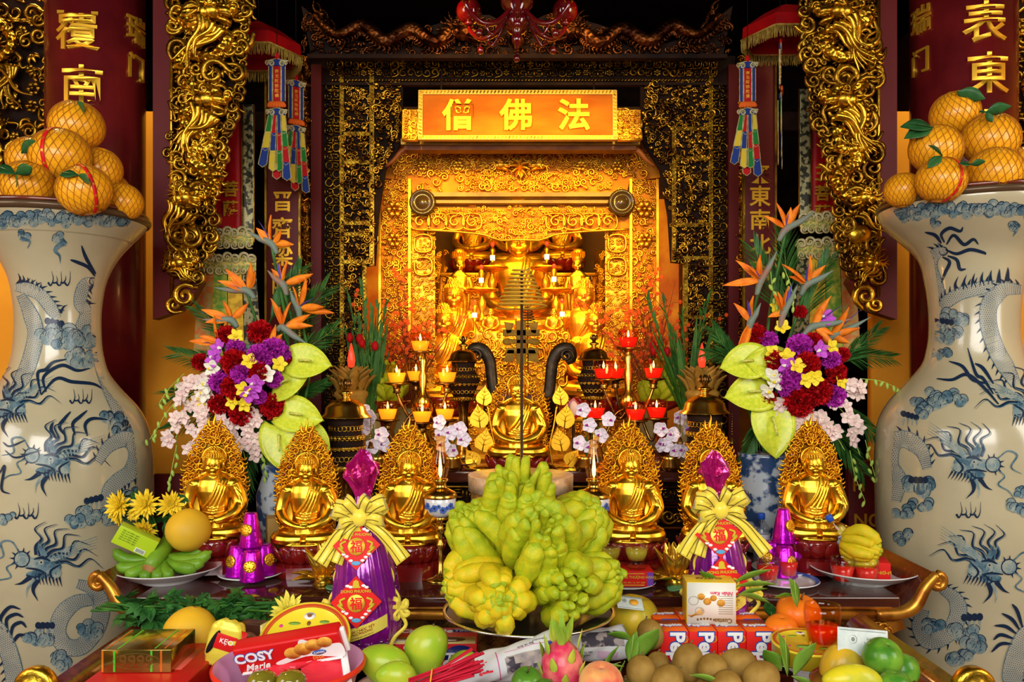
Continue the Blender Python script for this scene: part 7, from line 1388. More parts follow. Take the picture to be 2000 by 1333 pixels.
# tall wrapped cones with bows
purp = M('purple_cellophane', (.22, .006, .26), .16, .35, (.35, .01, .33), 7, bump=.5, bs=14, dist=.01, coat=1.0); tuft = M('magenta_crumpled_film', (.42, .0, .1), .14, .5, (.55, .01, .2), 8, bump=1.0, bs=22, dist=.012, coat=.6)
rib = M('yellow_ribbon', (.85, .68, .06), .28, 0, sheen=.3, coat=.4); rib_l = M('dark_gold_stripe', (.16, .1, .01), .35, .6); tinsel = M('silver_tinsel', (.8, .7, .85), .15, 1.0)
card_r = M('red_card_print', (.68, .01, .006), .5, spec=.2); gold_p = M('gold_print', (.85, .5, .04), .35, .5)
def sugar_cone(label, px, pyb, d, H, tilt, half):
    kk = d/F; t = thing('wrapped_cone', label, 'wrapped cone', P(px, pyb, d), (0, tilt, 0)); zs = lambda u: u*H
    prof = [(0, 0), (half*.78, 0), (half*.84, H*.02), (half, H*.1), (half*1.02, H*.22), (half*.9, H*.42), (half*.68, H*.62), (half*.42, H*.78), (half*.26, H*.86), (half*.2, H*.9), (0, H*.9)]
    p = herm(np.linspace(0, 1, 40), np.linspace(0, 1, len(prof)), [q[0] for q in prof]), herm(np.linspace(0, 1, 40), np.linspace(0, 1, len(prof)), [q[1] for q in prof])
    V, fs = lathe(np.stack(p, -1), 72); a = np.arctan2(V[:, 1], V[:, 0]); V[:, :2] *= (1+.03*np.sin(a*16+.02*V[:, 2])+.014*np.sin(a*37))[:, None]; MB(kk).add((V, fs)).build('cellophane_cone', purp, t)
    rad = lambda z: np.interp(z, p[1], p[0])
    V, fs = lathe([(half*.2, H*.88), (half*.3, H*.95), (half*.5, H*1.02), (half*.46, H*1.08), (half*.22, H*1.13), (half*.05, H*1.17)], 30); r = np.random.default_rng(3); a = np.arctan2(V[:, 1], V[:, 0]); V[:, :2] *= (1+.16*np.sin(a*7+V[:, 2]*.2)+.08*r.standard_normal(len(V)))[:, None]; V[:, 2] += 3*r.standard_normal(len(V)); MB(kk).add((V, fs), sm=False).build('crumpled_tuft', tuft, t)
    for zc, s, dx in ((H*.62, 47, -6), (H*.3, 50, -6)):       # lucky diamonds
        lean = math.atan2(rad(zc-30)-rad(zc+30), 60); Rm = rotm(-lean, 0, 0); c = np.array([dx, -rad(zc)-6, zc]); o = MB(kk).add(box(s*1.36, 1.0, s*1.36), rot=Rm @ rotm(0, PI/4, 0), at=c, sm=False).build('diamond_card', card_r, t); Q = lambda x, z, y=-1.2: c+Rm @ np.array([x, y, z])
        m = MB(kk); m.add(lathe([(0, 1), (16, 1), (17, 0), (0, 0)], 26), rot=Rm @ rotm(PI/2, 0, 0), at=Q(0, -2)); m.build('gold_disc', gold_p, o); m = MB(kk); m.add(text('福', 24, .02, .6), rot=Rm, at=Q(0, -2, -2.6)); m.build('character', card_r, o)
        m = MB(kk); m.add(text('DONG PHUONG', 7.4, .02, .4), rot=Rm, at=Q(0, 20)); m.add(prism([(-9, 26), (9, 26), (6, 30), (5, 38), (0, 41), (-5, 38), (-6, 30)][::-1], 1, -1), 0, False, rot=Rm, at=Q(0, 0, 0))
        for f in (-1, 1): m.add(tube(cr([(f*20, -1.5, 8), (f*30, -1.5, 3), (f*26, -1.5, -6), (f*34, -1.5, -4), (f*22, -1.5, -14)], 5), 2.4, 5), rot=Rm, at=c)
        m.build('yellow_print', yel_c, o); m = MB(kk)
        for x, z in ((-16, 30), (-10, 28), (14, 30), (20, 27), (-24, -16), (-18, -20), (24, -16), (18, -22), (-10, -28), (12, -28)): m.add(ell(4.5, .8, 2.6, 8, 5), rot=Rm, at=Q(x, z))
        m.build('white_clouds', white_c, o); m = MB(kk); m.add(ell(9, .8, 4), rot=Rm, at=Q(0, -33)); m.build('blue_seal', M('seal_blue', (.1, .35, .6)), o)
    # bow
    zb = H*.78; yb = -rad(zb)-10
    for i, (a, L, w_) in enumerate(((2.75, 52, 34), (.55, 56, 32), (2.3, 44, 30), (1.1, 40, 28), (3.35, 40, 30), (-.1, 42, 28))):
        c, s = math.cos(a), math.sin(a); pts = cr([(0, yb, zb), (c*L*.6, yb-14, zb+s*L*.6+6), (c*L, yb-6, zb+s*L), (c*L*.7, yb+4, zb+s*L*.7-8), (0, yb+2, zb)], 7); nn = np.array([s*.2, -.75, .6]); o = MB(kk).add(band(pts, w_*np.interp(np.linspace(0, 1, len(pts)), [0, .3, .7, 1], [.35, 1, 1, .35]), np.stack([np.interp(np.linspace(0, 1, len(pts)), [0, .4, .6, 1], [0, c*.2, c, 0]), np.interp(np.linspace(0, 1, len(pts)), [0, .4, .5, .6, 1], [-1, -1, -.2, 1, 1]), np.full(len(pts), .35)], -1), .8)).build('bow_loop', rib, t)
        m = MB(kk); tt = np.linspace(0, 1, len(pts)); T_ = np.gradient(pts, axis=0); B_ = np.cross(T_, np.array([0, -1, .3])); B_ /= np.linalg.norm(B_, axis=1)[:, None]
        for q in (-.25, .25): m.add(tube((pts+B_*w_*q+np.array([0, -1.4, .3]))[2:16], .8, 4))
        m.build('stripe', rib_l, o)
    for f, L in ((-1, 78), (1, 84), (-1, 50)):
        pts = cr([(0, yb, zb-2), (f*L*.45, yb-10, zb-26), (f*L*.75, yb-8, zb-56), (f*L*.98, yb-14, zb-82)], 7); o = MB(kk).add(band(pts, np.linspace(14, 32, len(pts)), (0, -1, .15), .8)).build('ribbon_tail', rib, t); m = MB(kk)
        for q in (-7, 7): m.add(tube(pts+[q, -1.6, q*f*.3], .8, 4))
        m.build('stripe', rib_l, o)
    m = MB(kk); m.add(ell(15, 10, 17), at=(0, yb-7, zb)); m.build('knot', rib, t)
    m = MB(kk)
    for f in (-1, 1):
        a = np.linspace(0, 9, 60); m.add(tube(np.stack([f*(half*.75+np.interp(a, [0, 9], [-10, 22])+3*np.sin(a*2)), np.full(60, -20.), H*.6-a/9*H*.42+2*np.cos(a*2)], -1), 2.6, 5, up=(0, 1, 0)))
    m.build('thin_ribbon', rib, t)
    for f in (-1, 1):
        m = MB(kk)
        for i in range(5): a = i*1.25+.3; q = cr([(f*half*1.02, -26, H*.22), (f*half*1.02+15*math.cos(a), -34, H*.22+15*math.sin(a)), (f*half*1.02+20*math.cos(a+.5), -30, H*.22+20*math.sin(a+.5)), (f*half*1.02+2, -26, H*.22)], 5); m.add(band(q, 9, (math.sin(a)*.4, -1, .3), .8))
        m.add(band(cr([(f*half, -28, H*.2), (f*(half+14), -30, H*.12), (f*(half-6), -40, H*.06), (f*(half-16), -40, H*.0)], 6), 7, (0, -1, 0), .8)); m.build('side_bow', rib, t)
    m = MB(kk); r = random.Random(1)
    for i in range(150):
        a = r.uniform(PI, 2*PI) if i < 100 else r.choice((PI+.2, 2*PI-.2)); z = r.uniform(0, 12) if i < 100 else r.uniform(0, H*.7); q = rad(z)+3; c = np.array([q*math.cos(a), q*math.sin(a), z]); m.add(tube([c, c+np.array([r.uniform(-7, 7), r.uniform(-6, 0), r.uniform(-5, 7)])], .45, 3))
    m.build('tinsel', tinsel, t)
    # printed paper strip around the front
    m = MB(kk); a = np.linspace(-.75, .75, 14); G = []
    for zz in (-12, 12): G.append(np.stack([(rad(H*.1)+5)*np.sin(a), -(rad(H*.1)+5)*np.cos(a), H*.12+zz+a*22], -1))
    V = np.concatenate(G); m.add((np.concatenate([V, V*np.array([.985, .985, 1])]), [gridf(2, 14)[:, ::-1], gridf(2, 14)+28]), sm=True); o = m.build('paper_strip', M('yellow_paper', (.82, .68, .1), .5), t); m = MB(kk)
    for ln, (s, sz) in enumerate((('BÁNH CHÚC TẾT', 7), ('DONG PHUONG', 6), ('Hạn sử dụng xem trên bao bì', 4))):
        V, fs = text(s, sz, .01, .2); an = V[:, 0]/(rad(H*.1)+6); m.add((np.stack([(rad(H*.1)+6.2)*np.sin(an), -(rad(H*.1)+6.2)*np.cos(an), H*.12+6-ln*7+an*22+V[:, 2]], -1), fs))
    m.build('red_print', red_c, o); return t
sugar_cone('tall purple cellophane cone with lucky diamonds and straight yellow bow, left front', 718, 1252, 2.48, 318, -.03, 66)
sugar_cone('tall purple cellophane cone with yellow bow leaning aside, behind the cream cake box', 1404, 1206, 2.6, 276, -.03, 56)
for px, d, pyb, r in ((718, 2.48, 1252, 64), (1404, 2.6, 1206, 58)):
    z = CZ-(pyb-HY)*d/F; tag(MB().add(lathe([(0, FZ), (r*d/F, FZ), (r*d/F*1.05, z-.01), (r*d/F, z), (0, z)], 36)).build('cone_base', M('black_stand', (.012, .01, .012), .3, coat=.4), loc=(0, 0, 0)) if False else MB().add(lathe([(0, 0), (r*d/F, 0), (r*d/F*1.05, z-FZ-.01), (r*d/F, z-FZ), (0, z-FZ)], 36)).build('cone_base', M('black_stand', (.012, .01, .012), .3, coat=.4), loc=((px-1000)*d/F, d, FZ)), 'round black base under the %s purple cone' % ('left tall' if px < 1000 else 'right tall'), 'base')
# ---------------------------------------------------------------- offerings on the front table
def fz(px, d, z=FZ): return np.array([(px-1000)*d/F, d, z])
def zat(py, d): return CZ-(py-HY)*d/F
pk_red = M('biscuit_red', (.58, .008, .008), .4, 0, spec=.3); cream_p = M('biscuit_cream', (.82, .72, .5), .4); bisc = M('biscuit_brown', (.8, .42, .06), .55, 0, (.65, .28, .03), 50); navy = M('navy_print', (.01, .015, .12), .35); pink_p = M('lilac_plastic', (.62, .3, .55), .35)
def onface(mb, g, o, x, z, at2, m=0, off=.0):
    """Places flat art g at at2=(u,v) of a face with origin o, right x, up z."""
    B = basis(None, x, z); mb.add(g, m, rot=B, at=np.asarray(o)+B[:, 0]*at2[0]+B[:, 2]*at2[1]-B[:, 1]*(.0004+off))
def disc(rx, rz, n=24, th=.0006): a = np.linspace(0, 2*PI, n, endpoint=False); return prism(np.stack([rx*np.cos(a), rz*np.sin(a)], -1), th, -th/2)
def rect(w_, h, th=.0006): return box(w_, th, h)
def holder(label, px, d, r, top, name='offering_stand', m=None):
    tag(MB().add(lathe([(0, 0), (r*.6, 0), (r*.6, .006), (r*.35, .015), (r*.4, max(.02, top-FZ-.03)), (r*.97, top-FZ), (r, top-FZ+.004), (r*.95, top-FZ), (r*.3, max(.022, top-FZ-.02)), (0, max(.022, top-FZ-.02))], 40)).build(name, m or wht, loc=fz(px, d)), label, 'stand' if name == 'offering_stand' else name.split('_')[-1])
# --- gold bar box on a red carton, far left
d0, d1 = 2.1, 2.3; zb = .812; t = thing('red_gift_carton', 'red gift carton under the golden bar-shaped box at the left corner', 'carton', (-.945, 2.2, FZ)); MB().add(box(.26, .3, zb-FZ, .003), at=(0, 0, (zb-FZ)/2)).build('carton', pk_red, t)
m = MB(); onface(m, text('Cosy', .045, .01, .0006, .2), (.09, -.15, .1), (1, 0, 0), (0, 0, 1), (0, .0)); m.build('white_word', white_c, t); m = MB(); m.add(rect(.1, .002), at=(0, 0, 0)); 
m = MB(); onface(m, rect(.12, .16), (.02, .02, zb-FZ), (1, 0, 0), (0, 1, 0), (0, 0)); m.build('pale_picture', M('pale_red_print', (.75, .12, .08), .4), t)
holo = M('holographic_gold', (.5, .33, .05), .16, .9, (.32, .2, .03), 5, coat=.5); t = thing('gold_bar_box', 'shiny golden box marked 9999 lying on the red carton', 'box', (-.972, 2.2, zb+.001), (0, 0, .02)); w_, dp, h = .18, .17, .06
MB().add(box(w_, dp, h, .002), at=(0, 0, h/2)).build('box', holo, t); m = MB(); onface(m, text('9999', .045, .012, .0006), (0, -dp/2, h*.5), (1, 0, 0), (0, 0, 1), (0, 0)); m.build('number', M('dark_gold_print', (.14, .06, .01), .4, .3), t)
m = MB(); a = np.linspace(0, 2*PI, 40); m.add(tube(np.stack([.06*np.cos(a), np.full(40, -dp/2-.0006), h*.5+.02*np.sin(a)], -1), .0007, 4)); m.build('oval_line', M('dark_gold_line', (.16, .08, .01), .4), t)
for i, (x, c) in enumerate(((-.05, (.1, .8, .05)), (.045, (.1, .8, .05)), (-.08, (.85, .25, .02)), (.07, (.85, .2, .02)))):
    m = MB(); m.add(box(.004, dp*.9, .0006), at=(x, 0, h+.0004), sm=False); m.add(box(.005, .0006, h*.9), at=(x-.006, -dp/2-.0004, h/2), sm=False); m.build('rainbow_stripe', M('foil_stripe', c, .2, .5), t)
holder('white bowl on the front table under the left yellow pomelo', 372, 2.44, .07, zat(1288, 2.4), 'white_bowl')
pomelo('yellow pomelo in front of the green stems, left of the round yellow lid', 372, 1237, 2.42, 52)
# green chrysanthemum stems lying across
t = thing('leafy_stems', 'bundle of leafy green chrysanthemum stems lying across the left front', 'stems', P(360, 1190, 2.52)); r = random.Random(8); kk = 2.52/F; m = MB()
for i in range(6): m.add(tube(cr([(-180+i*6, r.uniform(-10, 10), -2+i*3), (-60, r.uniform(-15, 15), -6+i*3), (70, r.uniform(-15, 15), -2+i*3), (170+i*4, 0, 4+i*2)], 6), np.linspace(2.4, 1.6, 19), 6))
MBk = MB(kk); MBk.V, MBk.F, MBk.m, MBk.s, MBk.n = m.V, m.F, m.m, m.s, m.n; MBk.build('stems', glad, t)
m = MB(kk)
for i in range(130): x = r.uniform(-120, 165); m.add(pack(mleaf_g()), at=(x, r.uniform(-22, 22), r.uniform(-26, 18)), rot=aim((r.uniform(-1, 1), r.uniform(-1, .3), r.uniform(-.5, .7)), r.uniform(-1, 1)), sc=r.uniform(28, 46))
m.build('leaves', mleaf, t); MB(kk).add(ell(130, 18, 14), at=(30, 5, -14)).build('leaf_mass', mleaf, t)
t = thing('chrysanthemum_bloom', 'pale yellow chrysanthemum bloom at the tip of the leafy stems', 'flower', P(562, 1196, 2.42)); kk = 2.42/F
MB(kk*66).add(pack(mum_g(5)), rot=aimz((.45, -.7, .6))).build('petals', M('pale_yellow_petal', (.85, .75, .1), .5), t); MB(kk).add(tube([(0, 8, 0), (-40, 20, -5), (-90, 30, -5)], 2.2, 6)).build('stem', glad, t)
# candy bag and chocolate box
d = 2.22; kk = d/F; t = thing('candy_bag', 'crumpled yellow and red candy bag right of the left pomelo', 'bag', P(440, 1258, d), (0, .25, 0)); V, fs = ell(34, 16, 48, 22, 16); V = np.sign(V)*np.abs(V/np.array([34, 16, 48]))**.6*np.array([34, 16, 48]); V += 1.6*np.sin(V[:, [1, 2, 0]]*.35)
MB(kk).add((V, fs)).build('yellow_bag', M('yellow_foil_bag', (.75, .62, .06), .28, .2, bump=.5, bs=22, dist=.006), t); m = MB(kk); m.add(box(40, 3, 30, 1), at=(4, -16, 8), rot=(0, .1, .1)); m.add(box(14, 4, 60), at=(30, -8, 4), rot=(0, .1, 0)); m.build('red_panel', pk_red, t); m = MB(kk); m.add(text('KẸO', 13, .01, .4), at=(6, -18.2, 10), rot=(0, .1, .1)); m.build('white_word', white_c, t); m = MB(kk); m.add(ell(6, 3, 26), at=(-20, -15, 4), rot=(0, .3, 0)); m.build('dark_stripe', black_c, t)
d = 2.36; kk = d/F; t = thing('chocolate_box', 'small brown chocolate box behind the candy bag', 'box', P(496, 1240, d), (0, 0, -.3)); MB(kk).add(box(52, 30, 50, 1)).build('carton', M('cocoa_card', (.05, .016, .008), .35, 0, coat=.4), t); m = MB(kk); onface(m, disc(18, 13), (0, -15, -3), (1, 0, 0), (0, 0, 1), (0, 0), off=.6); m.build('cake_picture', M('cake_brown', (.16, .06, .02), .4), t); m = MB(kk); m.add(box(14, 1, 12), at=(-2, -16.6, -10), sm=False); m.build('gold_wafer', bisc, t); m = MB(kk); m.add(box(4, 32, 50), at=(27, 0, 0), sm=False); m.build('yellow_side', M('pale_yellow_card', (.75, .7, .25), .4), t)
# round biscuit tin lids
def tin(label, px, py, d, r, el, h=.028, rz=0):
    t = thing('biscuit_tin', label, 'tin', P(px, py, d), (el, 0, rz)); MB().add(lathe([(0, -h), (r*.98, -h), (r*.98, -.006), (r*1.01, -.005), (r*1.01, .001), (r*.97, .002), (r*.96, 0), (0, 0)], 64)).build('lid', M('tin_yellow', (.85, .68, .03), .3, .1, coat=.4), t)
    m = MB(); m.add(lathe([(r*.86, .0006), (r*.965, .0012)], 64)); m.build('red_ring', M('tin_red', (.62, .06, .02), .3, coat=.4), t); m = MB()
    for q in (.88, .945): m.add(lathe([(r*q, .0015), (r*(q+.012), .0016)], 64))
    m.build('gold_ring', gold_p, t); m = MB()
    for i in range(9): a = 2.6+i*.5; m.add(ell(r*.05, r*.05, .0008, 8, 4), at=(r*.68*math.cos(a), r*.68*math.sin(a), .001))
    m.build('pink_flowers', M('tin_pink', (.75, .05, .3), .4), t); m = MB(); m.add(ell(r*.15, r*.12, .0008, 12, 4), at=(0, r*.62, .001)); m.build('white_badge', white_c, t); m = MB(); m.add(ell(r*.06, r*.05, .001, 8, 4), at=(0, r*.62, .0015)); m.add(ell(r*.09, r*.025, .0012, 8, 4), at=(0, r*.66, .0016)); m.add(ell(r*.05, r*.07, .0009, 8, 4), at=(r*.02, r*.42, .0012)); m.build('brown_motif', M('tin_brown', (.25, .1, .03), .4), t)
    m = MB(); m.add(ell(r*.3, r*.12, .0009, 8, 4), at=(-r*.2, -r*.35, .001)); m.add(ell(r*.2, r*.1, .0009, 8, 4), at=(r*.3, -r*.5, .001)); m.add(ell(r*.16, r*.05, .0009, 8, 4), at=(-r*.3, r*.42, .001)); m.add(ell(r*.13, r*.05, .0009, 8, 4), at=(r*.36, r*.46, .001)); m.build('green_motif', M('tin_green', (.2, .4, .05), .4), t); return t
holder('brown box-like stand holding the tilted yellow biscuit tin', 593, 2.36, .08, zat(1278, 2.36), 'offering_stand', darkwood)
tin('round yellow biscuit tin lid with red rim behind the red biscuit packet', 594, 1250, 2.3, .128, .62)
# red basin with packets
db = 2.04; t = thing('plastic_basin', 'round red plastic basin with lilac inside, filled with biscuits and jelly cups', 'basin', fz(566, db)); zr = zat(1296, db)-FZ; rb = 142*db/F
MB().add(lathe([(0, 0), (rb*.7, 0), (rb*.95, zr-.01), (rb*1.03, zr-.008), (rb*1.04, zr), (rb*1.0, zr+.005)], 56)).build('red_shell', M('red_plastic', (.72, .03, .015), .3, coat=.3), t); MB().add(lathe([(0, .012), (rb*.68, .012), (rb*.93, zr-.006), (rb*1.0, zr+.005)], 56)).build('lilac_lining', pink_p, t)
d = 2.0; A = P(574, 1332, d); t = thing('red_biscuit_bag', 'red and white biscuit bag lying in the basin under the long packet', 'bag', A, (.5, -.1, 0)); kk = d/F; V, fs = ell(96, 50, 20, 24, 14); V = np.sign(V)*np.abs(V/np.array([96, 50, 20]))**.55*np.array([96, 50, 20]); V += 1.8*np.sin(V[:, [1, 2, 0]]*.22); MB(kk).add((V, fs), at=(0, 20, -14)).build('red_bag', M('pinkish_red_bag', (.7, .03, .05), .25, 0, bump=.4, bs=20, dist=.006, coat=.5), t); m = MB(kk); m.add(box(14, 96, 26, 2), at=(98, 20, -8), rot=(0, .2, .25)); m.build('white_edge', white_c, t)
t = thing('long_biscuit_packet', 'long red Cosy biscuit packet with round biscuits lying across the basin', 'packet', P(568, 1266, 2.05), (.42, -.17, .0)); kk = 2.03/F; L_, Hh, Dd = 210, 62, 34
V, fs = box(L_, Dd, Hh, 5); V = V+1.0*np.sin(V[:, [1, 2, 0]]*.2); MB(kk).add((V, fs)).build('wrapper', pk_red, t); MB(kk).add(box(10, 10, Hh*.9, 2), at=(L_/2+3, 0, 0)).build('crimped_end', white_c, t)
m = MB(kk); m.add(prism(cr([(28, 30), (58, 16), (84, 8), (104, 4), (104, -26), (70, -20), (30, -12), (-18, -22), (-30, -16), (0, -6), (18, 6)], 4, True)[::-1], 1, -Dd/2-1.2), 0, False); m.build('milk_splash', white_c, t)
m = MB(kk)
for x, z, q in ((8, 2, 17), (30, 8, 18), (52, 14, 17), (74, 17, 15)): m.add(disc(q, q*.85), at=(x, -Dd/2-2-.4*x/20, z))
m.build('biscuits', bisc, t); m = MB(kk); m.add(text('COSY', 30, .03, .8), at=(-66, -Dd/2-1.6, 8)); m.add(text('Marie', 21, .015, .8, .3), at=(-66, -Dd/2-1.6, -16)); m.build('white_words', white_c, t); m = MB(kk); m.add(text('COSY', 30, .07, .4), at=(-66, -Dd/2-1.0, 8)); m.add(disc(14, 6), at=(58, -Dd/2-2.4, -6)); m.build('blue_outline', M('packet_blue', (.02, .08, .4), .4), t); m = MB(kk); m.add(text('CANXI', 7, .01, .3), at=(58, -Dd/2-3.2, -6)); m.build('small_words', white_c, t); m = MB(kk); m.add(text('DHA', 10, .03, .3), at=(54, -Dd/2-2.6, -18)); m.build('orange_word', M('packet_orange', (.8, .25, .03), .4), t); m = MB(kk); m.add(box(200, 10, 2), at=(0, -Dd/2, -28), sm=False); m.build('white_line', white_c, t)
jel = M('olive_jelly', (.3, .26, .02), .08, 0, (.2, .18, .015), 14, trans=.35, ior=1.33, coat=1.0)
for px, lab in ((512, 'left jelly cup with olive green top at the front rim of the red basin'), (568, 'right jelly cup with olive green top at the front rim of the red basin')):
    t = thing('jelly_cup', lab, 'cup', P(px, 1338, 1.86), (0, 0, .3), 'olive jelly cups'); kk = 1.86/F; MB(kk).add(lathe([(0, -40), (20, -40), (26, -8), (29, 6), (27, 16), (18, 24), (0, 27)], 32)).build('jelly', jel, t); MB(kk).add(lathe([(27, 2), (31, 4), (31, 8), (28, 9)], 32)).build('cup_rim', thin_glass('clear_rim', (.9, .93, .88)), t)
# cake boxes
def carton(label, name, c, w_, dp, h, mat, rz=0.0): t = thing(name, label, 'box', c, (0, 0, rz)); MB().add(box(w_, dp, h, .002), at=(0, 0, h/2)).build('carton', mat, t); return t
w_, dp, h = .3, .155, .088; t = carton('red chocolate pie box behind the green mangoes', 'chocolate_pie_box', (P(832, 1300, 2.44)[0], 2.44+dp/2, FZ), w_, dp, h, pk_red, .02)
m = MB(); f0 = (0, -dp/2, h/2); onface(m, text('ChocoPie', .062, .03, .0006), f0, (1, 0, 0), (0, 0, 1), (-.045, -.012)); onface(m, text('Tink', .05, .02, .0006, .2), f0, (1, 0, 0), (0, 0, 1), (.1, .0), off=.0008); T0 = (0, 0, h); onface(m, text('ChocoPie', .042, .03, .0006), T0, (1, 0, 0), (0, 1, 0), (-.01, .045)); onface(m, text('ORION', .014, .02, .0006), T0, (1, 0, 0), (0, 1, 0), (.0, .069)); onface(m, disc(.009, .008), f0, (1, 0, 0), (0, 0, 1), (-.06, .033)); m.build('white_words', white_c, t)
m = MB(); onface(m, disc(.048, .034, 40), f0, (1, 0, 0), (0, 0, 1), (.1, .006)); onface(m, disc(.05, .015), T0, (1, 0, 0), (0, 1, 0), (.105, .047)); m.build('navy_badge', navy, t); m = MB(); onface(m, text('Tink', .03, .02, .0006, .2), T0, (1, 0, 0), (0, 1, 0), (.105, .047), off=.0006); m.build('grey_word', M('grey_print', (.4, .38, .4), .4), t); m = MB(); onface(m, rect(.29, .062), T0, (1, 0, 0), (0, 1, 0), (0, -.045)); m.build('yellow_band', M('custard_print', (.85, .7, .25), .4), t)
m = MB(); onface(m, disc(.055, .022), T0, (1, 0, 0), (0, 1, 0), (.06, -.04), off=.0006); m.build('pie_picture', M('pie_brown', (.12, .04, .012), .4), t); m = MB(); onface(m, rect(.075, .012), T0, (1, 0, 0), (0, 1, 0), (.05, -.047), off=.0012); onface(m, rect(.075, .03), T0, (1, 0, 0), (0, 1, 0), (-.1, -.045), off=.0006); m.build('cream_filling', cream_p, t)
pep_r = M('wafer_red', (.7, .01, .006), .45, spec=.25); pep_o = M('wafer_orange', (.8, .12, .008), .45, spec=.3); pbl = M('wafer_blue', (.03, .07, .35), .35)
bw, bd, bh = .0815, .115, .15; x0 = P(1290, 1240, 2.36)[0]+bw/2; pep0 = None
for row in range(2):
    for i in range(4):
        lab = '%s box of the %s row of four red wafer boxes marked Pepito' % (('leftmost', 'second from left', 'third from left', 'rightmost')[i], ('front', 'rear')[row]); loc = (x0+i*(bw+.0012), 2.36+bd/2+row*(bd+.002), FZ)
        if pep0 is None:
            t = pep0 = thing('wafer_box', lab, 'box', loc, (0, 0, 0), 'red wafer boxes'); MB().add(box(bw, bd, bh, .002), at=(0, 0, bh/2)).build('carton', pep_r, t); f0 = (0, -bd/2, bh/2); T0 = (0, 0, bh)
            for nm, bold, mt, off in (('blue_outline', .09, pbl, .0003), ('white_word', .035, white_c, .0012)):
                m = MB(); onface(m, text('Pepito', .058, bold, .0006), f0, (0, 0, -1), (1, 0, 0), (.0, .002), off=off); onface(m, text('Pepito', .026, bold, .0006), T0, (1, .1, 0), (-.1, 1, 0), (0, .0), off=off+.0006); m.build(nm, mt, t)
            m = MB(); onface(m, rect(.09, .014), f0, (0, 0, -1), (1, 0, 0), (.03, -.03)); onface(m, disc(.0095, .0095), f0, (1, 0, 0), (0, 0, 1), (.029, .055)); onface(m, rect(bw*.96, bd*.96), T0, (1, 0, 0), (0, 1, 0), (0, 0)); m.build('orange_panel', pep_o, t); m = MB(); onface(m, text('Bánh Phô Sóc', .011, .01, .0006), f0, (0, 0, -1), (1, 0, 0), (.03, -.03), off=.0006); m.build('small_words', white_c, t)
            m = MB(); a = np.linspace(0, 2*PI, 22); m.add(tube(np.stack([.029+.0095*np.cos(a), np.full(22, -bd/2-.001), bh/2+.055+.0095*np.sin(a)], -1), .001, 4)); m.build('gold_ring', gold_p, t)
        else: dup(pep0, loc, None, lab)
w_, dp, h = .145, .09, .125; t = carton('cream and yellow Custas cake box upside down on the wafer boxes', 'custard_cake_box', (P(1392, 1200, 2.42)[0], 2.47, FZ+bh+.001), w_, dp, h, M('custard_yellow_card', (.85, .62, .03), .3, coat=.4), -.06)
m = MB(); f0 = (0, -dp/2, h/2); onface(m, rect(w_*.98, h*.98), f0, (1, 0, 0), (0, 0, 1), (0, 0)); m.build('white_panel', M('cream_card', (.82, .8, .7), .35, coat=.3), t); m = MB(); onface(m, text('Custas', .019, .03, .0006), f0, (-1, 0, 0), (0, 0, -1), (-.035, .051), off=.0008); onface(m, text('CUSTAS', .022, .02, .0006), (0, 0, h), (-1, 0, 0), (0, -1, 0), (0, 0), off=.0003)
for i in range(9): onface(m, rect(.042, .0011), f0, (1, 0, 0), (0, 0, 1), (.042, .022-i*.0065), off=.0006)
for i in range(6): onface(m, rect(.006, .006), f0, (1, 0, 0), (0, 0, 1), (-.04+i*.0095, -.048+.003*math.sin(i*.63)), off=.0006)
m.build('brown_print', M('brown_print', (.2, .1, .02), .4), t); m = MB(); onface(m, text('Nhân Kem', .015, .02, .0006, .2), f0, (-1, 0, 0), (0, 0, -1), (-.03, -.03), off=.0008); m.build('pink_word', M('pink_print', (.75, .06, .15), .4), t)
m = MB()
for x, z, q in ((-.03, .03, .011), (-.012, .016, .012), (.006, .026, .01), (.028, .012, .012)): onface(m, disc(q, q*.9), f0, (1, 0, 0), (0, 0, 1), (x, z-.01), off=.0006)
for i in range(8): onface(m, rect(.045, .0018), f0, (1, 0, .9-i*.12), (-.9+i*.12, 0, 1), (-.05, .01-i*.006), off=.0007)
m.build('honey_picture', bisc, t); m = MB()
for x, z, q in ((-.052, .008, .014), (-.036, -.022, .011)): a = np.linspace(0, 2*PI, 26); m.add(tube(np.stack([x+q*np.cos(a), np.full(26, -dp/2-.0014), h/2+z+q*.9*np.sin(a)], -1), .0012, 4))
m.build('bowl_picture', M('grey_bowl_print', (.4, .4, .36), .4), t)
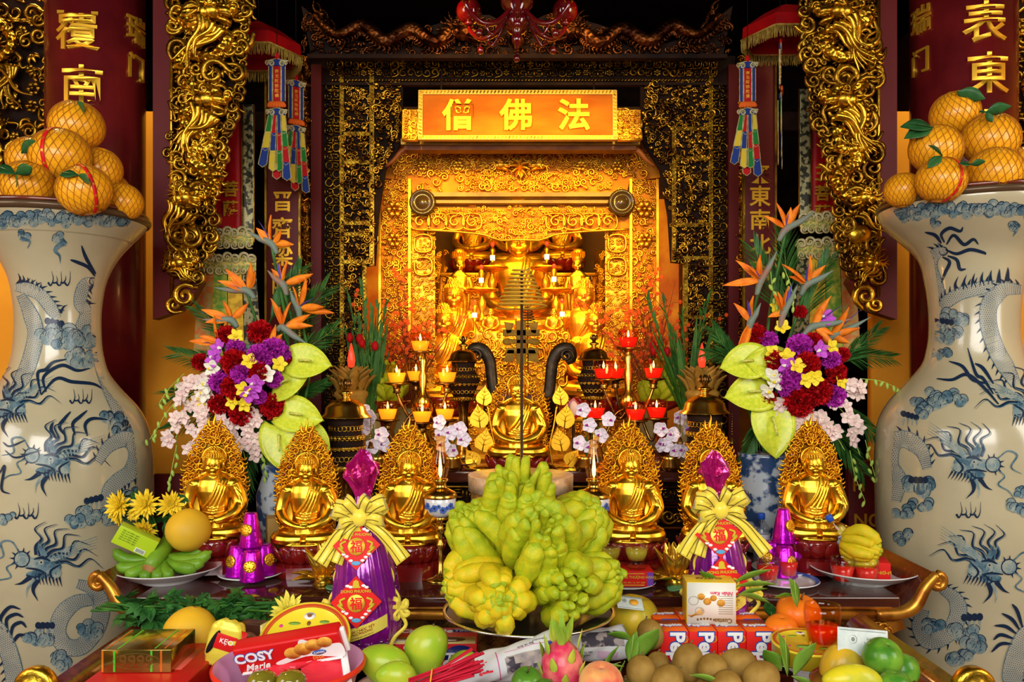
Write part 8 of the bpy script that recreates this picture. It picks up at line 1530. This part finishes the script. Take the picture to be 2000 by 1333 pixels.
# mangoes
man = M('green_mango', (.28, .46, .02), .3, 0, (.42, .5, .03), 16, coat=.3, bump=.05, bs=120); man_y = M('yellow_mango', (.68, .58, .015), .35, 0, (.46, .48, .03), 14, coat=.3); man_o = M('ripe_mango', (.72, .42, .02), .35, 0, (.5, .36, .03), 14, coat=.3); stem_m = M('fruit_stem', (.14, .09, .03), .7); spot_m = M('black_spot', (.02, .015, .01), .6)
MAN = None
def mango(label, px, py, d, L, W, ang, mt=None, tilt=0.0, spots=0, grp='green mangoes'):
    kk = d/F; t = thing('mango', label, 'mango', P(px, py, d), (0, -ang, 0), grp); V, fs = ell(L/2, W*.42, W/2, 28, 18); u = V[:, 0]/(L/2); V[:, 2] *= 1+.16*u; V[:, 2] -= W*.12*u*u; V[:, 0] += 0; MB(kk).add((V, fs)).build('fruit', mt or man, t); MB(kk).add(tube([(L*.47, 0, -W*.08), (L*.53, 0, -W*.08)], [2.5, 2], 6)).build('stem', stem_m, t)
    if spots:
        m = MB(kk); r = random.Random(spots)
        for _ in range(14): a = r.uniform(-1, 1); b = r.uniform(PI+.3, 2*PI-.3); m.add(ell(1.3, 1.3, 1.3, 6, 4), at=(L/2*.97*math.sin(a)*.9, W*.42*math.cos(a)*math.sin(b)*1.0, W/2*math.cos(a)*math.cos(b)-W*.1))
        m.build('dark_spots', spot_m, t)
    return t
holder('white dish under the pile of green mangoes', 790, 2.1, .13, zat(1345, 2.1), 'white_dish')
mango('green mango standing upright in front of the chocolate pie box', 830, 1272, 2.2, 104, 82, PI/2-.2); mango('green mango lying at the left of the pile by the basin', 754, 1300, 2.12, 112, 80, -.6); mango('green mango low at the front, partly over the left one', 776, 1322, 2.0, 86, 60, -.3); mango('small green mango peeking out behind the newspaper', 905, 1288, 2.3, 60, 34, .1)
# incense sticks wrapped in newspaper
stick = M('crimson_stick', (.5, .008, .03), .55); d = 1.92; kk = d/F; t = thing('incense_bundle', 'bundle of crimson incense sticks held by an orange rubber band', 'incense', P(870, 1318, d)); r = random.Random(2); dr = np.array([.93, .15, .34])
for i in range(26):
    y, z = r.uniform(-9, 9), r.uniform(-16, 16); c = np.array([0, y, z]); MB(kk).add(tube([c-np.array([70+r.uniform(-6, 6), 0, 26]), c*1.0, c*1.5+np.array([62+r.uniform(-14, 14), 0, 25])], 2.3, 6)).build('incense_stick', stick, t)
m = MB(kk); a = np.linspace(0, 2*PI, 30); m.add(tube(np.stack([-28+2*np.sin(a), 13*np.cos(a), -10+20*np.sin(a)], -1), 1.6, 5)); m.build('rubber_band', M('orange_rubber', (.8, .35, .02), .5), t)
news = M('newsprint', (.66, .66, .66), .65, 0, (.58, .6, .6), 8); photo_d = M('dark_photo', (.05, .045, .06), .6, 0, (.35, .3, .28), 40, 2, .48, .56); photo_b = M('grey_photo', (.38, .33, .28), .6, 0, (.2, .18, .2), 30)
def newspaper(label, d, p0, p1, r0, r1, seed, art, squash=.8, a0=-.4, a1=PI+.6):
    """Sheet rolled into a loose cone from p0 to p1 with printed art given as (u, angle, kind, ...)."""
    kk = d/F; A = P(*p0, d); t = thing('newspaper_wrap', label, 'newspaper', A); b = P(*p1, d+.05)-A; L = np.linalg.norm(b); x = b/L; B = basis(None, x, (0, 0, 1)); rr = np.random.default_rng(seed)
    def S(u, a, off=0.0): q = (r0+(r1-r0)*u)*kk+off+.0035*np.sin(u*9+a*3)+.002*np.sin(u*23+a*5); return x*u*L+B[:, 2]*np.cos(a)*q*squash*1.0-B[:, 1]*np.sin(a)*q
    U, Aa = np.linspace(0, 1, 34), np.linspace(a0, a1, 40); G = np.array([[S(u+.05*math.sin(a*2+seed)*(u < .03 or u > .97), a) for a in Aa] for u in U]); G2 = np.array([[S(u+.05*math.sin(a*2+seed)*(u < .03 or u > .97), a, -.0012) for a in Aa] for u in U]); V = np.concatenate([G, G2[:, ::-1]], 1).reshape(-1, 3); m = MB(); m.add((V, [gridf(34, 80, False, True)])); o = m.build('sheet', news, t)
    def wrap(g, u, a, w_=None, up=1, off=.0012):       # flat art onto the cone
        V, fs = g; q = (r0+(r1-r0)*u)*kk; return np.array([S(u+up*v[0]/L, a-up*v[2]/q, off-v[1]*.2) for v in V]), fs
    def gridrect(w2, h2): n = 10; X, Z = np.meshgrid(np.linspace(-w2/2, w2/2, n), np.linspace(-h2/2, h2/2, n), indexing='ij'); return np.stack([X.ravel(), 0*X.ravel(), Z.ravel()], -1), [gridf(n, n)]
    for kind, mt in (('big', M('red_headline', (.75, .03, .06), .6)), ('txt', M('grey_text', (.12, .11, .13), .6)), ('dk', photo_d), ('gr', photo_b), ('line', M('magenta_rule', (.55, .08, .25), .6)), ('blue', M('blue_print', (.03, .06, .3), .6)), ('pk', M('lilac_panel', (.55, .38, .5), .6))):
        m = MB(); n = 0
        for e in art:
            if e[0] != kind: continue
            n += 1
            if kind in ('big', 'txt') and isinstance(e[3], str): m.add(wrap(text(e[3], e[4]*kk, .02, .0002), e[1], e[2], up=-1))
            else: m.add(wrap(gridrect(e[3]*kk, e[4]*kk), e[1], e[2], off=.0009 if kind != 'dk' else .0013))
        if n: m.build({'big': 'red_headline', 'txt': 'small_print', 'dk': 'dark_picture', 'gr': 'grey_picture', 'line': 'magenta_rule', 'blue': 'blue_print', 'pk': 'lilac_panel'}[kind], mt, o)
    return t
newspaper('newspaper rolled around the crimson incense sticks, with a red headline upside down', 2.06, (868, 1322), (1088, 1275), 26, 52, 1, [('big', .27, 1.15, 'Tỉnh', 34), ('line', .46, 1.3, 2, 90), ('line', .75, .5, 100, 1.2), ('gr', .72, 1.3, 84, 46), ('dk', .56, 1.3, 18, 36), ('dk', .66, 1.5, 34, 22), ('dk', .8, 1.62, 24, 18), ('blue', .1, 1.0, 12, 7), ('blue', .93, .6, 12, 14), ('txt', .72, .42, 'Bài và ảnh', 8), ('txt', .85, .3, 'Nhà trường', 6)])
newspaper('second newspaper sheet behind the dragon fruit, with a dark classroom picture', 2.34, (1062, 1262), (1222, 1256), 28, 34, 4, [('dk', .66, .95, 86, 30), ('txt', .38, 1.75, 'sáu Trường THPT', 7), ('txt', .4, 2.0, 'Nhận rõ quà', 7), ('pk', .72, 2.0, 40, 16), ('line', .2, 1.5, 60, 1.2)], .95)
# dragon fruit
drag = M('dragon_fruit_pink', (.6, .03, .09), .3, 0, (.75, .2, .16), 20, coat=.4); scale_g = M('dragon_fruit_scale', (.28, .45, .04), .4, 0, (.5, .5, .05), 14)
d = 1.98; kk = d/F; t = thing('dragon_fruit', 'pink dragon fruit with green scales standing in front of the newspaper', 'dragon fruit', P(1098, 1302, d)); V, fs = lathe([(0, -62), (16, -60), (34, -42), (42, -14), (40, 14), (30, 34), (18, 46), (8, 50), (0, 51)], 30); MB(kk).add((V, fs)).build('fruit', drag, t)
for i, (a, z, rr, L, up) in enumerate([(i*2.4, -40+i*5.6, np.interp(-40+i*5.6, [-60, -42, -14, 14, 34, 50], [18, 35, 42, 41, 31, 8]), 34 if i < 11 else 44, .7+i*.06) for i in range(16)]):
    m = MB(kk); dv = np.array([math.cos(a)*.6, math.sin(a)*.6, up+ .3]); m.add(leaf(L, 17, -.12, .2, pw=.6), at=(rr*.95*math.cos(a), rr*.95*math.sin(a), z), rot=aim(dv)); m.build('scale', scale_g, t)
for i in range(5): a = i*1.26+.3; m = MB(kk); m.add(leaf(58, 15, -.2, .2, pw=.6), at=(7*math.cos(a), 7*math.sin(a), 46), rot=aim((.28*math.cos(a), .28*math.sin(a), 1))); m.build('crown_scale', scale_g, t)
holder('low white stand under the dragon fruit', 1098, 1.98, .05, zat(1360, 1.98), 'white_stand')
def round_fruit(label, name, cat_, px, py, d, rx, rz_, mt, tilt=(0, 0, 0), dimple=True, grp=None, stem=True):
    kk = d/F; t = thing(name, label, cat_, P(px, py, d), tilt, grp); V, fs = ell(1, 1, 1, 28, 20); q = np.exp(-(V[:, 0]**2+V[:, 1]**2)*9)*(V[:, 2] > 0); V = V*np.array([rx, rx, rz_]); 
    if dimple: V[:, 2] -= q*rz_*.2
    MB(kk).add((V, fs)).build('fruit', mt, t)
    if stem: MB(kk).add(tube([(0, 0, rz_*(.78 if dimple else .97)), (1.5, 0, rz_*1.06), (4, 0, rz_*1.2)], [2.2, 1.6, 2], 6)).build('stem', stem_m, t)
    return t
lime = M('lime_skin', (.05, .17, .015), .25, 0, (.11, .27, .02), 8, coat=.4, bump=.25, bs=130); peach_m = M('peach_skin', (.78, .42, .12), .5, 0, (.68, .09, .06), 13, 4, .38, .62, sheen=.15); sap = M('sapodilla_skin', (.22, .12, .018), .65, 0, (.33, .2, .04), 14, bump=.35, bs=170); tang = M('tangerine_skin', (.85, .21, .01), .35, 0, (.78, .16, .01), 10, coat=.3, bump=.3, bs=170); gmel = M('green_orange', (.05, .2, .015), .3, 0, (.16, .36, .03), 16, coat=.4, bump=.2, bs=150)
round_fruit('dark green lime in front of the newspaper, left of the dragon fruit', 'lime', 'lime', 1030, 1334, 1.86, 32, 30, lime, (.3, 0, 0)); round_fruit('second dark lime at the bottom edge, touching the dragon fruit', 'lime', 'lime', 1066, 1350, 1.82, 24, 22, lime, (.2, .3, 0))
round_fruit('blushing yellow peach at the bottom edge, right of the dragon fruit', 'peach', 'peach', 1174, 1336, 1.88, 44, 42, peach_m, (.25, 0, 0), stem=False)
fl = M('fresh_leaf', (.09, .22, .015), .35, 0, (.2, .36, .04), 9, coat=.3)
midrib_m = M('pale_midrib', (.4, .5, .12), .5)
def leaves(label, px, py, d, specs, mt=None, name='fruit_leaves', roll=-.8):
    kk = d/F; t = thing(name, label, 'leaves', P(px, py, d))
    for x, z, a, L, W in specs:
        dv = np.array([math.cos(a), -.2, math.sin(a)]); o = MB(kk).add(leaf(L, W, .15, .1, th=.02), at=(x, -3, z), rot=aim(dv, roll*(1 if math.cos(a) > 0 else -1))).build('leaf', mt or fl, t); m = MB(kk); m.add(tube([np.array([x, -3.5, z]), np.array([x, -4.5, z])+dv*L*.92], [.9, .4], 4)); m.build('midrib', midrib_m, o)
    return t
leaves('large green sapodilla leaves left of the wafer boxes', 1250, 1270, 2.2, [(-6, -20, 1.15, 84, 46), (4, -44, .75, 60, 36), (-20, -30, 1.5, 70, 30), (-40, 10, -2.3, 76, 30), (-16, 20, 2.7, 56, 26), (-30, -20, -2.0, 54, 24)])
leaves('green leaf lying over the front sapodillas', 1360, 1318, 1.94, [(-14, 0, -.1, 70, 26)]); leaves('upright olive leaves at the right of the sapodillas', 1535, 1300, 2.06, [(-10, -10, 2.2, 66, 34), (2, -20, 1.7, 90, 30), (14, -20, 1.2, 86, 34), (-16, -26, 2.6, 60, 36), (10, -20, -.4, 60, 28)]); leaves('green leaf behind the peach', 1150, 1310, 2.0, [(0, 0, .35, 70, 24)])
holder('shallow wooden dish under the sapodillas', 1370, 2.02, .2, zat(1352, 2.02), 'fruit_dish', lacquer_b)
for i, (px, py, d, rx, rz_, tl, lab) in enumerate(((1252, 1312, 2.02, 29, 31, (0, 0, 0), 'sapodilla at the left end of the row, by the large leaves'), (1303, 1332, 1.92, 30, 34, (0, .7, 0), 'sapodilla low at the front, second from the left'), (1344, 1297, 2.08, 31, 39, (0, .1, 0), 'egg-shaped sapodilla standing tallest in front of the wafer boxes'), (1392, 1308, 2.0, 30, 30, (0, 0, 0), 'round sapodilla behind the lying green leaf'), (1440, 1298, 2.06, 30, 38, (0, 1.4, 0), 'sapodilla lying sideways with its stem pointing right'), (1486, 1326, 1.95, 33, 38, (0, 1.2, .2), 'sapodilla low at the right end of the row, beside the olive leaves'), (1270, 1240, 2.34, 26, 30, (0, -.3, 0), 'sapodilla half hidden behind the largest green leaf'), (1420, 1340, 1.92, 30, 30, (0, 0, 0), 'sapodilla peeking up at the bottom edge under the green leaf'), (1285, 1300, 2.14, 24, 26, (0, 0, 0), 'small sapodilla behind the leftmost one'))): round_fruit(lab, 'sapodilla', 'sapodilla', px, py, d, rx, rz_, sap, tl, False, 'sapodillas')
# papaya with banknote, tangerines, tin, glass, mangoes and limes at the right
pap = M('papaya_skin', (.72, .5, .02), .4, 0, (.5, .42, .03), 18, coat=.3); round_fruit('large yellow melon-like fruit behind the leaves, with a bluish banknote on top', 'yellow_melon', 'fruit', 1238, 1212, 2.58, 50, 52, pap, (0, .2, 0), stem=False); holder('small stand under the large yellow fruit', 1238, 2.58, .06, zat(1262, 2.58), 'offering_stand', darkwood)
note = M('banknote_paper', (.62, .68, .64), .6, 0, (.52, .6, .56), 40)
def banknote(label, px, py, d, w_, h_, rot, word):
    kk = d/F; t = thing('banknote', label, 'banknote', P(px, py, d), rot); n = 12; X, Z = np.meshgrid(np.linspace(-w_/2, w_/2, n), np.linspace(-h_/2, h_/2, 5), indexing='ij'); Y = 2.0*np.sin(X*.05); V = np.stack([X, Y, Z], -1); V2 = V+[0, .5, 0]; m = MB(kk); m.add((np.concatenate([V, V2[:, ::-1]], 1).reshape(-1, 3), [gridf(n, 10, False, True)])); m.build('paper', note, t)
    m = MB(kk)
    for x0, x1, z in ((-w_*.46, w_*.46, h_*.42), (-w_*.46, w_*.46, -h_*.42)): m.add(tube([(x, 2*math.sin(x*.05)-.6, z) for x in np.linspace(x0, x1, 9)], .5, 4))
    for i, s in enumerate(word): m.add(text(s, 6.5, .01, .2), at=(w_*.14, 2*math.sin(w_*.007)-.8, h_*.16-i*7))
    a = np.linspace(0, 2*PI, 20); m.add(tube(np.stack([-w_*.2+h_*.14*np.cos(a), np.full(20, -1.4), h_*.12+h_*.14*np.sin(a)], -1), .6, 4)); m.add(ell(h_*.08, .6, h_*.08), at=(-w_*.2, -1.4, h_*.12)); m.build('print', M('note_print', (.2, .24, .22), .6), t); return t
t = banknote('bluish banknote lying on the large yellow fruit', 1230, 1178, 2.5, 54, 30, (-.9, .1, .15), ('2000',)); m = MB(2.5/F); m.add(disc(9, 7, 16), at=(8, -2.2, 0)); m.build('orange_seal', M('orange_seal', (.82, .4, .03), .5), t)
round_fruit('big tangerine with a leaf, upper of the two on the right', 'tangerine', 'tangerine', 1560, 1196, 2.48, 43, 34, tang, (.2, .1, 0), True); round_fruit('smaller tangerine peeking out above the right biscuit tin', 'tangerine', 'tangerine', 1526, 1228, 2.42, 32, 27, tang, (.2, 0, 0), True, stem=False); holder('small dark dish under the two tangerines', 1545, 2.48, .09, zat(1234, 2.48), 'fruit_dish', darkwood)
leaves('bright green leaf standing on the upper tangerine', 1556, 1166, 2.4, [(0, -20, 1.75, 62, 32), (-8, 2, PI-.1, 44, 20)], None, 'tangerine_leaves'); leaves('dark leaves left of the tangerines', 1510, 1208, 2.5, [(0, 0, 2.0, 44, 22), (4, -10, -2.2, 40, 22), (0, -16, 2.7, 40, 20)], mleaf, 'tangerine_leaves')
leaves('narrow green leaves above the Custas cake box', 1430, 1140, 2.5, [(0, 0, .55, 80, 20), (6, -6, .25, 76, 20), (10, -20, -.1, 60, 20), (-24, -6, 2.4, 60, 20), (8, -24, .45, 60, 16)], None, 'peach_leaves')
holder('white bowl under the right round biscuit tin', 1576, 2.28, .095, zat(1292, 2.28), 'white_bowl'); tin('round yellow biscuit tin with red rim under the tall glass of red juice', 1578, 1254, 2.27, .098, .06, .045)
tumbler('tall glass of red juice standing on the right biscuit tin', 1606, 2.24, zat(1263, 2.25), .049, .118, juice_r, .52, glass_am)
holder('dark dish under the right-hand mangoes and limes', 1690, 2.0, .13, zat(1338, 2.0), 'fruit_dish', lacquer_b)
mango('ripe orange-yellow mango behind the banknote', 1645, 1300, 2.08, 96, 84, .35, man_o, 0, 3, 'mangoes on the right dish'); mango('long yellow-green mango with black spots at the bottom right', 1668, 1330, 1.9, 124, 64, -.15, man_y, 0, 7, 'mangoes on the right dish')
round_fruit('glossy green orange leaning on the banknote', 'green_orange', 'orange', 1724, 1284, 2.0, 38, 37, gmel, (.4, .2, 0), True, 'green oranges on the right dish', False); round_fruit('paler green orange at the right rim of the dish', 'green_orange', 'orange', 1758, 1308, 2.06, 36, 36, gmel, (.2, .3, 1), True, 'green oranges on the right dish', False); round_fruit('green orange low at the bottom edge below the glossy one', 'green_orange', 'orange', 1748, 1340, 1.9, 32, 30, gmel, (0, 0, 2), True, 'green oranges on the right dish', False)
banknote('pale banknote standing between the ripe mango and the green orange', 1685, 1258, 2.06, 96, 56, (-.25, .06, -.1), ('HAI', 'NGHÌN', 'ĐỒNG'))
# carton behind the left cones, red plaque at the right
d = 3.3; kk = d/F; t = thing('brown_carton', 'brown cardboard carton between the two left small Buddhas', 'carton', tz(555, d), (0, 0, .35)); MB(kk).add(box(66, 60, 84, 1), at=(0, 0, 42)).build('carton', M('brown_card', (.42, .25, .06), .7), t); m = MB(kk); m.add(text('TOFU', 14, .01, .4), at=(12, -30.6, 24)); m.build('print', M('card_print', (.12, .05, .02), .6), t)
d = 3.75; kk = d/F; t = thing('red_plaque', 'dark red standing plaque with golden capitals behind the right end of the altar table', 'plaque', (P(1690, 960, d)[0], d, 0)); zt = zat(900, d); MB().add(box(.17, .04, zt, .004), at=(0, 0, zt/2)).build('board', lacquer_d, t); m = MB(); m.add(text('H T', .085, .01, .004), at=(0, -.022, zat(946, d))); m.add(text('NG', .085, .01, .004), at=(0, -.022, zat(1015, d))); m.build('golden_letters', char_gold, t)
d = 3.75; t = thing('red_plaque', 'dark red standing plaque behind the left end of the altar table', 'plaque', (P(335, 960, d)[0], d, 0)); MB().add(box(.16, .04, zat(926, d), .004), at=(0, 0, zat(926, d)/2)).build('board', lacquer_d, t)
